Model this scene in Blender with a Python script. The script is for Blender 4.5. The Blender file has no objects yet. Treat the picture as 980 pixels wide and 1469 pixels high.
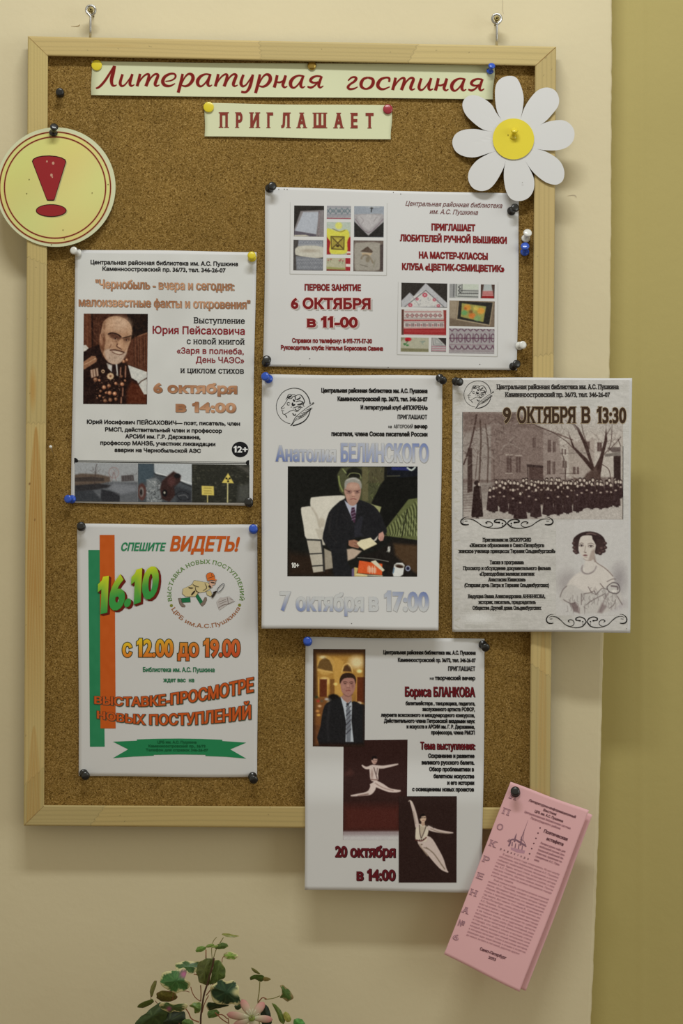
import bpy, math, random
import numpy as np
from mathutils import Vector
from mathutils.geometry import delaunay_2d_cdt

random.seed(7)
NR = np.random.RandomState(11)
C = bpy.context.scene.collection
SC = bpy.context.scene

# ------------------------------------------------------------------ camera
CAM_D = 1.90              # metres from the wall
D0 = 0.025                # cork surface stands this far off the wall
S0 = 0.000815             # metres per photograph pixel on the cork
ZC = 1.55
cam_d = bpy.data.cameras.new('camera')
cam_d.sensor_fit = 'HORIZONTAL'; cam_d.sensor_width = 36
cam_d.lens = 36 * (CAM_D - D0) / (980 * S0)
cam = bpy.data.objects.new('camera', cam_d); C.objects.link(cam)
cam.location = (0, -CAM_D, ZC); cam.rotation_euler = (math.pi / 2, 0, 0)
SC.camera = cam

# ------------------------------------------------------------------ light and exposure
wd = bpy.data.worlds.new('room_light'); SC.world = wd; wd.use_nodes = True
bg = wd.node_tree.nodes['Background']
bg.inputs[0].default_value = (1.0, 0.915, 0.69, 1); bg.inputs[1].default_value = 0.405
ld = bpy.data.lights.new('ceiling_tube', 'AREA'); ld.shape = 'RECTANGLE'
ld.size = 0.8; ld.size_y = 0.14; ld.energy = 14.5; ld.color = (0.97, 1.0, 0.98)
lo = bpy.data.objects.new('ceiling_tube', ld); C.objects.link(lo)
lo.location = (0.0, -1.05, 3.02); lo.rotation_euler = (math.radians(30), 0, 0)
wl = bpy.data.lights.new('right_fill', 'AREA'); wl.shape = 'RECTANGLE'      # added cool fill that brightens the right side, as from an unseen window
wl.size = 1.2; wl.size_y = 1.5; wl.energy = 11; wl.color = (0.93, 1.0, 1.0)
wo = bpy.data.objects.new('right_fill', wl); C.objects.link(wo)
wo.location = (2.3, -1.7, 1.9); wo.rotation_euler = (Vector((0.3, 0, 1.5)) - Vector((2.3, -1.7, 1.9))).to_track_quat('-Z', 'Y').to_euler()
SC.view_settings.view_transform = 'Standard'; SC.view_settings.look = 'None'
SC.view_settings.gamma = 1; SC.view_settings.use_curve_mapping = False
SC.view_settings.exposure = 0.0


def W(px, py, d):
    """a point seen at photograph pixel (px, py) that stands d metres off the wall"""
    s = S0 * (CAM_D - d) / (CAM_D - D0)
    return ((px - 490) * s, -d, ZC + (734.5 - py) * s)


def lin(c):
    c = np.asarray(c, float) / 255.0
    return np.where(c <= 0.04045, c / 12.92, ((c + 0.055) / 1.055) ** 2.4)


# ------------------------------------------------------------------ materials
def new_mat(name, rough=0.6, spec=0.4):
    m = bpy.data.materials.new(name); m.use_nodes = True
    nt = m.node_tree; b = nt.nodes['Principled BSDF']
    b.inputs['Roughness'].default_value = rough
    b.inputs['Specular IOR Level'].default_value = spec
    return m, nt, b


def N(nt, t, **kw):
    n = nt.nodes.new(t)
    for k, v in kw.items():
        if k.startswith('_'):
            setattr(n, k[1:], v)
        else:
            n.inputs[k.replace('__', ' ')].default_value = v
    return n


def flat_mat(name, rgb, rough=0.6, spec=0.4, metal=0.0, noise=0.0, coat=0.0):
    m, nt, b = new_mat(name, rough, spec)
    c = tuple(lin(rgb)) + (1,)
    b.inputs['Metallic'].default_value = metal
    b.inputs['Coat Weight'].default_value = coat
    tc = N(nt, 'ShaderNodeTexCoord'); n = N(nt, 'ShaderNodeTexNoise', Scale=60.0, Detail=3.0)
    nt.links.new(tc.outputs['Object'], n.inputs['Vector'])
    r = N(nt, 'ShaderNodeValToRGB')
    r.color_ramp.elements[0].position = 0.3; r.color_ramp.elements[1].position = 0.7
    r.color_ramp.elements[0].color = tuple(x * (1 - noise) for x in c[:3]) + (1,)
    r.color_ramp.elements[1].color = tuple(min(1, x * (1 + noise)) for x in c[:3]) + (1,)
    nt.links.new(n.outputs['Fac'], r.inputs['Fac']); nt.links.new(r.outputs['Color'], b.inputs['Base Color'])
    return m


def attr_mat(name, rough=0.6, spec=0.3, bump=0.0, bscale=900.0, stretch=(1, 1, 1)):
    m, nt, b = new_mat(name, rough, spec)
    a = N(nt, 'ShaderNodeAttribute', _attribute_name='Col')
    nt.links.new(a.outputs['Color'], b.inputs['Base Color'])
    if bump:
        tc = N(nt, 'ShaderNodeTexCoord'); mp = N(nt, 'ShaderNodeMapping'); mp.inputs['Scale'].default_value = stretch
        n = N(nt, 'ShaderNodeTexNoise', Scale=bscale, Detail=3.0)
        bp = N(nt, 'ShaderNodeBump', Strength=bump, Distance=0.0005)
        nt.links.new(tc.outputs['Object'], mp.inputs[0]); nt.links.new(mp.outputs[0], n.inputs['Vector'])
        nt.links.new(n.outputs['Fac'], bp.inputs['Height']); nt.links.new(bp.outputs[0], b.inputs['Normal'])
    return m


INK = attr_mat('print_ink', 0.6, 0.1)
WOODM = attr_mat('pine_wood', 0.5, 0.35, 0.25, 400)
LEAFM = attr_mat('leaf_skin', 0.42, 0.4, 0.15, 250)
PETALM = attr_mat('petal_cloth', 0.7, 0.2, 0.15, 500)


def paper_mat(name, rgb, var=0.03):
    m, nt, b = new_mat(name, 0.62, 0.25)
    tc = N(nt, 'ShaderNodeTexCoord'); n = N(nt, 'ShaderNodeTexNoise', Scale=9.0, Detail=4.0)
    nt.links.new(tc.outputs['Object'], n.inputs['Vector'])
    r = N(nt, 'ShaderNodeValToRGB'); c = lin(rgb)
    r.color_ramp.elements[0].position = 0.3; r.color_ramp.elements[1].position = 0.7
    r.color_ramp.elements[0].color = tuple(c * (1 - var)) + (1,); r.color_ramp.elements[1].color = tuple(np.minimum(1, c * (1 + var))) + (1,)
    nt.links.new(n.outputs['Fac'], r.inputs['Fac']); nt.links.new(r.outputs['Color'], b.inputs['Base Color'])
    return m


PAPER_ALB = 0.71
WHITE = paper_mat('white_copy_paper', (219, 219, 222), 0.012)
CREAM = paper_mat('pale_green_paper', (214, 217, 182), 0.03)
PINK = paper_mat('pink_copy_paper', (238, 187, 194), 0.02)
BADGEP = paper_mat('yellow_badge_paper', (232, 228, 150), 0.03)


def wall_mat(name, rgb, rough=0.7, bump=0.35):
    m, nt, b = new_mat(name, rough, 0.25)
    tc = N(nt, 'ShaderNodeTexCoord')
    n1 = N(nt, 'ShaderNodeTexNoise', Scale=3.0, Detail=5.0); n2 = N(nt, 'ShaderNodeTexNoise', Scale=120.0, Detail=4.0)
    for n in (n1, n2): nt.links.new(tc.outputs['Object'], n.inputs['Vector'])
    r = N(nt, 'ShaderNodeValToRGB'); c = lin(rgb)
    r.color_ramp.elements[0].position = 0.3; r.color_ramp.elements[1].position = 0.7
    r.color_ramp.elements[0].color = tuple(c * 0.96) + (1,); r.color_ramp.elements[1].color = tuple(np.minimum(1, c * 1.03)) + (1,)
    nt.links.new(n1.outputs['Fac'], r.inputs['Fac']); nt.links.new(r.outputs['Color'], b.inputs['Base Color'])
    add = N(nt, 'ShaderNodeMath', _operation='MULTIPLY_ADD'); add.inputs[1].default_value = 0.3
    n3 = N(nt, 'ShaderNodeTexNoise', Scale=14.0, Detail=2.0); nt.links.new(tc.outputs['Object'], n3.inputs['Vector'])
    nt.links.new(n2.outputs['Fac'], add.inputs[0]); nt.links.new(n3.outputs['Fac'], add.inputs[2])
    bp = N(nt, 'ShaderNodeBump', Strength=bump, Distance=0.0025)
    nt.links.new(add.outputs[0], bp.inputs['Height']); nt.links.new(bp.outputs[0], b.inputs['Normal'])
    return m


CREAMWALL = wall_mat('cream_wall_paint', (221, 209, 176))
OLIVEWALL = wall_mat('olive_wall_paint', (184, 170, 110))
FLOORM = wall_mat('floor_linoleum', (120, 96, 70), 0.4, 0.1)


def cork_mat():
    m, nt, b = new_mat('cork', 0.9, 0.1)
    tc = N(nt, 'ShaderNodeTexCoord')
    v = N(nt, 'ShaderNodeTexVoronoi', Scale=900.0, Randomness=1.0)
    v2 = N(nt, 'ShaderNodeTexVoronoi', Scale=800.0, Randomness=1.0)
    n = N(nt, 'ShaderNodeTexNoise', Scale=800.0, Detail=4.0, Roughness=0.7)
    n2 = N(nt, 'ShaderNodeTexNoise', Scale=25.0, Detail=4.0)
    for x in (v, v2, n, n2): nt.links.new(tc.outputs['Object'], x.inputs['Vector'])
    sp = N(nt, 'ShaderNodeSeparateColor'); nt.links.new(v.outputs['Color'], sp.inputs[0])
    sp2 = N(nt, 'ShaderNodeSeparateColor'); nt.links.new(v2.outputs['Color'], sp2.inputs[0])
    r = N(nt, 'ShaderNodeValToRGB'); cr = r.color_ramp
    stops = [(0.16, (92, 67, 26)), (0.36, (125, 97, 47)), (0.5, (142, 112, 59)), (0.66, (158, 127, 72)), (0.84, (188, 158, 102))]
    while len(cr.elements) < len(stops): cr.elements.new(0.5)
    for e, (p, c) in zip(cr.elements, stops): e.position = p; e.color = tuple(lin(c)) + (1,)
    mx = N(nt, 'ShaderNodeMath', _operation='MULTIPLY_ADD'); mx.inputs[1].default_value = 0.45
    hf = N(nt, 'ShaderNodeMath', _operation='MULTIPLY'); hf.inputs[1].default_value = 0.55
    nt.links.new(n.outputs['Fac'], hf.inputs[0])
    nt.links.new(sp.outputs[0], mx.inputs[0]); nt.links.new(hf.outputs[0], mx.inputs[2]); nt.links.new(mx.outputs[0], r.inputs['Fac'])
    # dark bark specks and rare pale chips
    r2 = N(nt, 'ShaderNodeValToRGB'); c2 = r2.color_ramp
    c2.elements[0].position = 0.0; c2.elements[0].color = (0.45, 0.40, 0.36, 1)
    c2.elements[1].position = 0.10; c2.elements[1].color = (1, 1, 1, 1)
    e = c2.elements.new(0.045); e.color = (0.6, 0.56, 0.52, 1)
    e = c2.elements.new(0.965); e.color = (1, 1, 1, 1)
    e = c2.elements.new(0.975); e.color = (1.35, 1.4, 1.5, 1)
    nt.links.new(sp2.outputs[1], r2.inputs['Fac'])
    mul = N(nt, 'ShaderNodeMix', _data_type='RGBA', _blend_type='MULTIPLY'); mul.inputs[0].default_value = 1.0
    nt.links.new(r.outputs['Color'], mul.inputs[6]); nt.links.new(r2.outputs['Color'], mul.inputs[7])
    mr = N(nt, 'ShaderNodeMapRange'); mr.inputs[1].default_value = 0.3; mr.inputs[2].default_value = 0.7
    mr.inputs[3].default_value = 0.90; mr.inputs[4].default_value = 1.08
    nt.links.new(n2.outputs['Fac'], mr.inputs[0])
    mul2 = N(nt, 'ShaderNodeMix', _data_type='RGBA', _blend_type='MULTIPLY'); mul2.inputs[0].default_value = 1.0
    nt.links.new(mul.outputs[2], mul2.inputs[6]); nt.links.new(mr.outputs[0], mul2.inputs[7])
    nt.links.new(mul2.outputs[2], b.inputs['Base Color'])
    bp = N(nt, 'ShaderNodeBump', Strength=0.9, Distance=0.0012)
    nt.links.new(mx.outputs[0], bp.inputs['Height']); nt.links.new(bp.outputs[0], b.inputs['Normal'])
    return m


CORK = cork_mat()
PLASTIC = {
    'black': flat_mat('black_plastic', (26, 26, 28), 0.28, 0.6, coat=0.3),
    'blue': flat_mat('blue_plastic', (38, 84, 196), 0.28, 0.6, coat=0.3),
    'white': flat_mat('white_plastic', (228, 228, 226), 0.28, 0.6, coat=0.3),
    'yellow': flat_mat('yellow_plastic', (226, 206, 40), 0.3, 0.6, coat=0.3),
    'red': flat_mat('dark_red_plastic', (160, 40, 58), 0.3, 0.6, coat=0.3)}
BRASS = flat_mat('brass', (190, 160, 84), 0.28, 0.5, metal=0.9)
STEEL = flat_mat('zinc_steel', (196, 196, 198), 0.25, 0.5, metal=1.0)
PLUG = flat_mat('screw_brass', (134, 118, 70), 0.35, 0.5, metal=0.85)
DARK = flat_mat('dark_gap', (40, 34, 26), 0.9, 0.1)


# ------------------------------------------------------------------ mesh helpers
def link(name, me, mat, parent=None):
    o = bpy.data.objects.new(name, me); C.objects.link(o)
    if mat is not None: me.materials.append(mat)
    if parent is not None: o.parent = parent
    return o


def mesh(name, verts, faces, mat, parent=None, cols=None, smooth=False):
    me = bpy.data.meshes.new(name)
    me.from_pydata([tuple(map(float, v)) for v in verts], [], faces)
    if cols is not None:
        a = me.color_attributes.new('Col', 'FLOAT_COLOR', 'POINT')
        cc = np.ones((len(verts), 4), np.float32); cc[:, :3] = np.asarray(cols, np.float32)
        a.data.foreach_set('color', cc.ravel())
    if smooth: me.polygons.foreach_set('use_smooth', [True] * len(me.polygons))
    me.update()
    return link(name, me, mat, parent)


def grid_mesh(name, P, mat, parent=None, cols=None, smooth=True):
    """P: (rows, cols, 3) points"""
    h, w, _ = P.shape
    me = bpy.data.meshes.new(name)
    nf = (h - 1) * (w - 1)
    me.vertices.add(h * w); me.vertices.foreach_set('co', P.astype(np.float32).ravel())
    i = np.arange(h * w).reshape(h, w)
    q = np.stack([i[:-1, :-1], i[1:, :-1], i[1:, 1:], i[:-1, 1:]], -1).reshape(-1)
    me.loops.add(nf * 4); me.loops.foreach_set('vertex_index', q.astype(np.int32))
    me.polygons.add(nf); me.polygons.foreach_set('loop_start', np.arange(0, nf * 4, 4, dtype=np.int32))
    me.polygons.foreach_set('loop_total', np.full(nf, 4, np.int32))
    if smooth: me.polygons.foreach_set('use_smooth', np.ones(nf, bool))
    me.update(calc_edges=True); me.validate()
    if cols is not None:
        a = me.color_attributes.new('Col', 'FLOAT_COLOR', 'POINT')
        cc = np.ones((h * w, 4), np.float32); cc[:, :3] = np.asarray(cols, np.float32).reshape(-1, 3)
        a.data.foreach_set('color', cc.ravel())
    return link(name, me, mat, parent)


def Wn(px, py, d):
    s = S0 * (CAM_D - d) / (CAM_D - D0)
    return np.stack([(px - 490) * s, -d + 0 * px, ZC + (734.5 - py) * s], -1)


def empty(name, loc):
    o = bpy.data.objects.new(name, None); o.location = loc; C.objects.link(o)
    o.empty_display_size = 0.01
    return o


def tag(o, label=None, cat=None, group=None, kind=None):
    if label: o['label'] = label
    if cat: o['category'] = cat
    if group: o['group'] = group
    if kind: o['kind'] = kind
    return o


def adopt(child, parent):
    """keep the child's mesh where it is (mesh data is in world space)"""
    child.parent = parent
    child.matrix_parent_inverse = parent.matrix_world.inverted()


def at_root(o, root):
    """parent without moving: meshes are built in world space, roots are empties that only translate"""
    o.parent = root
    o.location = Vector(o.location) - Vector(root.location)


def rev(profile, segs, origin, axis, flip=False):
    """surface of revolution: profile [(r, h)], axis direction"""
    a = Vector(axis).normalized()
    u = a.orthogonal().normalized(); v = a.cross(u)
    vs = []; fs = []
    for (r, h) in profile:
        for k in range(segs):
            t = 2 * math.pi * k / segs
            vs.append(Vector(origin) + a * h + (u * math.cos(t) + v * math.sin(t)) * r)
    n = len(profile)
    for i in range(n - 1):
        for k in range(segs):
            k2 = (k + 1) % segs
            fs.append((i * segs + k, i * segs + k2, (i + 1) * segs + k2, (i + 1) * segs + k))
    fs.append(tuple(reversed(range(segs)))); fs.append(tuple((n - 1) * segs + k for k in range(segs)))
    return vs, fs


def tube(points, radii, segs=8):
    pts = [Vector(p) for p in points]; vs = []; fs = []
    prev = None
    for i, p in enumerate(pts):
        t = (pts[min(i + 1, len(pts) - 1)] - pts[max(i - 1, 0)]).normalized()
        u = t.orthogonal().normalized() if prev is None else (prev - t * prev.dot(t)).normalized()
        prev = u; v = t.cross(u)
        for k in range(segs):
            a = 2 * math.pi * k / segs
            vs.append(p + (u * math.cos(a) + v * math.sin(a)) * radii[i])
    for i in range(len(pts) - 1):
        for k in range(segs):
            k2 = (k + 1) % segs
            fs.append((i * segs + k, i * segs + k2, (i + 1) * segs + k2, (i + 1) * segs + k))
    fs.append(tuple(reversed(range(segs)))); fs.append(tuple((len(pts) - 1) * segs + k for k in range(segs)))
    return vs, fs


def catmull(pts, n=5, closed=False):
    P = np.asarray(pts, float)
    if len(P) < 3: return P
    out = []
    m = len(P)
    rng = range(m if closed else m - 1)
    for i in rng:
        g = (lambda k: P[k % m]) if closed else (lambda k: P[min(max(k, 0), m - 1)])
        p0, p1, p2, p3 = g(i - 1), g(i), g(i + 1), g(i + 2)
        for t in np.linspace(0, 1, n, endpoint=False):
            out.append(0.5 * ((2 * p1) + (-p0 + p2) * t + (2 * p0 - 5 * p1 + 4 * p2 - p3) * t * t + (-p0 + 3 * p1 - 3 * p2 + p3) * t ** 3))
    if not closed: out.append(P[-1])
    return np.array(out)


# ------------------------------------------------------------------ type: outlines of the built-in font, refilled here
_gc = {}


def _contours(body, res):
    cu = bpy.data.curves.new('type', 'FONT'); cu.body = body; cu.size = 1.0
    o = bpy.data.objects.new('type', cu); C.objects.link(o)
    dg = bpy.context.evaluated_depsgraph_get()
    c = o.evaluated_get(dg).to_curve(dg)
    out = []
    for s in c.splines:
        pts = []
        if s.type == 'BEZIER':
            bp = s.bezier_points; n = len(bp)
            for i in range(n):
                a, b = bp[i], bp[(i + 1) % n]
                p0, p1, p2, p3 = [np.array(v[:2]) for v in (a.co, a.handle_right, b.handle_left, b.co)]
                st = abs(np.cross(p3 - p0, p1 - p0)) + abs(np.cross(p3 - p0, p2 - p0)) < 1e-5
                m = 1 if st else res
                for k in range(m):
                    t = k / m
                    pts.append((1 - t) ** 3 * p0 + 3 * (1 - t) ** 2 * t * p1 + 3 * (1 - t) * t * t * p2 + t ** 3 * p3)
        else:
            pts = [np.array(p.co[:2]) for p in s.points]
        q = []
        for p in pts:
            if not q or np.hypot(*(p - q[-1])) > 1e-4: q.append(p)
        if len(q) > 1 and np.hypot(*(q[0] - q[-1])) < 1e-4: q.pop()
        if len(q) > 2: out.append(np.array(q))
    bpy.data.objects.remove(o); bpy.data.curves.remove(cu)
    return out


def area2(c):
    x, y = c[:, 0], c[:, 1]
    return float(np.sum(x * np.roll(y, -1) - y * np.roll(x, -1)))


def _init_glyphs(chars):
    bar = _contours('|', 1)[0]; lsb = bar[:, 0].min()
    _gc['sgn'] = 1 if area2(bar) > 0 else -1
    for ch in chars:
        cs = _contours(ch + '|', 4)
        adv = cs[-1][:, 0].min() - lsb
        cs = cs[:-1]
        if cs:                      # make every glyph's ink contours run the same way round
            big = max(cs, key=lambda c: abs(area2(c)))
            if (area2(big) > 0) != (_gc['sgn'] > 0): cs = [c[::-1] for c in cs]
        _gc[ch] = (cs, adv)
    one = np.array([(0.15, 0), (0.27, 0), (0.27, 0.728), (0.17, 0.728), (0.14, 0.665), (0.03, 0.60), (0.03, 0.515), (0.15, 0.565)])
    if (area2(one) > 0) != (_gc['sgn'] > 0): one = one[::-1]
    _gc['1'] = ([one], 0.37)
    h = np.concatenate(_gc['Н'][0]); _gc['cap'] = h[:, 1].max()
    h = np.concatenate(_gc['н'][0]); _gc['xh'] = h[:, 1].max()


def offset_contour(c, w):
    """grow the ink by w; hole contours run the other way and shrink"""
    if abs(w) < 1e-6: return c
    e = np.roll(c, -1, 0) - c; L = np.hypot(e[:, 0], e[:, 1])[:, None]; e = e / np.maximum(L, 1e-9)
    n = np.stack([e[:, 1], -e[:, 0]], 1) * _gc['sgn']
    npv = np.roll(n, 1, 0); b = n + npv
    bl = np.maximum(np.sum(b * n, 1)[:, None], 0.35)
    return c + b / bl * w


def fill(contours):
    vs = []; es = []
    for c in contours:
        k = len(vs); m = len(c)
        vs += [Vector((float(p[0]), float(p[1]))) for p in c]
        es += [(k + i, k + (i + 1) % m) for i in range(m)]
    if not vs: return np.zeros((0, 2)), []
    r = delaunay_2d_cdt(vs, es, [], 0, 1e-5)
    V = np.array([(v.x, v.y) for v in r[0]]); F = [tuple(f) for f in r[2]]
    if not F: return V, []
    T = np.array([V[list(f)].mean(0) for f in F])
    wn = np.zeros(len(T), int)
    for c in contours:
        a = c; b = np.roll(c, -1, 0)
        ay, by = a[:, 1][None], b[:, 1][None]; py = T[:, 1][:, None]; px = T[:, 0][:, None]
        cr = (b[:, 0] - a[:, 0])[None] * (py - ay) - (px - a[:, 0][None]) * (by - ay)
        wn += np.sum((ay <= py) & (by > py) & (cr > 0), 1) - np.sum((ay > py) & (by <= py) & (cr < 0), 1)
    return V, [f for f, w_ in zip(F, wn) if w_ != 0]


_fc = {}


def glyph_fill(ch, sx, sy, w, serif):
    key = (ch, round(sx, 2), round(sy, 2), round(w, 2), round(serif, 2))
    if key in _fc: return _fc[key]
    cs = _gc[ch][0]; out = []
    cap, xh = _gc['cap'], _gc['xh']
    for c in cs:
        c2 = c * np.array([sx, sy]); out.append(offset_contour(c2, w))
        if serif > 0 and ch.isalnum():
            m = len(c); t = serif * 0.62 + w * 0.4
            def add(xa, xb, y, top):
                yy = y * sy
                lo, hi = (yy - w, yy - w + t) if not top else (yy + w - t, yy + w)
                R = np.array([(xa, lo), (xb, lo), (xb, hi), (xa, hi)])
                if (area2(R) > 0) != (_gc['sgn'] > 0): R = R[::-1]
                out.append(R)
            for i in range(m):
                a, b = c[i], c[(i + 1) % m]
                if abs(a[1] - b[1]) < 0.004 and 0.03 < abs(a[0] - b[0]) < 0.17:
                    y = (a[1] + b[1]) / 2; top = min(abs(y - cap), abs(y - xh)) < 0.03
                    if abs(y) < 0.02 or top:
                        x0, x1 = sorted((a[0] * sx, b[0] * sx)); add(x0 - w - serif, x1 + w + serif, y, top)
                elif abs(a[0] - b[0]) < 0.004 and abs(a[1] - b[1]) > 0.2:
                    nx = (1 if b[1] > a[1] else -1) * _gc['sgn']
                    for y in (a[1], b[1]):
                        top = min(abs(y - cap), abs(y - xh)) < 0.02
                        if abs(y) < 0.02 or top:
                            x = a[0] * sx; add(min(x, x + nx * (w + serif)), max(x, x + nx * (w + serif)), y, top)
    r = fill(out); _fc[key] = r
    return r


def layout(text, x0, x1, cap, w=0.0, serif=0.0, track=0.0, sx=None):
    """-> verts (x right, y up, baseline 0) between x0 and x1, faces"""
    sy = cap / _gc['cap']
    adv = [(_gc[ch][1] if ch in _gc else 0.3) + track for ch in text]
    tot = sum(adv) - track
    first = _gc[text[0]][0]; last = _gc[text[-1]][0]
    l0 = min(c[:, 0].min() for c in first) if first else 0
    r0 = (adv[-1] - track - max(c[:, 0].max() for c in last)) if last else 0
    if sx is None: sx = (x1 - x0 - 2 * w) / (tot - l0 - r0)
    x = x0 + w - l0 * sx
    V = []; F = []; k = 0
    for ch, a in zip(text, adv):
        if _gc[ch][0]:
            v, f = glyph_fill(ch, sx, sy, w, serif)
            V.append(v + np.array([x, 0])); F += [tuple(i + k for i in ff) for ff in f]; k += len(v)
        x += a * sx
    return np.concatenate(V), F


def poly_fill(pts):
    P = np.asarray(pts, float)
    if (area2(P) > 0) != (_gc['sgn'] > 0): P = P[::-1]
    return fill([P])


def ribbon(pts, n=5, closed=False, smooth=True):
    """pts [(x, y, width)] -> quads"""
    P = catmull(pts, n, closed) if smooth else np.asarray(pts, float)
    if len(P) == 2:
        t = np.linspace(0, 1, max(2, int(np.hypot(*(P[1] - P[0])[:2]) / 6) + 2))[:, None]; P = P[0] * (1 - t) + P[1] * t
    xy = P[:, :2]; w = P[:, 2] / 2
    if closed:
        t = np.roll(xy, -1, 0) - np.roll(xy, 1, 0)
    else:
        t = np.gradient(xy, axis=0)
    t /= np.maximum(np.hypot(t[:, 0], t[:, 1])[:, None], 1e-9)
    nn = np.stack([-t[:, 1], t[:, 0]], 1)
    V = np.concatenate([xy + nn * w[:, None], xy - nn * w[:, None]]); m = len(P)
    F = [(i, i + 1, m + i + 1, m + i) for i in range(m - 1)]
    if closed: F.append((m - 1, 0, m, 2 * m - 1))
    return V, F
# ------------------------------------------------------------------ a printed sheet
_init_glyphs('абвгдежзийклмнопрстуфхцчшщъыьэюяАБВГДЕЖЗИЙКЛМНОПРСТУФХЦЧШЩЪЫЬЭЮЯ0123456789 .,:;-—+!"«»()/№')
LAYER = 0.0001


def black(*_): return (30, 28, 28)


class Sheet:
    def __init__(s, name, label, cat, group, quad, depth, mat, pw=(197, 195, 192), slope=0.0, sheetname='sheet', alb=PAPER_ALB):
        s.quad = [np.array(q, float) for q in quad]; s.depth = depth; s.slope = slope
        s.pw = lin(pw); s.alb = alb; s.layer = 1
        cx, cy = np.mean(s.quad, 0)
        s.root = empty(name, W(cx, s.quad[0][1], float(depth(np.array([cx]), np.array([s.quad[0][1]]))[0])))
        tag(s.root, label, cat, group)
        if mat is not None: s.make_sheet(mat, sheetname)

    def make_sheet(s, mat, nm, nu=48, nv=64, thick=0.00022):
        u, v = np.meshgrid(np.linspace(0, 1, nu), np.linspace(0, 1, nv))
        A, B, Cq, D = s.quad
        p = (A * ((1 - u) * (1 - v))[..., None] + B * (u * (1 - v))[..., None] + Cq * (u * v)[..., None] + D * ((1 - u) * v)[..., None])
        # hand-cut, slightly wavy outline
        p[..., 1] += 0.5 * np.sin(u * 7 + A[0]) * (1 - v) + 0.5 * np.sin(u * 6 + A[1]) * v
        p[..., 0] += 0.5 * np.sin(v * 6 + A[1]) * (1 - u) + 0.6 * np.sin(v * 7 + A[0]) * u
        d = s.depth(p[..., 0], p[..., 1])
        F = Wn(p[..., 0], p[..., 1], d); K = Wn(p[..., 0], p[..., 1], d - thick)
        n = nu * nv; vs = np.concatenate([F.reshape(-1, 3), K.reshape(-1, 3)])
        fs = []
        for j in range(nv - 1):
            for i in range(nu - 1):
                a = j * nu + i
                fs.append((a, a + nu, a + nu + 1, a + 1)); fs.append((n + a, n + a + 1, n + a + nu + 1, n + a + nu))
        for i in range(nu - 1):
            fs.append((i, i + 1, n + i + 1, n + i)); a = (nv - 1) * nu + i; fs.append((a + 1, a, n + a, n + a + 1))
        for j in range(nv - 1):
            a = j * nu; fs.append((a + nu, a, n + a, n + a + nu)); a = j * nu + nu - 1; fs.append((a, a + nu, n + a + nu, n + a))
        o = mesh(nm, vs, fs, mat, smooth=False); o.data.polygons.foreach_set('use_smooth', [i < 2 * (nu - 1) * (nv - 1) for i in range(len(fs))])
        at_root(o, s.root); s.sheet = o
        return o

    def alb_of(s, col):
        return np.clip(s.alb * lin(col) / s.pw, 0.004, 0.92)

    def emit(s, V, F, color, name, layer=None, label=None, direct=False):
        """V in photograph pixels; color rgb or function(x, y) -> rgb arrays"""
        if not len(F): return None
        L = (layer or 1) * LAYER
        d = s.depth(V[:, 0], V[:, 1]) + L
        P = Wn(V[:, 0], V[:, 1], d)
        c = color(V[:, 0], V[:, 1]) if callable(color) else np.tile(np.array(color, float), (len(V), 1))
        c = s.alb_of(c)
        o = mesh(name, P, F, INK, cols=c); at_root(o, s.root)
        if label: o['label'] = label
        return o

    def text(s, t, x0, x1, y, cap, color=(30, 28, 28), w=0.0, serif=0.0, shear=0.0, slope=None, name='text_line', layer=2,
             track=0.0, xf=None, shadow=None, outline=None):
        V, F = layout(t, 0, x1 - x0, cap, w, serif, track)
        sl = s.slope if slope is None else slope

        def place(V, dx=0, dy=0):
            X = V[:, 0] + shear * V[:, 1]; Y = V[:, 1]
            if xf: X, Y = xf(x0 + X, y - Y); return np.stack([X + dx, Y + dy], 1)
            X = x0 + X
            return np.stack([X + dx, y - Y + sl * (X - (x0 + x1) / 2) + dy], 1)
        if shadow:
            dx, dy, sc = shadow
            s.emit(place(V, dx, dy), F, sc, name + '_shadow' if False else name, layer)
        if outline:
            ow, oc = outline
            V2, F2 = layout(t, -ow, x1 - x0 + ow, cap, w + ow, serif, track)
            s.emit(place(V2), F2, oc, name, layer + 1)
        return s.emit(place(V), F, color, name, layer + 2)

    def poly(s, pts, color, name='printed_shape', layer=1, label=None):
        V, F = poly_fill(pts); return s.emit(V, F, color, name, layer, label)

    def strokes(s, lst, color, name='line_drawing', layer=2, xf=None, label=None, n=5):
        VV = []; FF = []; k = 0
        for st in lst:
            closed = False
            if isinstance(st, tuple) and st[0] == 'c': closed = True; st = st[1]
            V, F = ribbon(st, n, closed)
            VV.append(V); FF += [tuple(i + k for i in f) for f in F]; k += len(V)
        V = np.concatenate(VV)
        if xf: X, Y = xf(V[:, 0], V[:, 1]); V = np.stack([X, Y], 1)
        return s.emit(V, FF, color, name, layer, label)

    def image(s, img, name='printed_photo', layer=1, label=None, blur=0.5):
        """img: Img painted in photograph pixels"""
        X, Y = img.X, img.Y
        if blur: img.blur(blur)
        d = s.depth(X, Y) + layer * LAYER
        P = Wn(X, Y + s.slope * (X - img.x0) * 0 , d)
        col = s.alb * lin(np.clip(img.a, 0, 255)) / s.pw
        o = grid_mesh(name, P, INK, cols=np.clip(col, 0.004, 0.92)); at_root(o, s.root)
        if label: o['label'] = label
        return o


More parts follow.
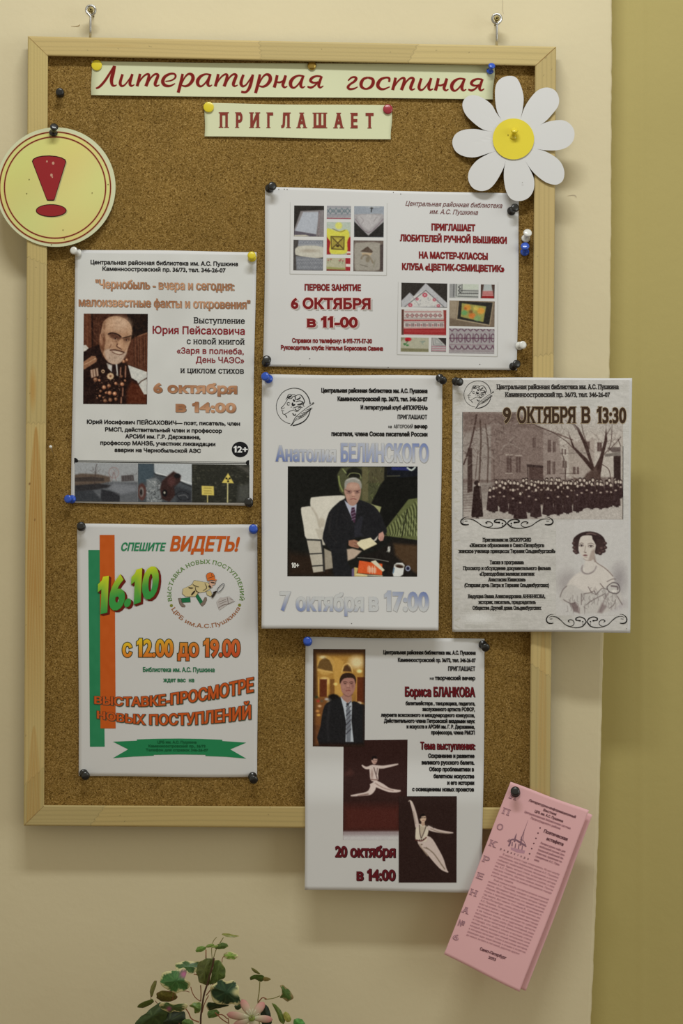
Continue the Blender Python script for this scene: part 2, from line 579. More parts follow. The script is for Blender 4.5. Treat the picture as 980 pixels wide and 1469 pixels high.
def sdf_poly(X, Y, pts):
    """signed distance (negative inside)"""
    P = np.asarray(pts, float); Q = np.roll(P, -1, 0)
    d = np.full(X.shape, 1e9); ins = np.zeros(X.shape, bool)
    for (ax, ay), (bx, by) in zip(P, Q):
        ex, ey = bx - ax, by - ay
        t = np.clip(((X - ax) * ex + (Y - ay) * ey) / (ex * ex + ey * ey + 1e-9), 0, 1)
        d = np.minimum(d, np.hypot(X - ax - t * ex, Y - ay - t * ey))
        c = (ay <= Y) != (by <= Y)
        if ey != 0: ins ^= c & (X < ax + (Y - ay) / ey * ex)
    return np.where(ins, -d, d)


class Img:
    """a small painting; coordinates are given in an enlarged crop: pixel = o + p / k"""
    def __init__(s, quad, res=1.6, base=(128, 128, 128)):
        if len(quad) == 4 and not hasattr(quad[0], '__len__'):
            x0, y0, x1, y1 = quad; quad = [(x0, y0), (x1, y0), (x1, y1), (x0, y1)]
        q = [np.array(p, float) for p in quad]; s.q = q
        w = int(abs(q[1][0] - q[0][0]) * res) + 2; h = int(abs(q[3][1] - q[0][1]) * res) + 2
        u, v = np.meshgrid(np.linspace(0, 1, w), np.linspace(0, 1, h)); s.u, s.v = u, v
        p = (q[0] * ((1 - u) * (1 - v))[..., None] + q[1] * (u * (1 - v))[..., None] + q[2] * (u * v)[..., None] + q[3] * ((1 - u) * v)[..., None])
        s.X, s.Y = p[..., 0], p[..., 1]; s.x0 = q[0][0]
        s.a = np.tile(np.array(base, float), (h, w, 1)); s.px = 1.0 / res
        s.view(0, 0, 1); s.rs = np.random.RandomState(w * 7 + h)

    def view(s, ox, oy, k):
        s.ox, s.oy, s.k = ox, oy, k
        s.x = (s.X - ox) * k; s.y = (s.Y - oy) * k
        return s

    def blend(s, m, col):
        m = np.clip(m, 0, 1)[..., None]
        s.a = s.a * (1 - m) + np.asarray(col, float) * m

    def _win(s, xs, ys, pad):
        xa, xb, ya, yb = min(xs) - pad, max(xs) + pad, min(ys) - pad, max(ys) + pad
        r = np.where(((s.x >= xa) & (s.x <= xb) & (s.y >= ya) & (s.y <= yb)).any(1))[0]
        c = np.where(((s.x >= xa) & (s.x <= xb) & (s.y >= ya) & (s.y <= yb)).any(0))[0]
        if not len(r) or not len(c): return None
        return slice(r[0], r[-1] + 1), slice(c[0], c[-1] + 1)

    def poly(s, pts, col, soft=0.0, al=1.0, cm=0):
        if cm: pts = catmull(pts, cm, True)
        so = max(soft, s.px * s.k * 1.0)
        P = np.asarray(pts, float); w = s._win(P[:, 0], P[:, 1], so)
        if w is None: return
        d = sdf_poly(s.x[w], s.y[w], P)
        m = np.clip(0.5 - d / so, 0, 1) * al
        m = np.clip(m, 0, 1)[..., None]
        s.a[w] = s.a[w] * (1 - m) + np.asarray(col, float) * m

    def ell(s, cx, cy, rx, ry, col, soft=0.0, al=1.0, rot=0.0):
        so = max(soft, s.px * s.k * 1.0); R = max(rx, ry) + so
        w = s._win([cx - R, cx + R], [cy - R, cy + R], 0)
        if w is None: return
        c, sn = math.cos(math.radians(rot)), math.sin(math.radians(rot))
        dx = s.x[w] - cx; dy = s.y[w] - cy
        ex = (dx * c + dy * sn) / rx; ey = (-dx * sn + dy * c) / ry
        d = (np.hypot(ex, ey) - 1) * min(rx, ry)
        m = (np.clip(0.5 - d / so, 0, 1) * al)[..., None]
        s.a[w] = s.a[w] * (1 - m) + np.asarray(col, float) * m

    def line(s, pts, width, col, soft=0.0, al=1.0, cm=4):
        if len(pts) > 2 and cm: pts = catmull(pts, cm)
        P = np.asarray(pts, float); so = max(soft, s.px * s.k)
        w = s._win(P[:, 0], P[:, 1], width + so)
        if w is None: return
        X, Y = s.x[w], s.y[w]; d = np.full(X.shape, 1e9)
        for (ax, ay), (bx, by) in zip(P[:-1, :2], P[1:, :2]):
            ex, ey = bx - ax, by - ay
            t = np.clip(((X - ax) * ex + (Y - ay) * ey) / (ex * ex + ey * ey + 1e-9), 0, 1)
            d = np.minimum(d, np.hypot(X - ax - t * ex, Y - ay - t * ey))
        m = (np.clip(0.5 - (d - width / 2) / so, 0, 1) * al * min(1, width / (0.7 * so) if soft == 0 else 1))[..., None]
        s.a[w] = s.a[w] * (1 - m) + np.asarray(col, float) * m

    def grad(s, fn, col, al=1.0):
        s.blend(fn(s.x, s.y) * al, col)

    def blur(s, r):
        k = max(1, int(r * 2.2 / s.px)); t = np.arange(-k, k + 1) * s.px; g = np.exp(-t * t / (2 * r * r)); g /= g.sum()
        P = np.pad(s.a, ((k, k), (k, k), (0, 0)), 'edge'); h, w = s.a.shape[:2]
        Q = sum(g[i] * P[i:i + h] for i in range(2 * k + 1)); s.a = sum(g[i] * Q[:, i:i + w] for i in range(2 * k + 1))
        n = s.rs.rand(h, w) * 2 - 1; s.a = s.a + (n * 5)[..., None]

    def noise(s, amp, size=1.0, tint=(1, 1, 1), sx=1.0, sy=1.0, mask=None):
        """value noise; size in photograph pixels"""
        h, w = s.X.shape; px = s.px
        gh = max(2, int(h * px / (size * sy)) + 3); gw = max(2, int(w * px / (size * sx)) + 3)
        g = s.rs.rand(gh, gw) * 2 - 1
        yy = np.linspace(0, gh - 1.001, h); xx = np.linspace(0, gw - 1.001, w)
        y0 = yy.astype(int); x0 = xx.astype(int); fy = (yy - y0)[:, None]; fx = (xx - x0)[None]
        n = (g[y0][:, x0] * (1 - fy) * (1 - fx) + g[y0][:, x0 + 1] * (1 - fy) * fx + g[y0 + 1][:, x0] * fy * (1 - fx) + g[y0 + 1][:, x0 + 1] * fy * fx)
        if mask is not None: n = n * mask
        s.a = s.a + (n * amp)[..., None] * np.array(tint, float)


def curl(base, lift=0.0, y0=0, y1=1, p=2.0, wob=0.0004, ph=0.0, ramp=None, side=None):
    """distance of a sheet from the wall: flat part + bottom lifting off + gentle cockling + going over a frame rail"""
    def f(x, y):
        x = np.asarray(x, float); y = np.asarray(y, float)
        t = np.clip((y - y0) / (y1 - y0), 0, 1.2)
        d = base + lift * t ** p + wob * (1 + np.sin(x / 37.0 + ph) * np.cos(y / 53.0 + ph * 1.7)) * (0.35 + 0.65 * t)
        if side is not None:
            (xa, xb, h) = side
            k = np.clip((x - xa) / (xb - xa), 0, 1.6); d = d + h * k ** 1.3
        if ramp is not None:
            d = d + ramp(x, y)
        return d
    return f


def sstep(a, b, x):
    t = np.clip((x - a) / (b - a), 0, 1)
    return t * t * (3 - 2 * t)
# ------------------------------------------------------------------ the setting
edge = [(880, -1400), (878.5, 0), (878, 150), (877.3, 300), (876.5, 430), (875, 545), (871, 740), (866.5, 905), (864.5, 1000), (861, 1130), (857, 1250), (852.5, 1370), (848, 1469), (820, 2640)]
ed = []
for (a, b) in zip(edge[:-1], edge[1:]):
    m = max(2, int((b[1] - a[1]) / 9)) if a[1] >= 0 and b[1] < 1500 else 2
    for k in range(m):
        t = k / m; j = NR.uniform(-0.5, 0.5) if m > 2 else 0
        ed.append((a[0] + (b[0] - a[0]) * t + j, a[1] + (b[1] - a[1]) * t))
ed.append(edge[-1])
TH = 0.038    # how far the olive wall lies behind the face of the cream one
vs = []; fs = []
for (x, y) in ed:
    p = W(x, y, 0.0); z = min(max(p[2], 0), 3.1)
    vs += [(-2.2, 0, z), (p[0] - 0.004, 0, z), (p[0] - 0.0012, 0.0006, z), (p[0], 0.0022, z), (p[0] - 0.001, TH + 0.01, z)]
for i in range(len(ed) - 1):
    for k in range(4):
        a = i * 5 + k; fs.append((a, a + 5, a + 6, a + 1))
tag(mesh('wall_back', vs, fs, CREAMWALL), kind='structure')
# olive wall beyond the edge, with a softly rounded vertical ridge in its plaster
xs = list(np.linspace(840, 1000, 90)) + [1100, 1500, 3300]
zs = np.linspace(0, 3.1, 40)
P = np.zeros((len(zs), len(xs), 3))
for j, z in enumerate(zs):
    py = 734.5 - (z - ZC) / S0
    for i, x in enumerate(xs):
        k = 1.0 - 0.45 * min(max((py - 200) / 1100, 0), 1)
        d = -TH + 0.0011 * k * math.exp(-((x - 921) / 6.5) ** 2) - 0.0008 * (1 / (1 + math.exp(-(x - 972) / 5)))
        q = W(x, 0, -TH); P[j, i] = (q[0], -d, z)
o = grid_mesh('wall_right', P[::-1], OLIVEWALL); tag(o, kind='structure')
mesh_fl = mesh('floor', [(-2.2, 0.05, 0), (2.6, 0.05, 0), (2.6, -3.2, 0), (-2.2, -3.2, 0), (-2.2, 0.05, -0.05), (2.6, 0.05, -0.05), (2.6, -3.2, -0.05), (-2.2, -3.2, -0.05)],
               [(0, 3, 2, 1), (4, 5, 6, 7), (0, 1, 5, 4), (1, 2, 6, 5), (2, 3, 7, 6), (3, 0, 4, 7)], FLOORM)
tag(mesh_fl, kind='structure')
# small knocks and cracks in the wall paint
def scratch(pts, w, col, name):
    V, F = ribbon([(x, y, w_) for (x, y, w_) in pts], 4)
    mm = flat_mat(name + '_paint', col, 0.9, 0.1)
    o = mesh(name, Wn(V[:, 0], V[:, 1], np.full(len(V), 0.0003)), F, mm); tag(o, kind='structure'); return o
scratch([(102, 37.5, 0.3), (108, 37.8, 0.9), (113, 37, 1.4), (114.5, 35, 0.5)], 1, (160, 138, 100), 'trim_1')
scratch([(720.5, -3, 0.4), (721.5, 6, 0.5), (721, 13, 0.5), (722.5, 20, 0.4)], 1, (176, 162, 138), 'trim_2')
scratch([(814, 281, 0.3), (822, 280, 1.2), (826, 281, 1.3), (827, 284, 0.4)], 1, (196, 182, 156), 'trim_3')

# ------------------------------------------------------------------ the cork board
FR = 0.0355; BK = 0.013
board = empty('cork_board', W(412, 1190, FR))
tag(board, 'large cork notice board in a pale pine frame hung on the cream wall', 'notice board')
OUT = [(40, 52), (798, 67), (789, 1190.5), (34, 1184.5)]
INN = [(69, 80.5), (767.5, 95), (759.5, 1158.5), (63.5, 1155)]


def bil(q, u, v):
    q = [np.array(p, float) for p in q]
    return (q[0] * ((1 - u) * (1 - v))[..., None] + q[1] * (u * (1 - v))[..., None] + q[2] * (u * v)[..., None] + q[3] * ((1 - u) * v)[..., None])


def rail_paint(img_u, img_v, L, Wd, seed, stains, joints, base=(200, 180, 126)):
    """wood colours: u along the rail 0..1 (L px), v across (Wd px)"""
    r = np.random.RandomState(seed)
    x = img_u * L; y = img_v * Wd
    c = np.tile(np.array(base, float), img_u.shape + (1,))
    bounds = [0] + sorted(joints) + [L]
    for k, (a, b) in enumerate(zip(bounds[:-1], bounds[1:])):
        m = ((x >= a) & (x < b))[..., None]
        f = 1 + r.uniform(-0.055, 0.05); ph = r.uniform(0, 9); fr = r.uniform(0.7, 1.5); skew = r.uniform(-0.012, 0.012)
        warm = np.array([1, 1 - r.uniform(0, 0.02), 1 - r.uniform(0, 0.06)])
        yy = y + skew * (x - a) + 1.2 * np.sin(x / r.uniform(60, 120) + ph)
        g = 0.5 + 0.5 * np.sin(yy * fr + ph + 0.8 * np.sin(yy * 0.31 + ph)); g = g ** 4
        g2 = 0.5 + 0.5 * np.sin(yy * fr * 2.7 + ph * 2)
        cc = np.array(base, float) * f * warm
        cc = cc[None, None] * (1 - 0.055 * g - 0.015 * g2)[..., None]
        c = np.where(m, cc, c)
    for j in joints:
        amp = 3.6; per = Wd / 4.0
        z = j + amp * (2 * np.abs((y / per) % 1 - 0.5) - 0.5)
        c = c * (1 - 0.20 * np.clip(1 - np.abs(x - z) / 0.8, 0, 1))[..., None]
    for (pu, pv, ru, rv, col, al, kind) in stains:
        if kind == 'knot':
            d = np.hypot((x - pu) / ru, (y - pv) / rv); m = np.clip(1.3 - d, 0, 1) * al
        else:                     # a cathedral flame: wide end at pu, tapering along -u for ru px
            t = (x - pu) / ru; wdt = rv * np.clip(t, 0, 1) ** 0.55
            ring = 0.75 + 0.25 * np.sin(np.abs(y - pv) * 1.7 - t * 9)
            m = np.clip((wdt - np.abs(y - pv)) / 1.6 + 0.5, 0, 1) * al * ring * (t > 0) * np.clip((2.6 - t) / 1.2, 0, 1)
        c = c * (1 - m[..., None]) + np.array(col, float) * m[..., None]
    dots = r.rand(10, 2)
    for (a, b) in dots:
        d = np.hypot(x - a * L, y - b * Wd); c = c * (1 - 0.4 * np.clip(1.1 - d / 0.9, 0, 1))[..., None]
    return lin(np.clip(c, 0, 255))


def rail(name, o0, o1, i1, i0, stains, joints, seed, inner_sign):
    """front face grid between outer edge o0-o1 and inner edge i0-i1, with rounded inner and outer arrises"""
    L = float(np.hypot(*(np.array(o1) - np.array(o0)))); Wd = float(np.hypot(*(np.array(i0) - np.array(o0)))) * 0.72
    nu = int(L * 0.9); nv = 30
    prof_v = [0, 0, 0.008, 0.03, 0.07] + list(np.linspace(0.1, 0.9, nv)) + [0.93, 0.97, 0.992, 1.0, 1.0]
    prof_d = [BK, FR - 0.0022, FR - 0.0009, FR - 0.0003, FR] + [FR] * nv + [FR - 0.0001, FR - 0.0005, FR - 0.0012, FR - 0.0026, BK]
    v = np.array(prof_v)[:, None] * np.ones((1, nu)); u = np.linspace(0, 1, nu)[None] * np.ones((len(prof_v), 1))
    p = bil([o0, o1, i1, i0], u, v); d = np.array(prof_d)[:, None] * np.ones((1, nu))
    col = rail_paint(u, v, L, 30, seed, stains, joints)
    P = Wn(p[..., 0], p[..., 1], d)
    if inner_sign < 0: P = P[::-1]; col = col[::-1]
    o = grid_mesh(name, P, WOODM, cols=col, smooth=True); at_root(o, board)
    return o


rail('frame_rail', OUT[0], OUT[1], INN[1], INN[0], [(120, 12, 30, 2.2, (190, 160, 100), 0.35, 'knot')], [332, 560], 3, 1)
rail('frame_rail', OUT[1], OUT[2], INN[2], INN[1], [(700, 14, 3, 2, (150, 110, 60), 0.5, 'knot'), (840, 12, 120, 6, (196, 156, 92), 0.5, 'flame')], [95, 440, 905], 5, 1)
rail('frame_rail', OUT[3], OUT[2], INN[2], INN[3], [(520, 14, 4, 2.5, (160, 120, 66), 0.4, 'knot')], [95, 420], 9, -1)
rail('frame_rail', OUT[0], OUT[3], INN[3], INN[0], [(560, 15, 170, 12, (176, 128, 62), 0.75, 'flame'), (505, 10, 30, 5, (184, 136, 66), 0.6, 'knot'),
     (1000, 14, 90, 10, (182, 138, 74), 0.5, 'flame'), (643, 6, 2, 1.5, (110, 74, 40), 0.8, 'knot'), (697, 14, 2.2, 1, (110, 74, 40), 0.7, 'knot')], [316, 555, 1075], 14, -1)
# mitre joints: hairline gaps
for (a, b, w) in (((41.5, 53.5), (68.5, 80), 0.55), ((797, 68), (768, 94.5), 0.9), ((788, 1189.5), (760, 1159), 0.6), ((35, 1183.5), (63, 1156), 0.6)):
    V, F = ribbon([(a[0], a[1], w), ((a[0] + b[0]) / 2, (a[1] + b[1]) / 2, w * 1.3), (b[0], b[1], w * 0.7)], 3)
    o = mesh('mitre_joint', Wn(V[:, 0], V[:, 1], np.full(len(V), FR + 0.0001)), F, flat_mat('mitre_shade', (150, 118, 70), 0.9)); at_root(o, board)
# cork panel
q = [(60, 72), (776, 86), (768, 1167), (55, 1163)]
F_ = [W(x, y, D0) for x, y in q] + [W(x, y, BK) for x, y in q]
o = mesh('cork_panel', F_, [(0, 3, 2, 1), (4, 5, 6, 7), (0, 1, 5, 4), (1, 2, 6, 5), (2, 3, 7, 6), (3, 0, 4, 7)], CORK); at_root(o, board)

# hooks: screw-eyes in the top rail hung over wall screws
def hook(px, py, foot, lab, r=6.6, bend=1):
    R = empty('hanging_hook', W(px, py, 0.012)); tag(R, lab, 'hook', 'hooks above the notice board')
    c = Vector(W(px, py, 0.020)); s = S0
    pts = []
    a0 = math.radians(-90 + bend * 38)
    for k in range(25):
        a = a0 + bend * math.radians(330) * k / 24
        pts.append(c + Vector((math.cos(a) * r * s, -0.0012 + 0.0024 * k / 24, math.sin(a) * r * s)))
    neck = c + Vector((0, -0.0008, -(r + 3.2) * s))
    bottom = Vector(W(foot[0], foot[1], 0.021))
    pl = [bottom, bottom.lerp(neck, 0.6), neck, neck + Vector((bend * 1.2 * s, 0, 1.6 * s))] + pts
    vs, fs = tube(pl, [0.0014] * len(pl), 8)
    o = mesh('eye_shank', vs, fs, STEEL, smooth=True); at_root(o, R)
    vs, fs = rev([(0.0012, -0.02), (0.0016, -0.004), (0.0020, -0.001), (0.0033, 0.0008), (0.0031, 0.0016), (0.0018, 0.0020), (0.0006, 0.0014)], 16, c, (0, -1, 0.04))
    o = mesh('wall_screw', vs, fs, PLUG, smooth=True); at_root(o, R)
    V, F = rev([(0.0007, 0), (0.0012, 0.0004)], 4, c + Vector((0, -0.0018, 0)), (0, -1, 0))
    o = mesh('screw_slot', V, F, DARK); at_root(o, R)
hook(130.3, 14.5, (129.5, 54), 'zinc eye hook on a brass screw above the left end of the board', bend=-1)
hook(712.8, 27, (712.6, 66), 'zinc eye hook on a brass screw above the right end of the board', bend=1)


# ------------------------------------------------------------------ pins
def push_pin(base, head, col, label, d, size=1.0, group='push pins on the notice board', L=0.0115):
    size *= 1.22
    """base: where it enters, head: its far end, both in photograph pixels"""
    b = Vector(W(base[0], base[1], d)); h = Vector(W(head[0], head[1], d + L * size))
    ax = (h - b).normalized(); k = size
    R = empty('push_pin', b); tag(R, label, 'push pin', group)
    vs, fs = rev([(0.0034 * k, 0), (0.0042 * k, 0.0005 * k), (0.0043 * k, 0.0013 * k), (0.0036 * k, 0.0021 * k), (0.0024 * k, 0.0030 * k), (0.0021 * k, 0.0050 * k),
                  (0.0022 * k, 0.0070 * k), (0.0029 * k, 0.0085 * k), (0.0039 * k, 0.0094 * k), (0.0042 * k, 0.0104 * k), (0.0038 * k, 0.0113 * k), (0.0024 * k, 0.0118 * k), (0.0008 * k, 0.0119 * k)], 20, b + ax * 0.001, ax)
    o = mesh('grip', vs, fs, PLASTIC[col], smooth=True); at_root(o, R)
    vs, fs = rev([(0.0002, -0.009), (0.0005, -0.007), (0.0005, 0.0012)], 8, b + ax * 0.0006, ax)
    o = mesh('needle', vs, fs, STEEL, smooth=True); at_root(o, R)


def tack(p, mat, label, d, r=0.0055, dome=0.0018, cat='drawing pin', group='drawing pins on the notice board', tilt=(0, 0)):
    b = Vector(W(p[0], p[1], d)); ax = Vector((tilt[0], -1, tilt[1])).normalized()
    R = empty('drawing_pin', b); tag(R, label, cat, group)
    prof = [(r * 0.90, 0), (r, 0.0004), (r, 0.0008)]
    for k in range(1, 7):
        a = k / 7 * math.pi / 2; prof.append((r * math.cos(a) * 0.99, 0.0008 + dome * math.sin(a)))
    vs, fs = rev(prof + [(r * 0.05, 0.0008 + dome)], 24, b + ax * 0.0005, ax)
    o = mesh('pin_head', vs, fs, mat, smooth=True); at_root(o, R)
    vs, fs = rev([(0.0002, -0.008), (0.0005, -0.006), (0.0005, 0.0008)], 8, b + ax * 0.0004, ax)
    o = mesh('needle', vs, fs, STEEL, smooth=True); at_root(o, R)
# ------------------------------------------------------------------ title strips
DR = (122, 28, 24)
GP = 'printed sheets pinned to the notice board'
HB = D0 + 0.0007
strip1 = Sheet('title_strip', 'long pale green paper strip with dark red italic title along the board top', 'paper strip', None,
               [(131.5, 88), (710, 93.5), (707, 143), (131, 136.5)], curl(HB + 0.0008, 0.0012, 88, 140, 2, 0.0005), CREAM, (214, 214, 214))
strip2 = Sheet('title_strip', 'short pale green paper strip with spaced dark red slab capitals under the title', 'paper strip', None,
               [(294, 148), (562.5, 151.5), (561, 200), (293.5, 196)], curl(HB + 0.0006, 0.001, 148, 198, 2, 0.0004), CREAM, (214, 214, 214))
L_i = [[(375, 175, 26), (354, 240, 30), (347, 285, 32), (365, 312, 24), (400, 300, 17), (445, 245, 15), (482, 188, 16)], [(490, 172, 26), (467, 245, 32), (461, 288, 30), (478, 311, 22), (514, 297, 9)]]
L_t = [[(580, 170, 28), (565, 240, 31), (545, 315, 32)], [(552, 300, 12), (600, 222, 17), (650, 178, 20), (683, 183, 28), (672, 250, 34), (648, 315, 34)], [(662, 298, 12), (708, 215, 17), (757, 174, 22), (790, 188, 30), (768, 250, 34), (756, 292, 32), (774, 312, 20), (808, 299, 9)]]
L_r = [[(180, 170, 26), (160, 270, 34), (128, 390, 32)], [(165, 296, 12), (205, 213, 17), (250, 172, 23), (292, 185, 34), (300, 235, 38), (262, 292, 30), (212, 315, 22), (165, 303, 13)]]
L_a = [[(505, 182, 20), (450, 174, 19), (392, 200, 30), (357, 250, 38), (362, 298, 32), (398, 316, 20), (450, 272, 17), (500, 192, 17)], [(508, 172, 24), (481, 245, 32), (475, 290, 32), (495, 314, 20), (526, 299, 9)]]
L_n = [[(390, 186, 30), (375, 260, 32), (355, 330, 34)], [(368, 262, 14), (420, 270, 20), (472, 245, 16)], [(490, 188, 28), (468, 260, 34), (456, 304, 30), (478, 329, 20), (509, 315, 10)]]
L_ya = [[(905, 202, 20), (850, 197, 20), (800, 217, 28), (780, 250, 30), (812, 274, 22), (862, 270, 14)], [(872, 262, 20), (825, 312, 19), (782, 331, 24), (744, 319, 16)], [(912, 198, 24), (887, 265, 30), (876, 308, 30), (896, 331, 20), (931, 311, 10)]]


def sh(strokes_, dx, dy): return [[(x + dx, y + dy, w) for x, y, w in st] for st in strokes_]


K8 = 8.1667
def cropped(lst, ox, oy, k, fat=1.0): return [[(ox + x / k, oy + y / k, w * fat / k) for x, y, w in st] for st in lst]


t1 = []
t1 += cropped([[(62, 340, 16), (102, 323, 24), (160, 262, 26), (215, 180, 24), (276, 82, 22)], [(280, 76, 34), (263, 160, 40), (245, 240, 38), (254, 298, 28), (282, 310, 18), (306, 298, 9)]] + L_i + L_t, 130, 85, K8, .93)
t1 += cropped([[(-22, 258, 12), (40, 250, 15), (85, 225, 18), (98, 195, 22), (80, 170, 20), (30, 172, 24), (-28, 205, 32), (-53, 260, 38), (-28, 303, 32), (32, 312, 22), (92, 283, 10)]] + L_r + L_a + sh(L_t, 18, 2), 240, 85, K8, .93)
t1 += cropped([[(-5, 180, 26), (-28, 245, 32), (-34, 288, 34), (-12, 316, 24), (25, 298, 17), (68, 240, 17), (98, 192, 18)], [(105, 178, 26), (87, 260, 34), (62, 338, 32), (22, 384, 24), (-32, 380, 24)]] + sh(L_r, 8, 6) + L_n + sh(L_a, 191, 17) + L_ya, 350, 85, K8, .93)
t1 += cropped([[(78, 168, 14), (115, 134, 19), (155, 127, 22), (172, 145, 30), (150, 178, 26), (102, 210, 22), (76, 244, 30), (98, 267, 24), (150, 261, 19), (190, 240, 9)],
               [(310, 131, 20), (362, 150, 30), (371, 195, 36), (342, 243, 30), (288, 265, 20), (240, 245, 30), (230, 200, 36), (258, 150, 28), (310, 131, 20)],
               [(558, 184, 22), (560, 142, 24), (520, 133, 20), (460, 155, 30), (426, 210, 38), (440, 253, 32), (490, 269, 22), (566, 240, 11)]] + sh(L_t, 54, -37), 490, 95, K8, .93)
t1 += cropped(sh(L_i, -337, -34) + sh(L_n, -153, -46) + sh(L_a, 38, -30) + sh(L_ya, -157, -48), 600, 95, K8, .93)
for wd_ in ([st for st in t1 if st[0][0] < 470], [st for st in t1 if st[0][0] >= 470]):
    strip1.strokes([[(x, y, w * 1.3) for x, y, w in st] for st in wd_], (196, 140, 112), 'title_lettering', 2)
    strip1.strokes([[(x, y, w * 1.1) for x, y, w in st] for st in wd_], DR, 'title_lettering', 3)
for ch, cx, wd in (('П', 122, 50), ('Р', 197, 43), ('И', 272, 54), ('Г', 347, 40), ('Л', 421, 52), ('А', 500, 54), ('Ш', 588, 72), ('А', 679, 54), ('Е', 755, 43), ('Т', 829, 50)):
    x = 285 + cx / 3.379; h = wd / 3.379 / 2; sf = 1.5 if ch not in 'ЕГРТ' else 1.2
    strip2.text(ch, x - h + 1.6, x + h - 1.6, 182.2 + (cx - 122) * 0.0013, 20.2, (132, 58, 48), w=1.05, serif=sf, name='slab_letter')

# ------------------------------------------------------------------ round badge with an exclamation mark
def badge_depth(x, y):
    x = np.asarray(x, float)
    return 0.0374 - 1.5e-6 * np.maximum(0, x - 95) ** 2 + 0 * np.asarray(y, float)
badge = Sheet('warning_badge', 'round yellow paper badge with a dark red exclamation mark overlapping the left frame', 'badge', None,
              [(0, 180), (166, 180), (166, 354), (0, 354)], badge_depth, None, (212, 212, 212))


def disc(sheet, cx, cy, rx, ry, mat, name, thick=0.0005, color=None, r0=0.0, layer=0):
    rings = 12; seg = 96; V = []; Fc = []
    for i in range(rings + 1):
        f = r0 + (1 - r0) * i / rings
        for k in range(seg):
            a = 2 * math.pi * k / seg; V.append((cx + rx * f * math.cos(a), cy + ry * f * math.sin(a)))
    V = np.array(V)
    for i in range(rings):
        for k in range(seg):
            k2 = (k + 1) % seg; Fc.append((i * seg + k, (i + 1) * seg + k, (i + 1) * seg + k2, i * seg + k2))
    if color is not None: return sheet.emit(V, Fc, color, name, layer)
    d = sheet.depth(V[:, 0], V[:, 1]) + layer * LAYER
    P = np.concatenate([Wn(V[:, 0], V[:, 1], d), Wn(V[:, 0], V[:, 1], d - thick)]); n = len(V)
    Fc = Fc + [tuple(reversed([i + n for i in f])) for f in Fc]
    b = rings * seg
    for k in range(seg): Fc.append((b + k, n + b + k, n + b + (k + 1) % seg, b + (k + 1) % seg))
    o = mesh(name, P, Fc, mat); at_root(o, sheet.root); return o


disc(badge, 80, 268.4, 85.8, 85.7, CREAM, 'paper_disc', 0.0006)
disc(badge, 79, 269, 80.0, 80.0, None, 'printed_field', color=lambda x, y: np.stack([214 - 4 * np.sin(x / 21), 209 + 3 * np.sin(y / 17 + x / 30), 134 + 4 * np.sin(x / 40 + y / 25)], 1), layer=1)
for (r, wd) in ((79.6, 1.5), (72.6, 1.5)):
    for k, (w_, c_) in enumerate(((wd + 1.2, (206, 160, 110)), (wd, (112, 34, 26)))):
        badge.strokes([('c', [(79 + r * math.cos(a), 269 + r * math.sin(a), w_) for a in np.linspace(0, 2 * math.pi, 49)[:-1]])], c_, 'printed_ring', 2 + k)
cone = [(228, 302), (236, 286), (262, 272), (300, 265), (345, 263), (392, 267), (430, 276), (456, 290), (462, 306), (382, 570), (376, 574), (336, 574), (330, 571)]
def cb(pts, dx=0, dy=0): return [((x + dx) / 4.9, 170 + (y + dy) / 4.9) for x, y in pts]
def ellpts(cx, cy, rx, ry, n=40): return [(cx + rx * math.cos(2 * math.pi * k / n), cy + ry * math.sin(2 * math.pi * k / n)) for k in range(n)]
def grow(pts, g):
    P = np.array(pts, float); c = P.mean(0); return [tuple(p + (p - c) / np.hypot(*(p - c)) * g) for p in P]
badge.poly(cb(cone, 9, 7), (182, 178, 128), 'mark_shadow', 2); badge.poly(cb(ellpts(360, 647, 106, 43), 8, 7), (182, 178, 128), 'mark_shadow', 2)
badge.poly(cb(grow(cone, 4)), (58, 24, 24), 'mark_outline', 4); badge.poly(cb(ellpts(360, 647, 108, 45)), (58, 24, 24), 'mark_outline', 4)
badge.poly(cb(grow(cone, -3)), (150, 44, 48), 'exclamation_mark', 6); badge.poly(cb(ellpts(360, 647, 102, 39)), (150, 44, 48), 'exclamation_mark', 6)
for (x, y, r) in ((330, 302, 6), (374, 314, 9), (362, 398, 9), (368, 412, 5)):
    badge.poly(cb(ellpts(x, y, r, r * 1.3, 8)), (196, 150, 130), 'worn_spot', 7)
for (x, y) in ((205, 428), (188, 527), (648, 523), (443, 783), (452, 845), (362, 886), (760, 463)):
    badge.poly(cb(ellpts(x, y, 4, 3.4, 7)), (110, 96, 50), 'pin_hole', 7)

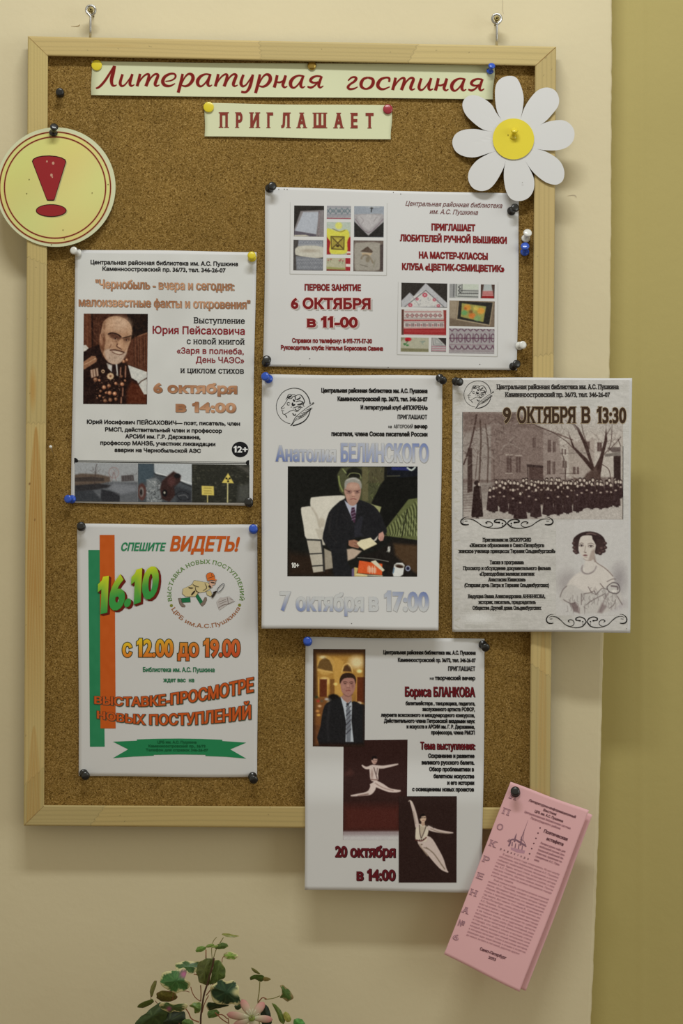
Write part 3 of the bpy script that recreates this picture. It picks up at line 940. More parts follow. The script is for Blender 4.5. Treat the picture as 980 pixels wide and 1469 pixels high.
# ------------------------------------------------------------------ the daisy
def daisy_depth(x, y):
    x = np.asarray(x, float); y = np.asarray(y, float)
    return 0.0376 - 8e-7 * np.maximum(0, 760 - x) ** 2 + 0 * y
daisy = Sheet('paper_daisy', 'big cut-out white paper daisy with a yellow centre pinned over the right frame', 'paper flower', None,
              [(650, 110), (823, 110), (823, 288), (650, 288)], daisy_depth, None, (214, 214, 218), alb=0.8)
pet = {
 'n': [(388, 350), (358, 290), (345, 200), (350, 110), (385, 62), (440, 44), (492, 55), (525, 110), (545, 190), (540, 270), (524, 345)],
 'ne': [(524, 345), (552, 265), (600, 190), (650, 142), (710, 125), (765, 145), (793, 195), (788, 255), (740, 320), (690, 370), (628, 408)],
 'e': [(628, 408), (690, 375), (760, 357), (830, 357), (880, 390), (903, 440), (893, 500), (850, 545), (780, 566), (700, 566), (634, 556)],
 'se': [(634, 556), (700, 575), (770, 615), (812, 660), (832, 720), (820, 780), (775, 808), (710, 795), (650, 755), (600, 705), (556, 640)],
 's': [(556, 640), (590, 700), (618, 770), (615, 845), (580, 900), (520, 923), (460, 910), (425, 860), (408, 780), (408, 705), (420, 640)],
 'sw': [(420, 640), (400, 700), (350, 790), (300, 840), (240, 852), (185, 828), (156, 770), (165, 705), (215, 640), (290, 595), (354, 570)],
 'w': [(354, 570), (290, 590), (200, 616), (120, 606), (65, 570), (44, 510), (65, 455), (120, 424), (200, 417), (270, 428), (332, 438)],
 'nw': [(332, 438), (260, 420), (190, 370), (135, 310), (115, 245), (140, 195), (195, 178), (260, 200), (320, 245), (352, 300), (388, 350)]}
def dcoord(p): return (640 + p[0] / 4.9, 100 + p[1] / 4.9)
for key, pts in pet.items():
    out = catmull(pts, 5)
    out = [dcoord(p) for p in out] + [(737, 199.5)]
    P = np.array(out); c0 = P.mean(0); rings = [0.04, 0.3, 0.55, 0.75, 0.9, 1.0]; V = []
    for f in rings: V += [tuple(c0 + (p - c0) * f) for p in P]
    V = np.array(V); n = len(P); Fc = [tuple(range(n))]
    for i in range(len(rings) - 1):
        for k in range(n): Fc.append((i * n + k, (i + 1) * n + k, (i + 1) * n + (k + 1) % n, i * n + (k + 1) % n))
    ax = c0 - np.array([737, 199.5]); L = np.hypot(*ax); ax /= L
    cr = (V[:, 0] - 737) * -ax[1] + (V[:, 1] - 199.5) * ax[0]
    d = daisy_depth(V[:, 0], V[:, 1]) + 0.0008
    T = len(V); allV = np.concatenate([Wn(V[:, 0], V[:, 1], d), Wn(V[:, 0], V[:, 1], d - 0.0004)])
    b = (len(rings) - 1) * n
    Fb = Fc + [tuple(reversed([i + T for i in f])) for f in Fc] + [(b + k, T + b + k, T + b + (k + 1) % n, b + (k + 1) % n) for k in range(n)]
    o = mesh('petal', allV, Fb, WHITE, smooth=False); at_root(o, daisy.root)
disc(daisy, 736.7, 199.3, 29.7, 29.4, flat_mat('yellow_paper', (232, 214, 56), 0.6, noise=0.02), 'flower_center', 0.0005, layer=22)
for (x, y, c) in ((436, 458, (120, 110, 30)), (537, 793, (150, 150, 150))):
    daisy.poly([dcoord(p) for p in ellpts(x, y, 4, 4, 7)], c, 'pin_hole', 30)

# ------------------------------------------------------------------ poster 1 (top left)
def brown(x, y):
    t = np.clip(0.5 + 0.5 * np.sin(x / 19.0 + y / 5.0), 0, 1)[:, None]
    return np.array([146, 100, 70.]) * (1 - t) + np.array([186, 142, 110.]) * t
p1 = Sheet('event_poster', 'poster with a sepia portrait of a bald bearded man wearing medals', 'poster', GP,
           [(108, 358), (367.5, 361.5), (362, 726), (102, 721)], curl(HB, 0.0014, 358, 470, 1.0, 0.0005, 0.4), WHITE, (196, 194, 188), 0.013)
bgi = Img([(112, 363), (363, 366), (358, 721), (106.5, 716)], 0.5, (196, 195, 190)); bgi.noise(3, 22)
bgi.view(0, 0, 1).ell(243, 430, 24, 44, (182, 180, 174), 30, .5)
p1.image(bgi, 'printed_ground', 1, blur=0)
p1.text('Центральная районная библиотека им. А.С. Пушкина', 130, 341.5, 380.2, 5.9, w=.30)
p1.text('Каменноостровский пр. 36/73, тел. 346-26-07', 147, 323.8, 389.4, 5.8, w=.30)
for t, a, b, y, h in (('"Чернобыль - вчера и сегодня:', 136.8, 336, 415.0, 12.6), ('малоизвестные факты и откровения"', 112.8, 358.7, 441.0, 12.4)):
    p1.text(t, a, b, y, h, brown, w=.4, shadow=(0.9, 0.7, (128, 112, 98)), slope=.016)
p1.text('Выступление', 278.5, 351.3, 464, 8.3, w=.2, serif=.8)
p1.text('Юрия Пейсаховича', 219, 351.3, 479.2, 10.6, (122, 34, 40), w=.35)
p1.text('с новой книгой', 268, 350.4, 493.8, 8.3, w=.2, serif=.8)
p1.text('«Заря в полнеба,', 253.7, 349.8, 507.6, 8.6, (122, 34, 40), w=.25)
p1.text('День ЧАЭС»', 281, 350.4, 520.6, 8.6, (122, 34, 40), w=.25)
p1.text('и циклом стихов', 259.3, 350, 535.4, 8.3, w=.2, serif=.8)
p1.text('6 октября', 220, 340, 563.4, 13.2, brown, w=1.05, shadow=(1, .9, (120, 104, 92)))
p1.text('в 14:00', 251.9, 338.6, 590.7, 13.2, brown, w=1.05, shadow=(1, .9, (120, 104, 92)))
for t, a, b, y in (('Юрий Иосифович ПЕЙСАХОВИЧ— поэт, писатель, член', 124.6, 344.5, 609), ('РМСП, действительный член и профессор', 150.7, 318.5, 619.7), ('АРСИИ им. Г.Р. Державина,', 179.7, 287.7, 629.2),
                   ('профессор МАНЭБ, участник ликвидации', 143.9, 309, 638.8), ('аварии на Чернобыльской АЭС', 164.3, 288.3, 648.7)):
    p1.text(t, a, b, y, 5.5, w=.34)
p1.poly(ellpts(344.5, 644.8, 12, 11.2, 36), (28, 28, 30), 'age_disc', 2)
p1.text('12+', 335.2, 355.4, 648.8, 8.6, (214, 214, 212), w=.45)
p1.strokes([[(107.5, 660.4, .7), (357, 663.2, .7)], [(107.5, 662.4, 1.5), (357, 665.2, 1.5)]], (70, 70, 68), 'printed_rule', 2, n=12)
p1.poly([(106.6, 656.8), (109, 657), (111.4, 659), (112.3, 661.2), (111.2, 663.4), (108.8, 665), (106.4, 665)], (28, 28, 28), 'age_disc', 3)
p1.poly([(357.6, 660), (355, 660.4), (353, 662.4), (352.8, 664.6), (354.2, 667), (357.4, 668.2)], (28, 28, 28), 'age_disc', 3)

# ------------------------------------------------------------------ poster 2 (embroidery)
RD = (122, 32, 34)
p2 = Sheet('event_poster', 'wide landscape poster with two collages of embroidery photos and red block lettering', 'poster', GP,
           [(381, 268.5), (745, 278), (742, 531.5), (378, 525.8)], curl(HB + .0003, 0.0009, 268, 400, 1.0, 0.0007, 1.3), WHITE, (206, 205, 206), 0.008)
p2.text('ПЕРВОЕ ЗАНЯТИЕ', 437, 518, 416.6, 8.6, RD, w=.55)
p2.text('6 ОКТЯБРЯ', 417.3, 531.8, 442.5, 14.4, RD, w=1.0, serif=.5, shadow=(2.6, 2.2, (168, 166, 164)), outline=(.8, (222, 200, 198)))
p2.text('в 11-00', 440.4, 513.5, 469, 14.4, RD, w=1.0, serif=.5, shadow=(2.6, 2.2, (168, 166, 164)), outline=(.8, (222, 200, 198)))
p2.text('Справки по телефону: 8-911-771-17-30', 419, 533.9, 491.8, 6.2, RD, w=.36)
p2.text('Руководитель клуба: Наталья Борисовна Савина', 403, 549.6, 502, 6.0, RD, w=.36, slope=.012)
p2.text('Центральная районная библиотека', 581.8, 719.8, 296.5, 6.6, (110, 60, 62), w=.05, serif=.45, shear=.3, slope=.024)
p2.text('им. А.С. Пушкина', 616.5, 685, 307.2, 6.6, (110, 60, 62), w=.05, serif=.45, shear=.3, slope=.024)
p2.text('ПРИГЛАШАЕТ', 619, 682, 330.6, 9.0, RD, w=.6, slope=.022)
p2.text('ЛЮБИТЕЛЕЙ РУЧНОЙ ВЫШИВКИ', 573.7, 727.3, 347.4, 9.0, RD, w=.6, slope=.024)
p2.text('НА МАСТЕР-КЛАССЫ', 601, 700, 371.2, 9.0, RD, w=.6, slope=.022)
p2.text('КЛУБА «ЦВЕТИК-СЕМИЦВЕТИК»', 576.7, 723.9, 388.2, 9.0, RD, w=.6, slope=.022)
GL = (176, 174, 172)
p2.strokes([[(416.5, 290, .35), (416, 393, .7)], [(416, 393, .9), (554.5, 395.2, .9)], [(555.5, 291, .35), (554.8, 395, .7)], [(571.5, 404, .35), (569.8, 508.6, .7)], [(569.8, 508.6, .9), (713.5, 511.6, .9)], [(714.6, 405, .35), (713.6, 511.6, .9)]], GL, 'collage_border', 2, n=10)
for (x, y) in ((400, 271.4), (412, 271.6), (444.5, 514.5), (430.5, 523), (557, 527.5), (564.5, 276), (575, 278.2), (688.5, 522.6), (408, 271.3)):
    p2.poly(ellpts(x, y, .7, .7, 6), (60, 50, 50), 'pin_hole', 3)

# ------------------------------------------------------------------ poster 3 (man in the white armchair)
def blueA(x, y):
    t = np.clip(0.25 + (y - 640) / 24.0 * 0.9 - (x - 395) / 120.0, 0, 1)[:, None]
    return np.array([188, 190, 196.]) * (1 - t) + np.array([92, 108, 164.]) * t
def blueB(x, y):
    k = (x - 489) / 126.0
    t = np.clip(0.55 - 0.9 * k + (y - 640) / 26.0 * 0.55, 0, 1) * (k < .5) + np.clip((k - .35) * 1.1 + (655 - y) / 30.0 * 0.9 - .2, 0, 1) * (k >= .5)
    t = (np.clip(t, 0, 1) * .85)[:, None]
    return np.array([190, 192, 198.]) * (1 - t) + np.array([100, 116, 172.]) * t
def blueC(x, y):
    k = (x - 400) / 216.0
    t = np.clip((y - 855) / 22.0 * 1.1 - k * 1.7, 0, 1) + np.clip((k - .62) * 3.0 * np.clip((874 - y) / 26.0, 0, 1), 0, 1)
    t = (np.clip(t, 0, 1) * .9)[:, None]
    return np.array([186, 188, 192.]) * (1 - t) + np.array([94, 110, 166.]) * t
EM = (158, 158, 162)
p3 = Sheet('event_poster', 'poster with a colour photo of an elderly man seated in a white armchair', 'poster', GP,
           [(376, 537), (635.2, 539), (629.3, 904), (375, 901.5)], curl(HB, 0.021, 590, 904, 2.0, 0.0006, 2.2), WHITE, (196, 196, 196), 0.006)
for t, a, b, y, h, w in (('Центральная районная библиотека им. А.С. Пушкина', 461, 613.5, 563.3, 6.0, .4), ('Каменноостровский пр. 36/73, тел. 346-26-07', 484.3, 613.5, 575.2, 6.0, .4),
                      ('И литературный клуб «ИПОКРЕНА»', 517.4, 614, 587.4, 6.0, .34), ('ПРИГЛАШАЮТ', 570.5, 613, 601, 6, .26), ('вечер', 594.5, 613.5, 614.2, 5.4, .4), ('на', 557.3, 562.2, 614, 4.4, .1),
                      ('АВТОРСКИЙ', 565, 592.5, 614.2, 4.9, .1), ('писателя, члена Союза писателей России', 475.5, 613.5, 625.5, 6.2, .4)):
    p3.text(t, a, b, y, h, w=w)
p3.text('Анатолия', 395.6, 482, 661.4, 21.5, blueA, w=.75, shadow=(.9, .8, EM), outline=(.55, (172, 172, 176)))
p3.text('БЕЛИНСКОГО', 489, 615, 662.3, 25.5, blueB, w=.8, shadow=(.9, .8, EM), outline=(.55, (172, 172, 176)))
p3.text('7', 402, 416.7, 875.2, 27.5, blueC, w=.9, shadow=(.9, .8, EM), outline=(.5, (172, 172, 176)))
p3.text('октября', 424.5, 521.6, 876, 25, blueC, w=.95, shadow=(.9, .8, EM), outline=(.5, (172, 172, 176)))
p3.text('в', 529.4, 543, 876, 25, blueC, w=.95, shadow=(.9, .8, EM), outline=(.5, (172, 172, 176)))
p3.text('17:00', 551.5, 615.3, 876, 27.5, blueC, w=1.1, shadow=(.9, .8, EM), outline=(.5, (172, 172, 176)))
p3.poly(ellpts(504.5, 894.5, .7, .6, 6), (60, 50, 50), 'pin_hole', 3)


def logo_strokes():
    """profile head and quill inside a ring; crop (395,550) x14"""
    L = []
    ring = [(300, 805), (230, 790), (140, 735), (75, 660), (35, 570), (20, 470), (35, 370), (80, 270), (150, 180), (240, 125), (340, 98), (440, 100), (530, 130), (610, 195), (660, 270), (690, 350), (702, 420)]
    ws = np.interp(np.arange(len(ring)), [0, 5, 10, 16], [9, 10, 12, 20]); L.append([(x, y, w) for (x, y), w in zip(ring, ws)])
    r2 = [(700, 500), (695, 570), (660, 660), (600, 740), (520, 795), (430, 830), (350, 848)]
    L.append([(x, y, w) for (x, y), w in zip(r2, [8, 16, 18, 20, 22, 24, 18])])
    L.append([(252, 312, 9), (222, 360, 10), (190, 412, 10), (150, 462, 10), (118, 495, 13), (150, 505, 9)])
    L.append([(150, 500, 8), (168, 500, 9), (186, 482, 9)]); L.append([(135, 520, 9), (130, 545, 9), (155, 545, 9), (178, 552, 8)])
    L.append([(135, 555, 8), (150, 580, 9), (150, 605, 10), (180, 620, 10), (230, 598, 9), (300, 555, 10), (380, 530, 10)])
    L.append([(190, 625, 9), (215, 650, 16), (235, 690, 14)])
    L.append([(232, 400, 8), (262, 382, 11), (300, 398, 7)]); L.append([(238, 425, 12), (262, 436, 12), (290, 430, 7)]); L.append([(240, 395, 8), (240, 430, 10)])
    for st in ([(210, 325, 8), (240, 280, 14), (260, 235, 14), (300, 215, 10), (325, 240, 12), (300, 270, 22), (250, 290, 16), (300, 305, 14), (340, 300, 12)],
               [(265, 260, 18), (310, 250, 14), (350, 225, 10), (395, 232, 10), (410, 250, 12)],
               [(330, 290, 16), (360, 262, 12), (400, 262, 16), (400, 300, 18), (420, 330, 16)],
               [(410, 250, 12), (450, 230, 11), (500, 228, 12), (540, 262, 18), (570, 310, 16), (588, 360, 16), (570, 400, 20), (560, 440, 14), (588, 465, 8)],
               [(430, 330, 20), (470, 310, 26), (505, 285, 14), (480, 265, 8)], [(365, 320, 22), (375, 345, 34), (400, 360, 20)],
               [(350, 385, 24), (345, 420, 34), (360, 440, 34), (400, 420, 20)], [(330, 470, 14), (312, 484, 8)],
               [(420, 370, 16), (480, 350, 14), (530, 360, 14), (550, 385, 22), (500, 410, 14), (450, 420, 10)],
               [(440, 430, 10), (500, 430, 14), (560, 410, 12)], [(350, 495, 8), (400, 480, 12), (450, 465, 12), (520, 460, 12)],
               [(400, 510, 20), (430, 545, 16), (470, 530, 10), (520, 500, 12)], [(450, 500, 14), (490, 480, 14), (550, 480, 10)], [(380, 545, 10), (430, 565, 9), (480, 545, 8)],
               [(355, 605, 22), (370, 632, 20), (400, 640, 18), (405, 610, 16)], [(340, 600, 8), (360, 620, 16)]): L.append(st)
    L.append([(305, 850, 12), (345, 800, 13), (400, 690, 12), (470, 620, 9), (560, 545, 9), (660, 470, 10), (730, 425, 9), (768, 390, 9)])
    L.append([(325, 848, 8), (380, 770, 8), (430, 700, 10)]); L.append([(730, 430, 8), (775, 405, 8), (768, 385, 8), (730, 400, 7)])
    for k in range(7):
        t = k / 6.0; x = 440 + 225 * t; y = 660 - 170 * t
        L.append([(x, y, 5), (x + 40 + 20 * math.sin(t * 3), y + 12, 12), (x + 74 + 14 * math.sin(t * 3), y - 6, 6)])
        L.append([(x - 12, y + 34, 5), (x + 36, y + 36, 9), (x + 92 - 8 * t, y + 14, 5)])
    L.append([(735, 485, 7), (700, 520, 9), (660, 560, 7), (600, 640, 8), (480, 710, 7), (385, 750, 6)])
    return L


LOGO = logo_strokes()
p3.strokes(cropped(LOGO, 395, 550, 14, 1.05), (34, 34, 36), 'library_emblem', 2)

# ------------------------------------------------------------------ poster 4 (newspaper ground, overhanging the frame)
p4 = Sheet('event_poster', 'greyish poster with a sepia group photo and a lady portrait overhanging the right frame', 'poster', GP,
           [(649, 542), (906.5, 542), (904, 907.5), (648.5, 906)], curl(HB, 0.008, 560, 907, 2.0, 0.0005, 3.1, side=(672, 767, 0.0112)), WHITE, (200, 200, 196))
BK4 = (44, 40, 38)
g4 = Img([(651.5, 545), (903.5, 545), (901, 904), (651, 903)], 1.0, (193, 191, 187)); g4.view(651, 545, 1)
g4.noise(5, 26); g4.noise(7, 1.6, sx=4.0); g4.noise(6, 1.0, sx=2.2)
for k in range(70):
    x = g4.rs.uniform(0, 250); y = g4.rs.uniform(0, 360); L_ = g4.rs.uniform(8, 40)
    for q_ in range(3): g4.line([(x, y + q_ * 3.2), (x + L_, y + q_ * 3.2)], .8, (150, 150, 140), 1.2, .32)
g4.ell(36, 342, 20, 8, (214, 214, 212), 8, .8); g4.ell(205, 260, 46, 90, (200, 198, 198), 30, .75)
for k in range(26): g4.line([(2, 6 + k * 14 + g4.rs.uniform(-4, 4)), (2 + g4.rs.uniform(3, 8), 6 + k * 14)], 1, (150, 146, 120), 1, .5)
p4.image(g4, 'printed_ground', 1)
p4.strokes([[(640 + 90 / 3.5 + (x - 20) / 682 * 38.6, 530 + 58 / 3.5 + (y - 98) / 750 * 39.4, w / 14 * .8) for x, y, w in st] for st in LOGO], (40, 38, 40), "library_emblem", 3)
p4.text('Центральная районная библиотека им. А.С. Пушкина', 712.9, 887.7, 558, 6.4, BK4, w=.34, serif=.8)
p4.text('Каменноостровский пр. 36/73, тел. 346-26-07', 725, 875.4, 569.2, 6.4, BK4, w=.34, serif=.8)
DB = (62, 46, 34)
for t, a, b in (('9', 721.6, 733.2), ('ОКТЯБРЯ', 742, 825.7), ('В', 834.5, 847.2), ('13:30', 856.4, 898.6)):
    p4.text(t, a, b, 606.4, 22.3, DB, w=.85, serif=1.2 if t != '9' else 0, name='date_lettering', layer=5, outline=(.6, (176, 158, 130)))
for t, a, b, y in (('Приглашаем на ЭКСКУРСИЮ', 270, 710, 75), ('«Женское образование в Санкт-Петербурге:', 150, 830, 125), ('женское училище принцессы Терезии Ольденбургской»', 52, 930, 178),
                   ('Также в программе:', 333, 645, 280), ('Просмотр и обсуждение документального фильма', 93, 887, 333), ('«Преподобная великая княгиня', 240, 737, 384), ('Анастасия Киевская»', 320, 660, 436),
                   ('(Старшая дочь Петра и Терезии Ольденбургских)', 103, 873, 487), ('Ведущая-Эмма Александровна АННЕНКОВА,', 137, 838, 588), ('историк, писатель, председатель', 233, 752, 640), ('Общества Друзей дома Ольденбургских', 177, 800, 693)):
    p4.text(t, 650 + a / 6.323, 650 + b / 6.323, 765 + (y - 1) / 6.323, 5.0, (44, 42, 40), w=.32, serif=.7)


def ornament(x0, x1, y0, y1):
    """left half traced in crop (655,735) x6.76 : x 38..485, y 45..155; the right half mirrors it"""
    half = [[(122, 45, 3), (85, 48, 5), (52, 68, 10), (42, 92, 12), (58, 114, 13), (90, 120, 12), (120, 117, 7)],
            [(122, 62, 2), (160, 68, 4), (200, 92, 6), (250, 128, 7), (310, 148, 6), (380, 154, 8), (440, 144, 11), (472, 120, 12), (485, 108, 9)],
            [(70, 70, 3), (110, 62, 5), (160, 74, 4), (215, 104, 4), (262, 132, 4), (310, 142, 5), (342, 132, 6), (350, 112, 7), (332, 94, 7), (304, 90, 9), (284, 100, 9), (300, 110, 6)],
            [(485, 108, 8), (468, 84, 11), (435, 70, 10), (400, 68, 9), (372, 78, 13), (372, 92, 13), (395, 96, 11), (420, 98, 16)],
            [(78, 84, 4), (96, 84, 5), (110, 82, 3)]]
    out = []
    for st in half:
        out.append([((x - 38) / 902, (y - 45) / 110, w) for x, y, w in st]); out.append([(1 - (x - 38) / 902, (y - 45) / 110, w) for x, y, w in st])
    k = (x1 - x0) / 902
    res = [[(x0 + u * (x1 - x0), y0 + v * (y1 - y0), w * k) for u, v, w in st] for st in out]
    for (u, v, r) in ((446, 106, 8), (447, 124, 5), (415, 98, 9)):
        for m in (0, 1):
            uu = (u - 38) / 902; uu = 1 - uu if m else uu
            res.append([(x0 + uu * (x1 - x0) - r * k, y0 + (v - 45) / 110 * (y1 - y0), r * .6 * k), (x0 + uu * (x1 - x0), y0 + (v - 45) / 110 * (y1 - y0), 2 * r * k), (x0 + uu * (x1 - x0) + r * k, y0 + (v - 45) / 110 * (y1 - y0), r * .6 * k)])
    return res


p4.strokes(ornament(660.6, 794, 741.7, 758), (26, 24, 24), 'scroll_ornament', 5)
p4.strokes(ornament(783.5, 900, 881, 900.5), (26, 24, 24), 'scroll_ornament', 5)
p4.poly(ellpts(899, 901.8, .6, .6, 6), (60, 50, 50), 'pin_hole', 5)

# ------------------------------------------------------------------ poster 5 (green and orange bars)
GN = (44, 122, 82); OR = (184, 84, 30)
p5 = Sheet('event_poster', 'poster with green and orange bars and a cartoon reader running in a lettered ring', 'poster', GP,
           [(111, 751.5), (369.8, 753), (369.5, 1115), (113.2, 1113.5)], curl(HB, 0.0006, 752, 900, 1.0, 0.0005, 4.0), WHITE, (196, 193, 190), 0.004)
def c5(x, y, oy=760): return (120 + x / 3.92, oy + y / 3.92)
gi = Img([(126.8, 789), (147, 789), (150.2, 1071.3), (129, 1071.3)], .6, GN); gi.noise(3, 8); p5.image(gi, 'green_bar', 1, blur=0)
oi = Img([(143, 767.4), (164.4, 767.4), (166, 1045), (144.2, 1045)], .6, OR); oi.noise(3, 8); p5.image(oi, 'orange_bar', 3, blur=0)
p5.text('СПЕШИТЕ', 172.8, 236, 790, 11.2, GN, w=.5, shear=.22)
p5.text('ВИДЕТЬ!', 243.7, 341, 790.2, 20.4, OR, w=1.0, shear=.2)


def persp(t):
    """perspective lettering of the 3-D date: crop (120,760) x3.92"""
    def f(X, Y):
        u = (X - 137) / 91.0; v = (Y - 0.0)   # v: 0 baseline .. -1 cap (passed as y - cap*.. )
        return u, v
    return f
def dateplace(u, v):
    """u 0..1 along, v 0 (baseline) .. 1 (cap)"""
    bx, by = 74 + 345 * u, 470 - 110 * u + 8 * np.sin(u * 3.1); tx, ty = 82 + 345 * u, 278 - 88 * u + 10 * np.sin(u * 3.1)
    x = bx + (tx - bx) * v; y = by + (ty - by) * v
    return 120 + x / 3.92, 760 + y / 3.92
def dategrad(x, y):
    t = np.clip(((851 - (x - 180) * .25) - y) / 34.0, 0, 1)[:, None]
    return np.array([58, 142, 66.]) * (1 - t) + np.array([212, 206, 36.]) * t
V, F = layout('16.10', 0, 100, 50, 2.6)
U = V[:, 0] / 100; Vv = V[:, 1] / 50
for k in range(9):
    x, y = dateplace(U, Vv); dd = (9 - k) / 9.0 * 3.6
    p5.emit(np.stack([x + dd, y + dd * .75], 1), F, (108, 34, 24) if k < 8 else (60, 84, 32), 'date_lettering', 5 + k)
x, y = dateplace(U, Vv); p5.emit(np.stack([x, y], 1), F, dategrad, 'date_lettering', 15)


def ringtext(t, cx, cy, rx, ry, a0, a1, cap, inward, color, w, serif):
    """letters standing on an ellipse"""
    n = len(t); wid = [(_gc[ch][1]) for ch in t]; tot = sum(wid); acc = 0
    VV = []; FF = []; k = 0; sy = cap / _gc['cap']
    L = 0; A = np.linspace(a0, a1, 200); px = cx + rx * np.cos(A); py = cy + ry * np.sin(A)
    S = np.concatenate([[0], np.cumsum(np.hypot(np.diff(px), np.diff(py)))]); sx = S[-1] / tot
    for ch, wd_ in zip(t, wid):
        if _gc[ch][0]:
            v, f = glyph_fill(ch, sx * .96, sy, w, serif)
            mid = (acc + wd_ / 2) * sx; a = np.interp(mid, S, A)
            T = np.array([-rx * math.sin(a), ry * math.cos(a)]); T = T / np.hypot(*T) * (1 if a1 > a0 else -1)
            Nn = np.array([T[1], -T[0]])      # up in image for T pointing right is (0,-1)
            p0 = np.array([cx + rx * math.cos(a), cy + ry * math.sin(a)])
            q = p0 + (v[:, 0] - wd_ * sx / 2)[:, None] * T + v[:, 1][:, None] * Nn
            VV.append(q); FF += [tuple(i + k for i in g) for g in f]; k += len(q)
        acc += wd_
    return np.concatenate(VV), FF
R_ = math.radians
def c8(x, y): return (225 + x / 7.26, 795 + y / 7.26)
cx_, cy_ = c8(508, 412)
V, F = ringtext('ВЫСТАВКА НОВЫХ ПОСТУПЛЕНИЙ', cx_, cy_, 358 / 7.26, 315 / 7.26, R_(180 - 14), R_(360 + 13), 5.6, False, (70, 110, 40), .08, .5)
p5.emit(V, F, (84, 122, 44), 'ring_lettering', 3)
V, F = ringtext('ЦРБ им.А.С.Пушкина', cx_, cy_, 398 / 7.26, 356 / 7.26, R_(180 - 26), R_(24), 5.8, True, (120, 80, 50), .08, .5)
p5.emit(V, F, (150, 92, 54), 'ring_lettering', 3)
for (x, y) in ((152, 535), (862, 530)): p5.poly([c8(*q) for q in ellpts(x, y, 16, 16, 16)], (122, 124, 50), 'ring_dot', 3)


def yel(x, y):
    t = np.clip((x - 178) / 150.0, 0, 1)[:, None]; v = np.clip((y - 914) / 27.0, 0, 1)[:, None]
    top = np.array([218, 206, 40.]) * (1 - t) + np.array([200, 106, 52.]) * t; bot = np.array([206, 120, 40.]) * (1 - t) + np.array([184, 72, 40.]) * t
    return top * (1 - v) + bot * v
p5.text('с 12.00 до 19.00', 175.6, 344.6, 941.4, 24.6, yel, w=1.0, outline=(1.1, (62, 62, 34)), slope=0)
p5.text('Библиотека им. А.С. Пушкина', 205, 308, 963.8, 6.4, (36, 104, 70), w=.28)
p5.text('ждет вас  на', 234.3, 278.7, 978.3, 6.0, (36, 104, 70), w=.28)
for t, xs_, by_, ty_ in (('ВЫСТАВКЕ-ПРОСМОТРЕ', (60, 200, 330, 450, 600, 750, 955), (428, 440, 443, 438, 420, 398, 360), (388, 392, 390, 378, 355, 325, 281)),
                       ('НОВЫХ ПОСТУПЛЕНИЙ', (75, 200, 330, 400, 600, 800, 940), (510, 530, 545, 547, 547, 530, 512), (470, 485, 490, 490, 482, 458, 437))):
    V, F = layout(t, 0, 100, 10, .32); V2, F2 = layout(t, -.3, 100.3, 10, .62)
    def wave(V, dx=0, dy=0):
        X = xs_[0] + V[:, 0] / 100 * (xs_[-1] - xs_[0]); b = np.interp(X, xs_, by_); tt = np.interp(X, xs_, ty_)
        Y = b + (tt - b) * V[:, 1] / 10
        return np.stack([120 + X / 3.92 + dx, 900 + Y / 3.92 + dy], 1)
    p5.emit(wave(V2, .9, .8), F2, (70, 84, 66), 'wavy_lettering', 5)
    p5.emit(wave(V2), F2, (80, 44, 24), 'wavy_lettering', 6)
    p5.emit(wave(V), F, (184, 82, 34), "wavy_lettering", 7)
p5.poly([c5(x, y, 900) for x, y in ((165, 643), (300, 637), (300, 630), (420, 626), (540, 625), (660, 627), (780, 632), (780, 639), (915, 648), (825, 686), (915, 738), (800, 728), (685, 724), (685, 717), (540, 715), (395, 717), (395, 722), (280, 727), (165, 735), (250, 686))], (38, 122, 78), 'ribbon_banner', 2)
for t, a, b, y in (('ЦРБ им. А.С. Пушкина', 415, 635, 652), ('Каменноостровский пр., 36/73', 365, 685, 674), ('Телефон для справок 346-26-07', 350, 700, 696)):
    p5.text(t, 120 + a / 3.92, 120 + b / 3.92, 900 + y / 3.92, 3.6, (22, 84, 50), w=.12, layer=4, serif=.25)

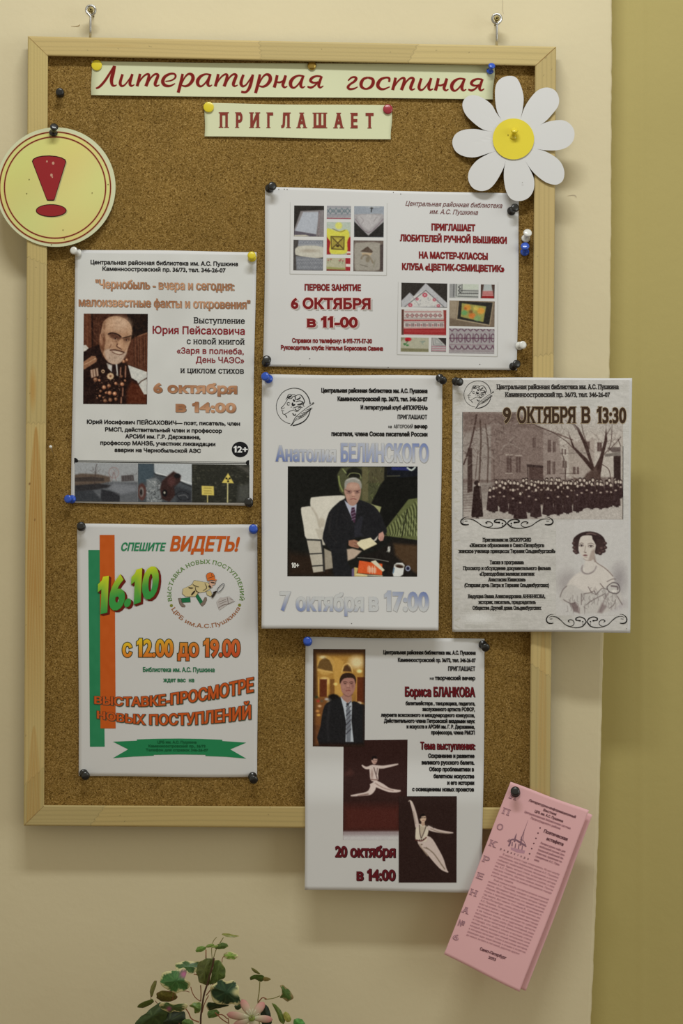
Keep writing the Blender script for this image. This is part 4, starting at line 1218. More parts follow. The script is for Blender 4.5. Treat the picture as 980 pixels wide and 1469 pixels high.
# ------------------------------------------------------------------ poster 6 (ballet)
def ramp6(x, y): return 0.0112 * sstep(1085, 1158, np.asarray(y, float)) + 0.002 * np.clip((np.asarray(y, float) - 1158) / 120, 0, 1.2)
p6 = Sheet('event_poster', 'poster with a portrait of a man in a suit and two dark ballet dancer photos', 'poster', GP,
           [(438.5, 914), (695.8, 916.5), (691.5, 1280.5), (437, 1276.5)], curl(HB, 0, 0, 1, 1, 0.0006, 5.0, ramp=ramp6), WHITE, (190, 188, 182), 0.006)
for t, a, b, y, h, w in (('Центральная районная библиотека им. А.С. Пушкина', 550, 682.6, 938.8, 5.5, .34), ('Каменноостровский пр. 36/73, тел. 346-26-07', 570.9, 682.6, 949.6, 5.5, .34), ('ПРИГЛАШАЕТ', 642.9, 682, 962.3, 6.2, .32),
                         ('на', 616.8, 622.4, 975, 4.4, .1), ('творческий вечер', 624, 682, 975.4, 5.8, .38), ('балетмейстера , танцовщика, педагога,', 582, 682, 1011.6, 5.3, .36), ('заслуженного артиста РСФСР,', 606, 681.4, 1020, 5.3, .36),
                         ('лауреата всесоюзного и международного конкурсов,', 546.6, 681.4, 1028.4, 5.3, .36), ('Действительного члена Петровской академии наук', 550.9, 681.4, 1036.8, 5.3, .36), ('и искусств и АРСИИ им. Г. Р. Державина,', 583.4, 681.4, 1045, 5.3, .36),
                         ('профессора, члена РМСП', 618.6, 681.4, 1053.4, 5.3, .36), ('Сохранение и развитие', 614.3, 680.9, 1087, 5.6, .42), ('великого русского балета.', 605, 680.9, 1096.6, 5.6, .42), ('Обзор проблематики в', 615.7, 680.3, 1106.2, 5.6, .42),
                         ('балетном искусстве', 622, 680.6, 1116.2, 5.6, .42), ('и его истории', 641.7, 680.6, 1125.6, 5.6, .42), ('с освещением новых проектов', 591.4, 680.3, 1135, 5.6, .42)):
    p6.text(t, a, b, y, h, w=w)
DRD = (98, 24, 30)
p6.text('Бориса БЛАНКОВА', 580.9, 681.4, 999, 13.4, DRD, w=.5, shadow=(.9, .8, (40, 24, 26)))
p6.text('Тема выступления:', 602.9, 681.6, 1075, 10.6, DRD, w=.36, shadow=(.8, .7, (40, 24, 26)))
p6.text('20 октября', 480.6, 567.4, 1229.2, 15.6, (88, 24, 30), w=.85, shadow=(.9, .8, (40, 24, 26)))
p6.text('в 14:00', 511.4, 567.4, 1262.7, 15.6, (88, 24, 30), w=.85, shadow=(.9, .8, (40, 24, 26)))
# ------------------------------------------------------------------ pictures printed on the posters
# portrait of the man with medals: crop (110,440) x8.909
im = Img([(120.2, 449.8), (212.2, 450.2), (211, 580), (119.3, 579.3)], 1.7, (64, 34, 22)).view(110, 440, 8.909)
im.poly([(80, 80), (190, 80), (200, 640), (80, 700)], (92, 52, 34), 20)
im.line([(195, 80), (205, 620)], 22, (36, 18, 12), 12); im.line([(130, 90), (140, 560)], 14, (112, 66, 44), 10)
for k in range(14): im.line([(90 + im.rs.rand() * 220, 100 + im.rs.rand() * 420), (110 + im.rs.rand() * 220, 130 + im.rs.rand() * 420)], 8, (116, 72, 50), 8, .4)
im.poly([(640, 80), (920, 80), (920, 330), (760, 390), (700, 420)], (30, 16, 10), 20)
im.poly([(700, 420), (780, 375), (920, 330), (920, 850), (820, 790), (660, 740), (620, 650)], (88, 50, 34), 12)
for x in (730, 770, 800, 850, 880): im.line([(x, 400), (x + 6, 760)], 10, (52, 28, 18), 8, .7); im.line([(x + 16, 380), (x + 20, 760)], 8, (128, 82, 58), 8, .5)
im.line([(780, 380), (900, 335)], 12, (140, 96, 70), 8)
# uniform
im.poly([(80, 560), (290, 480), (330, 640), (460, 740), (600, 700), (660, 760), (760, 940), (900, 1120), (900, 1250), (80, 1250)], (34, 17, 13), 14)
im.poly([(700, 950), (800, 1000), (900, 1110), (900, 1250), (640, 1250), (640, 1080)], (96, 44, 24), 50, .8)
im.poly([(655, 745), (900, 835), (900, 1120), (860, 1120), (800, 1010), (770, 950), (700, 910)], (206, 204, 196), 6)
im.line([(790, 990), (830, 950), (900, 912)], 14, (50, 30, 24), 4); im.line([(800, 975), (850, 935), (900, 918)], 4, (170, 150, 130), 3)
im.poly([(80, 490), (120, 490), (152, 530), (120, 560), (80, 580)], (206, 200, 190), 6)
im.poly([(80, 710), (190, 630), (240, 630), (262, 670), (250, 705), (100, 800), (80, 800)], (150, 106, 78), 8); im.line([(90, 745), (235, 665)], 10, (190, 150, 116), 6); im.ell(236, 665, 8, 8, (220, 190, 150), 6)
# shirt and tie
im.poly([(380, 720), (440, 740), (470, 740), (520, 725), (530, 890), (470, 850), (400, 790)], (160, 150, 140), 8)
im.poly([(410, 735), (450, 760), (445, 835), (405, 780)], (196, 190, 184), 6); im.poly([(455, 730), (495, 730), (515, 830), (500, 890), (450, 830)], (36, 20, 18), 6); im.poly([(498, 730), (515, 735), (528, 880), (510, 830)], (200, 196, 190), 5)
# head
head = [(340, 200), (390, 150), (460, 122), (540, 124), (620, 160), (680, 215), (708, 290), (700, 370), (690, 440), (660, 520), (640, 590), (600, 660), (560, 712), (490, 735), (420, 715), (370, 670), (330, 600), (300, 520), (290, 440), (300, 380), (320, 280)]
im.poly(head, (176, 136, 106), 8, cm=4)
im.poly([(300, 380), (345, 300), (370, 420), (350, 560), (330, 600), (300, 520), (285, 440)], (112, 72, 50), 18); im.poly([(340, 200), (390, 160), (370, 260), (335, 330)], (120, 82, 60), 26, .8)
im.ell(540, 220, 140, 90, (206, 172, 144), 70, .85); im.ell(430, 230, 60, 80, (190, 152, 122), 50, .6); im.ell(680, 300, 30, 70, (196, 160, 130), 30, .6)
im.ell(318, 450, 22, 44, (150, 104, 78), 12); im.ell(305, 400, 12, 50, (170, 124, 96), 10)
im.poly([(405, 355), (440, 332), (500, 345), (560, 378), (575, 400), (540, 425), (470, 412), (430, 390)], (84, 50, 36), 34, .9)
im.poly([(592, 412), (640, 395), (688, 384), (682, 428), (650, 445), (602, 436)], (88, 54, 38), 30, .9)
im.line([(405, 350), (450, 335), (520, 352), (565, 385)], 16, (44, 24, 18), 8); im.line([(592, 400), (640, 388), (692, 372)], 13, (46, 26, 18), 8)
im.ell(500, 412, 20, 9, (150, 116, 94), 6); im.ell(494, 408, 9, 9, (24, 12, 10), 4); im.ell(640, 428, 17, 8, (150, 116, 94), 6); im.ell(636, 426, 8, 8, (24, 12, 10), 4)
im.poly([(560, 420), (590, 420), (600, 500), (580, 545), (540, 525), (510, 500), (520, 480)], (188, 146, 114), 12); im.line([(522, 480), (512, 505), (545, 528), (572, 545)], 11, (70, 38, 28), 6); im.ell(552, 500, 22, 18, (200, 160, 130), 16, .7)
im.ell(430, 470, 46, 30, (190, 150, 120), 26, .7); im.ell(640, 490, 26, 34, (186, 146, 116), 22, .6); im.line([(440, 490), (420, 530), (430, 560)], 8, (110, 72, 52), 8, .8)
beard = [(360, 560), (430, 540), (520, 560), (600, 580), (640, 585), (610, 650), (560, 712), (490, 735), (420, 715), (375, 660)]
im.poly(beard, (190, 164, 144), 22, .9, cm=4)
for k in range(46):
    x = 385 + im.rs.rand() * 225; y = 590 + im.rs.rand() * 120; im.line([(x, y), (x + im.rs.uniform(-14, 8), y + 26)], 4, [(214, 194, 176), (146, 116, 96)][k % 2], 5, .55)
im.line([(430, 556), (480, 552), (540, 562), (610, 585)], 15, (74, 42, 32), 8); im.poly([(455, 562), (520, 575), (600, 590), (560, 606), (500, 596)], (206, 182, 160), 5); im.line([(450, 575), (500, 602), (560, 612), (605, 592)], 8, (96, 58, 44), 5)
im.line([(385, 345), (330, 400), (318, 470)], 16, (150, 110, 84), 14, .7); im.line([(345, 300), (330, 380)], 12, (196, 160, 132), 12, .6)
im.line([(600, 600), (636, 560), (650, 520)], 8, (206, 176, 150), 8, .6); im.line([(520, 470), (505, 440), (498, 432)], 8, (96, 60, 44), 8, .6); im.line([(455, 440), (500, 446), (530, 436)], 7, (132, 92, 70), 6, .7); im.line([(610, 452), (650, 456)], 6, (132, 92, 70), 6, .7)
im.line([(400, 230), (480, 210), (560, 220)], 6, (150, 112, 88), 8, .5); im.line([(420, 270), (500, 255), (580, 270)], 6, (150, 112, 88), 8, .5); im.ell(600, 300, 40, 40, (188, 150, 122), 40, .6)
# medals
for k in range(90):
    x = 190 + im.rs.rand() * 440; y = 880 + im.rs.rand() * 340
    if abs(x - 400) < 190 - (y - 880) * .1: im.ell(x, y, 5, 5, [(196, 156, 126), (110, 66, 46), (150, 104, 78)][k % 3], 4, .8)
im.ell(432, 888, 44, 42, (170, 130, 96), 8)
for k in range(8):
    a = k * math.pi / 4; im.ell(432 + 30 * math.cos(a), 888 + 30 * math.sin(a), 13, 13, (206, 176, 140), 7)
im.ell(432, 888, 12, 12, (120, 70, 50), 6); im.ell(337, 826, 22, 24, (196, 166, 130), 5); im.ell(337, 828, 10, 12, (50, 26, 20), 4)
for (x, y) in ((190, 840), (222, 830), (258, 820)): im.poly([(x - 18, y - 30), (x + 14, y - 40), (x + 26, y + 60), (x - 4, y + 74)], (150, 116, 96), 6); im.line([(x, y - 30), (x + 10, y + 60)], 8, (210, 184, 160), 5)
for (x, y, r) in ((350, 1030, 26), (412, 1010, 24), (500, 980, 20), (306, 1078, 18), (375, 1100, 14), (486, 1110, 26), (580, 990, 26), (618, 944, 15), (240, 930, 28), (290, 940, 16), (420, 1100, 26), (296, 1140, 14), (340, 1160, 12), (262, 1166, 8), (362, 1200, 24), (430, 1190, 26), (500, 1180, 20), (570, 890, 18), (600, 700, 20), (640, 680, 18)):
    c = im.rs.uniform(.7, 1.15); im.ell(x, y, r, r, np.array([150, 96, 68]) * c, 8); im.ell(x - 4, y - 5, r * .45, r * .45, np.array([216, 180, 146]) * c, 8, .8)
for (x, y0, y1) in ((562, 780, 870), (625, 760, 900), (570, 1160, 1230), (590, 1040, 1140)): im.line([(x, y0), (x - 4, y1)], 18, (160, 104, 80), 10, .8); im.line([(x + 4, y0), (x, y1)], 5, (214, 176, 150), 4, .7)
im.a = im.a * .93 + im.a.mean(2, keepdims=True) * np.array([1.08, .98, .9]) * .0; im.noise(14, 1.1, (1, .9, .8)); im.noise(9, 3, (1, .9, .8)); p1.image(im, layer=4)

# three dark photos: crop (100,655) x3.63
def strip_img(xa, xb, base):
    f = lambda x: (100 + x / 3.63)
    return Img([(f(xa), 663.6 + (f(xa) - 107) * .013), (f(xb), 663.6 + (f(xb) - 107) * .013), (f(xb), 719.4 + (f(xb) - 107) * .008), (f(xa), 719.4 + (f(xa) - 107) * .008)], 1.6, base).view(100, 655, 3.63)
im = strip_img(26, 355, (150, 152, 154))
im.poly([(20, 130), (360, 130), (360, 245), (20, 245)], (92, 94, 98), 14)
for k in range(60): x = im.rs.uniform(26, 355); y = im.rs.uniform(70, 150) + x * 0; im.line([(x, y), (x + im.rs.uniform(-16, 16), y + im.rs.uniform(-22, 8))], 1.4, (70, 64, 62), 2, .5)
im.poly([(26, 95), (60, 88), (150, 92), (210, 105), (212, 130), (120, 150), (26, 155)], (92, 78, 68), 8); im.poly([(26, 110), (120, 105), (180, 112), (180, 128), (26, 130)], (62, 54, 50), 5)
im.poly([(26, 150), (150, 140), (215, 150), (205, 160), (120, 175), (26, 190)], (46, 44, 46), 8); im.poly([(165, 170), (262, 190), (260, 236), (160, 236)], (44, 44, 48), 6); im.poly([(26, 180), (120, 175), (180, 240), (26, 240)], (56, 58, 62), 10)
im.poly([(268, 100), (332, 94), (336, 126), (270, 130)], (76, 70, 70), 3)
for k in range(5): im.line([(272 + k * 13, 102), (272 + k * 13, 126)], 2, (120, 116, 116), 2, .6)
im.line([(230 + 26 * math.cos(a), 84 + 28 * math.sin(a)) for a in np.linspace(0, 6.3, 24)], 2.2, (140, 104, 100), 1.5, .9)
for a in np.linspace(0, math.pi, 7)[:-1]: im.line([(230 - 25 * math.cos(a), 84 - 27 * math.sin(a)), (230 + 25 * math.cos(a), 84 + 27 * math.sin(a))], 1, (140, 110, 106), 1, .6)
im.line([(218, 126), (230, 84), (242, 126)], 2, (120, 90, 88), 1.5); im.line([(130, 150), (136, 60), (142, 40)], 3, (66, 56, 54), 2)
for a in (-60, -30, 20, 50): im.line([(135, 90), (135 + 34 * math.sin(R_(a)), 90 - 40 * math.cos(R_(a)))], 1.6, (80, 70, 66), 1.5, .8)
im.poly([(230, 140), (350, 150), (350, 180), (260, 200), (200, 165)], (128, 130, 136), 16, .7); im.noise(9, 1.2); p1.image(im, layer=4)
im = strip_img(356, 636, (70, 74, 78))
im.poly([(436, 34), (636, 34), (636, 150), (500, 105), (440, 88)], (176, 180, 182), 6); im.line([(436, 34), (442, 90), (520, 108), (636, 158)], 7, (52, 54, 56), 3); im.line([(450, 84), (636, 140)], 5, (206, 208, 208), 3)
im.poly([(356, 34), (436, 34), (440, 100), (400, 130), (356, 140)], (66, 78, 86), 12)
im.poly([(400, 120), (450, 110), (480, 140), (480, 238), (400, 238)], (118, 122, 124), 10)
for k in range(50): x = im.rs.uniform(396, 480); y = im.rs.uniform(120, 236); im.line([(x, y), (x + im.rs.uniform(-14, 14), y + im.rs.uniform(-14, 14))], 2.4, [(196, 196, 196), (34, 34, 36)][k % 2], 1.5, .8)
im.ell(376, 184, 22, 44, (84, 54, 50), 5); im.ell(374, 184, 12, 26, (120, 112, 108), 5); im.ell(372, 186, 7, 16, (40, 34, 34), 4)
im.poly([(480, 130), (510, 100), (540, 76), (580, 100), (575, 130), (545, 160), (550, 200), (520, 236), (480, 220), (470, 170)], (54, 36, 34), 8); im.ell(530, 130, 20, 26, (78, 50, 48), 12); im.ell(560, 100, 16, 12, (26, 24, 26), 6)
im.ell(495, 190, 14, 18, (20, 18, 20), 4); im.ell(494, 188, 5, 7, (170, 166, 150), 3); im.line([(550, 200), (580, 180), (620, 196), (622, 222), (580, 226), (560, 206)], 5, (30, 30, 34), 2); im.line([(566, 205), (600, 200), (614, 214)], 4, (190, 190, 190), 2)
im.poly([(540, 150), (636, 180), (636, 238), (560, 238)], (40, 40, 44), 12, .6); im.noise(9, 1.2); p1.image(im, layer=4)
im = strip_img(637, 936, (44, 44, 38))
for k in range(160): x = im.rs.uniform(637, 930); y = im.rs.uniform(36, 236); c = im.rs.uniform(26, 96); im.ell(x, y, im.rs.uniform(2, 9), im.rs.uniform(1, 5), (c, c * .98, c * .82), 4, .7)
im.poly([(860, 40), (936, 60), (936, 90)], (110, 106, 100), 24, .6); im.poly([(880, 150), (936, 140), (936, 238), (870, 238)], (92, 92, 88), 20, .6)
im.line([(718, 200), (718, 240)], 5, (206, 190, 120), 1); im.line([(823, 138), (822, 238)], 6, (206, 196, 140), 1)
im.poly([(687, 152), (750, 154), (752, 202), (688, 200)], (206, 186, 96), 1.5); im.poly([(825, 86), (855, 139), (792, 137)], (210, 190, 96), 1.5)
for y in (164, 178, 190): im.line([(700, y), (738, y + 1)], 3, (110, 96, 44), 2, .8)
for a in (90, 210, 330): im.ell(825 + 10 * math.cos(R_(a)), 119 - 10 * math.sin(R_(a)) * -1, 5, 5, (24, 22, 18), 1.5)
im.ell(825, 119, 3, 3, (24, 22, 18)); im.noise(7, 1.2); p1.image(im, layer=4)

# ---------------------------------------------------------------- embroidery collages
def c6(xa, ya, xb, yb, ox, oy, k, base, sl=0.012):
    a, b, c, d = ox + xa / k, oy + ya / k, ox + xb / k, oy + yb / k
    q = [(a, b), (c, b + sl * (c - a)), (c - .4, d + sl * (c - a)), (a - .4, d)]
    return Img(q, 1.7, base).view(ox, oy, k)
A_ = (415, 285, 6.7586)
im = c6(48, 66, 338, 366, *A_, (44, 40, 38)); im.poly([(48, 300), (110, 120), (322, 110), (338, 110), (338, 372), (48, 366)], (128, 122, 126), 5); im.poly([(135, 130), (288, 128), (262, 345), (55, 312)], (170, 174, 188), 8); im.poly([(48, 310), (262, 348), (262, 366), (48, 362)], (90, 84, 96), 5)
im.line([(290, 130), (288, 250), (282, 360)], 14, (96, 84, 92), 4); 
for k in range(16): im.ell(292 - k * .5, 140 + k * 14, 5, 4, (180, 170, 170), 3)
im.poly([(48, 352), (160, 350), (200, 366), (48, 366)], (196, 190, 180), 5); im.noise(8, 1.6); p2.image(im)
im = c6(366, 68, 600, 196, *A_, (158, 158, 166))
for r_ in range(2):
    im.line([(370 + k * 28, 112 + 24 * (-1) ** (k + r_) * .9 + r_ * 14) for k in range(9)], 6, (92, 108, 118), 2, cm=0)
for y in (80, 160, 170): im.line([(366, y), (600, y + 2)], 3, (120, 116, 130), 2)
for k in range(30): im.ell(370 + k * 8, 152, 2.4, 2, (100, 100, 116), 1)
im.line([(366, 190), (600, 193)], 8, (150, 70, 78), 3); im.noise(9, 1); p2.image(im)
im = c6(364, 226, 596, 542, *A_, (170, 172, 158)); im.poly([(364, 226), (596, 226), (596, 320), (364, 320)], (176, 186, 178), 8); im.poly([(364, 330), (400, 360), (400, 540), (364, 540)], (150, 40, 44), 4); im.poly([(560, 380), (596, 370), (596, 545), (560, 545)], (156, 42, 48), 4)
im.poly([(560, 510), (596, 512), (596, 530), (560, 530)], (214, 206, 200), 3); im.ell(480, 262, 34, 34, (208, 206, 110), 14)
im.poly([(366, 290), (420, 300), (470, 318), (560, 300), (584, 360), (562, 420), (560, 520), (470, 538), (390, 520), (398, 420), (366, 370)], (206, 200, 84), 6, cm=3); im.line([(420, 290), (450, 305), (500, 322), (540, 305)], 5, (110, 90, 40), 4); im.poly([(400, 362), (538, 366), (534, 498), (406, 492)], (84, 70, 40), 3)
im.poly([(410, 372), (528, 376), (524, 488), (414, 482)], (172, 158, 72), 3); im.line([(420, 380), (518, 480)], 10, (84, 70, 40), 3); im.line([(520, 384), (420, 478)], 10, (84, 70, 40), 3); im.ell(470, 458, 16, 12, (70, 56, 36), 3); im.ell(470, 404, 14, 10, (196, 180, 90), 3)
for k in range(5): im.line([(424 + k * 6, 386 + k * 3), (424 + k * 6, 470 - k * 6)], 2, (96, 80, 44), 2, .6); im.line([(516 - k * 6, 386 + k * 3), (516 - k * 6, 470 - k * 6)], 2, (96, 80, 44), 2, .6)
im.noise(8, 1.4); p2.image(im)
im = c6(362, 573, 594, 700, *A_, (176, 172, 150)); im.poly([(545, 573), (594, 573), (594, 700), (545, 700)], (156, 42, 52), 3); im.poly([(548, 632), (594, 634), (594, 662), (548, 660)], (214, 206, 204), 3); im.poly([(362, 660), (545, 672), (545, 690), (362, 690)], (150, 150, 96), 5)
im.poly([(362, 684), (545, 690), (545, 700), (362, 700)], (120, 44, 44), 4)
for (x, y) in ((380, 596), (404, 588), (500, 592), (520, 604), (488, 602)): im.ell(x, y, 9, 6, (176, 96, 100), 4); im.line([(x, y), (x - 6, y + 28)], 3, (84, 104, 70), 2)
im.noise(8, 1.4); p2.image(im)
im = c6(630, 72, 918, 372, *A_, (146, 152, 166)); im.poly([(630, 220), (760, 350), (918, 225), (918, 372), (630, 372)], (42, 40, 40), 5); im.poly([(630, 152), (700, 148), (900, 146), (918, 160), (918, 222), (768, 358), (632, 222)], (158, 154, 160), 5)
im.poly([(660, 170), (760, 150), (890, 168), (860, 230), (768, 310), (690, 240)], (176, 172, 178), 12); im.line([(640, 196), (766, 330), (912, 196)], 6, (120, 104, 116), 4); im.line([(690, 176), (720, 210), (700, 240)], 5, (120, 110, 118), 5, .7); im.line([(850, 176), (820, 220)], 5, (120, 110, 118), 5, .7)
im.line([(800, 84), (796, 128)], 9, (40, 40, 40), 3); im.ell(800, 92, 16, 7, (60, 60, 62), 3); im.line([(740, 80), (880, 84)], 3, (210, 210, 210), 2); im.noise(9, 1.6); p2.image(im)
im = c6(42, 398, 330, 694, *A_, (74, 70, 70)); im.poly([(90, 400), (326, 400), (326, 470), (84, 462)], (146, 148, 158), 4)
for k in range(9): im.line([(100 + k * 26 + 12 * math.cos(a), 424 + 12 * math.sin(a)) for a in np.linspace(0, 6.3, 10)], 3.4, (104, 108, 124), 2)
im.poly([(84, 462), (326, 468), (328, 570), (230, 576), (120, 560), (62, 545)], (190, 186, 178), 6, cm=3); im.ell(200, 505, 80, 14, (160, 148, 136), 20, .7); im.line([(62, 548), (140, 566), (240, 580), (328, 572)], 6, (60, 56, 58), 5)
im.poly([(64, 556), (328, 582), (326, 694), (70, 690)], (122, 124, 134), 5)
for y in (592, 624, 664): im.line([(74 + k * 12, y + 10 * (-1) ** k) for k in range(22)], 3, (158, 160, 170), 2, cm=0)
im.noise(9, 1.6); p2.image(im)
im = c6(624, 404, 914, 704, *A_, (104, 92, 88)); im.poly([(636, 440), (700, 426), (880, 432), (882, 560), (872, 690), (700, 698), (640, 690), (632, 560)], (154, 148, 142), 12, cm=3); im.poly([(690, 512), (760, 462), (812, 512), (800, 526)], (86, 72, 64), 4); im.poly([(700, 524), (806, 526), (790, 550), (710, 548)], (180, 160, 136), 6)
im.line([(700, 580), (720, 550), (760, 550), (790, 580), (810, 620)], 16, (132, 120, 106), 9); im.ell(760, 590, 20, 28, (128, 118, 104), 12); im.line([(690, 640), (760, 660)], 6, (104, 98, 90), 5); im.line([(830, 600), (820, 660)], 10, (130, 128, 112), 9, .7); im.poly([(880, 450), (914, 440), (914, 700), (880, 690)], (76, 66, 66), 8); im.noise(9, 1.6); p2.image(im)
B_ = (565, 395, 6.3226)
sl = .02
im = c6(70, 66, 486, 286, *B_, (50, 46, 44), sl); im.poly([(70, 230), (145, 155), (180, 190), (290, 70), (484, 250), (484, 290), (70, 290)], (176, 176, 184), 4); im.poly([(180, 190), (290, 130), (450, 280), (100, 288), (120, 270)], (200, 198, 200), 3); im.line([(100, 285), (290, 136), (452, 284)], 6, (84, 82, 88), 3, cm=0); im.line([(145, 158), (178, 205), (230, 270)], 4, (140, 140, 146), 3, cm=0)
for (x, y, r) in ((282, 178, 26), (212, 215, 16), (368, 222, 18), (150, 270, 22), (405, 275, 18)):
    for k in range(7): a = k * .9; im.ell(x + r * .6 * math.cos(a), y + r * .55 * math.sin(a), r * .34, r * .3, (178, 66, 86), 3, .85)
for k in range(40): im.ell(im.rs.uniform(180, 420), im.rs.uniform(200, 285), 3, 3, (116, 116, 124), 2, .7)
im.noise(8, 1.2); p2.image(im)
im = c6(70, 308, 478, 540, *B_, (196, 190, 190), sl); im.poly([(70, 308), (92, 308), (90, 540), (70, 540)], (92, 62, 56), 3); im.poly([(450, 315), (478, 315), (478, 540), (462, 540)], (140, 60, 58), 4)
for k in range(24): im.line([(100 + k * 14, 328), (107 + k * 14, 333)], 5, (150, 46, 52), 2)
for k in range(8):
    x = 125 + k * 42; im.line([(x, 348), (x + 16, 364), (x, 380), (x - 16, 364), (x, 348)], 5, (112, 56, 60), 1.5, cm=0); im.ell(x, 364, 4, 4, (150, 46, 50), 1)
im.line([(96, 386), (452, 392)], 3, (90, 70, 70), 1.5); im.line([(96, 408), (452, 408)], 12, (140, 40, 44), 3)
for k in range(18): im.ell(106 + k * 20, 408, 6, 7, (170, 90, 88), 2, .6)
im.line([(96, 424), (452, 426)], 3, (90, 70, 70), 1.5)
for k in range(7):
    x = 120 + k * 52
    for a in range(4): im.ell(x + 11 * math.cos(a * 1.57 + .8), 450 + 11 * math.sin(a * 1.57 + .8), 7, 6, (100, 72, 78), 2)
    im.ell(x + 26, 452, 6, 12, (150, 90, 96), 3)
im.poly([(90, 482), (470, 480), (476, 542), (88, 534)], (150, 44, 48), 3)
for y in (496, 508): im.line([(100, y), (300, y + 6), (460, y)], 2.4, (196, 110, 106), 2)
im.line([(90, 474), (460, 472)], 3, (170, 80, 80), 2); im.noise(9, 1.1); p2.image(im)
im = c6(64, 562, 318, 692, *B_, (172, 170, 154), sl); im.poly([(64, 660), (318, 668), (318, 692), (64, 690)], (120, 116, 90), 12); im.poly([(64, 562), (110, 562), (64, 600)], (130, 126, 106), 12)
im.ell(130, 580, 30, 18, (186, 30, 44), 6); im.ell(120, 590, 14, 10, (140, 20, 34), 5); im.line([(128, 595), (108, 625), (95, 634)], 6, (60, 110, 66), 3); im.ell(98, 622, 12, 7, (56, 106, 60), 3); im.ell(124, 634, 14, 7, (66, 120, 70), 3)
im.line([(235, 600), (285, 596), (255, 612), (270, 630)], 3, (110, 130, 124), 2); im.ell(262, 606, 16, 7, (130, 146, 140), 5, .7); im.noise(7, 1.4); p2.image(im)
im = c6(342, 566, 476, 694, *B_, (56, 50, 50), sl); im.poly([(342, 566), (400, 566), (474, 640), (474, 694), (342, 694)], (174, 172, 174), 3); im.line([(352, 566), (360, 632), (470, 640)], 3, (84, 84, 90), 2, cm=0); im.line([(375, 570), (378, 618), (440, 624), (385, 575)], 3, (96, 110, 112), 2, cm=0)
for y in (644, 662, 680): im.line([(342, y), (474, y + 3)], 7, (164, 104, 122), 3)
im.noise(8, 1.2); p2.image(im)
im = c6(506, 76, 770, 204, *B_, (176, 178, 178), sl); im.poly([(506, 76), (560, 76), (556, 204), (506, 200)], (146, 146, 150), 6)
for x in (545, 568, 620): im.line([(x, 78), (x - 2, 150 if x > 600 else 190)], 5, (50, 50, 52), 1.5)
im.line([(580, 190), (770, 196)], 6, (60, 60, 62), 2); im.line([(604, 138), (770, 142)], 5, (46, 46, 48), 1.5)
for k in range(5): im.line([(596 + 9 * (-1) ** k, 90 + k * 16), (596 - 9 * (-1) ** k, 106 + k * 16)], 6, (40, 40, 42), 1.5)
for k in range(9): im.ell(612 + k * 19, 164, 9, 6, (46, 46, 48), 2); im.ell(612 + k * 19, 164, 4, 2, (180, 180, 180), 1)
im.poly([(625, 76), (770, 76), (770, 128), (625, 128)], (190, 196, 188), 3); im.noise(7, 1.2); p2.image(im)
im = c6(790, 82, 916, 208, *B_, (78, 60, 56), sl); im.poly([(818, 82), (886, 82), (906, 208), (800, 208)], (170, 176, 180), 4); im.poly([(808, 140), (896, 140), (906, 210), (798, 210)], (190, 150, 150), 12)
for y in (150, 162, 174, 188): im.line([(806, y), (902, y)], 5, (160, 50, 54), 3, .8)
im.poly([(800, 188), (908, 188), (908, 210), (796, 210)], (140, 36, 38), 4); im.noise(7, 1.2); p2.image(im)
im = c6(506, 228, 916, 460, *B_, (120, 104, 92), sl); im.poly([(506, 228), (580, 228), (562, 400), (506, 380)], (150, 136, 120), 14); im.poly([(506, 400), (560, 400), (880, 460), (506, 460)], (112, 98, 84), 12)
im.poly([(584, 228), (906, 240), (872, 458), (566, 402)], (166, 150, 128), 3); im.poly([(592, 232), (898, 246), (866, 448), (576, 394)], (44, 42, 40), 3); im.poly([(618, 252), (838, 282), (812, 424), (608, 376)], (150, 146, 84), 6)
for (x, y, r, c) in ((668, 292, 32, (206, 140, 60)), (710, 366, 30, (200, 112, 56)), (790, 322, 34, (214, 148, 66)), (745, 300, 24, (196, 178, 90)), (640, 340, 26, (96, 150, 96)), (760, 390, 30, (128, 158, 110)), (700, 330, 16, (120, 80, 44)), (650, 300, 12, (160, 90, 50))): im.ell(x, y, r, r * .85, c, 14, .9)
im.noise(9, 1.8); p2.image(im)
im = c6(502, 480, 914, 706, *B_, (158, 152, 158), sl)
M_ = (96, 66, 84)
for k in range(9): im.line([(506 + k * 56, 484), (528 + k * 56, 506), (550 + k * 56, 484)], 8, M_, 2, cm=0)
for k in range(6):
    x = 540 + k * 74; im.line([(x - 26, 545), (x - 10, 530), (x + 6, 545), (x + 6, 590), (x - 10, 604), (x - 26, 590), (x - 26, 545)], 8, M_, 2.5, cm=0); im.ell(x + 32, 570, 12, 9, M_, 3); im.line([(x + 32, 530), (x + 32, 608)], 7, M_, 2.5)
im.line([(502, 570), (914, 574)], 7, M_, 3)
for k in range(8): im.line([(506 + k * 56, 640), (520 + k * 56, 668), (546 + k * 56, 668), (560 + k * 56, 640)], 9, M_, 2.5, cm=0)
im.line([(502, 628), (914, 634)], 4, (130, 96, 112), 2); im.line([(502, 684), (914, 688)], 4, (130, 110, 118), 2); im.noise(11, 1.0); p2.image(im)

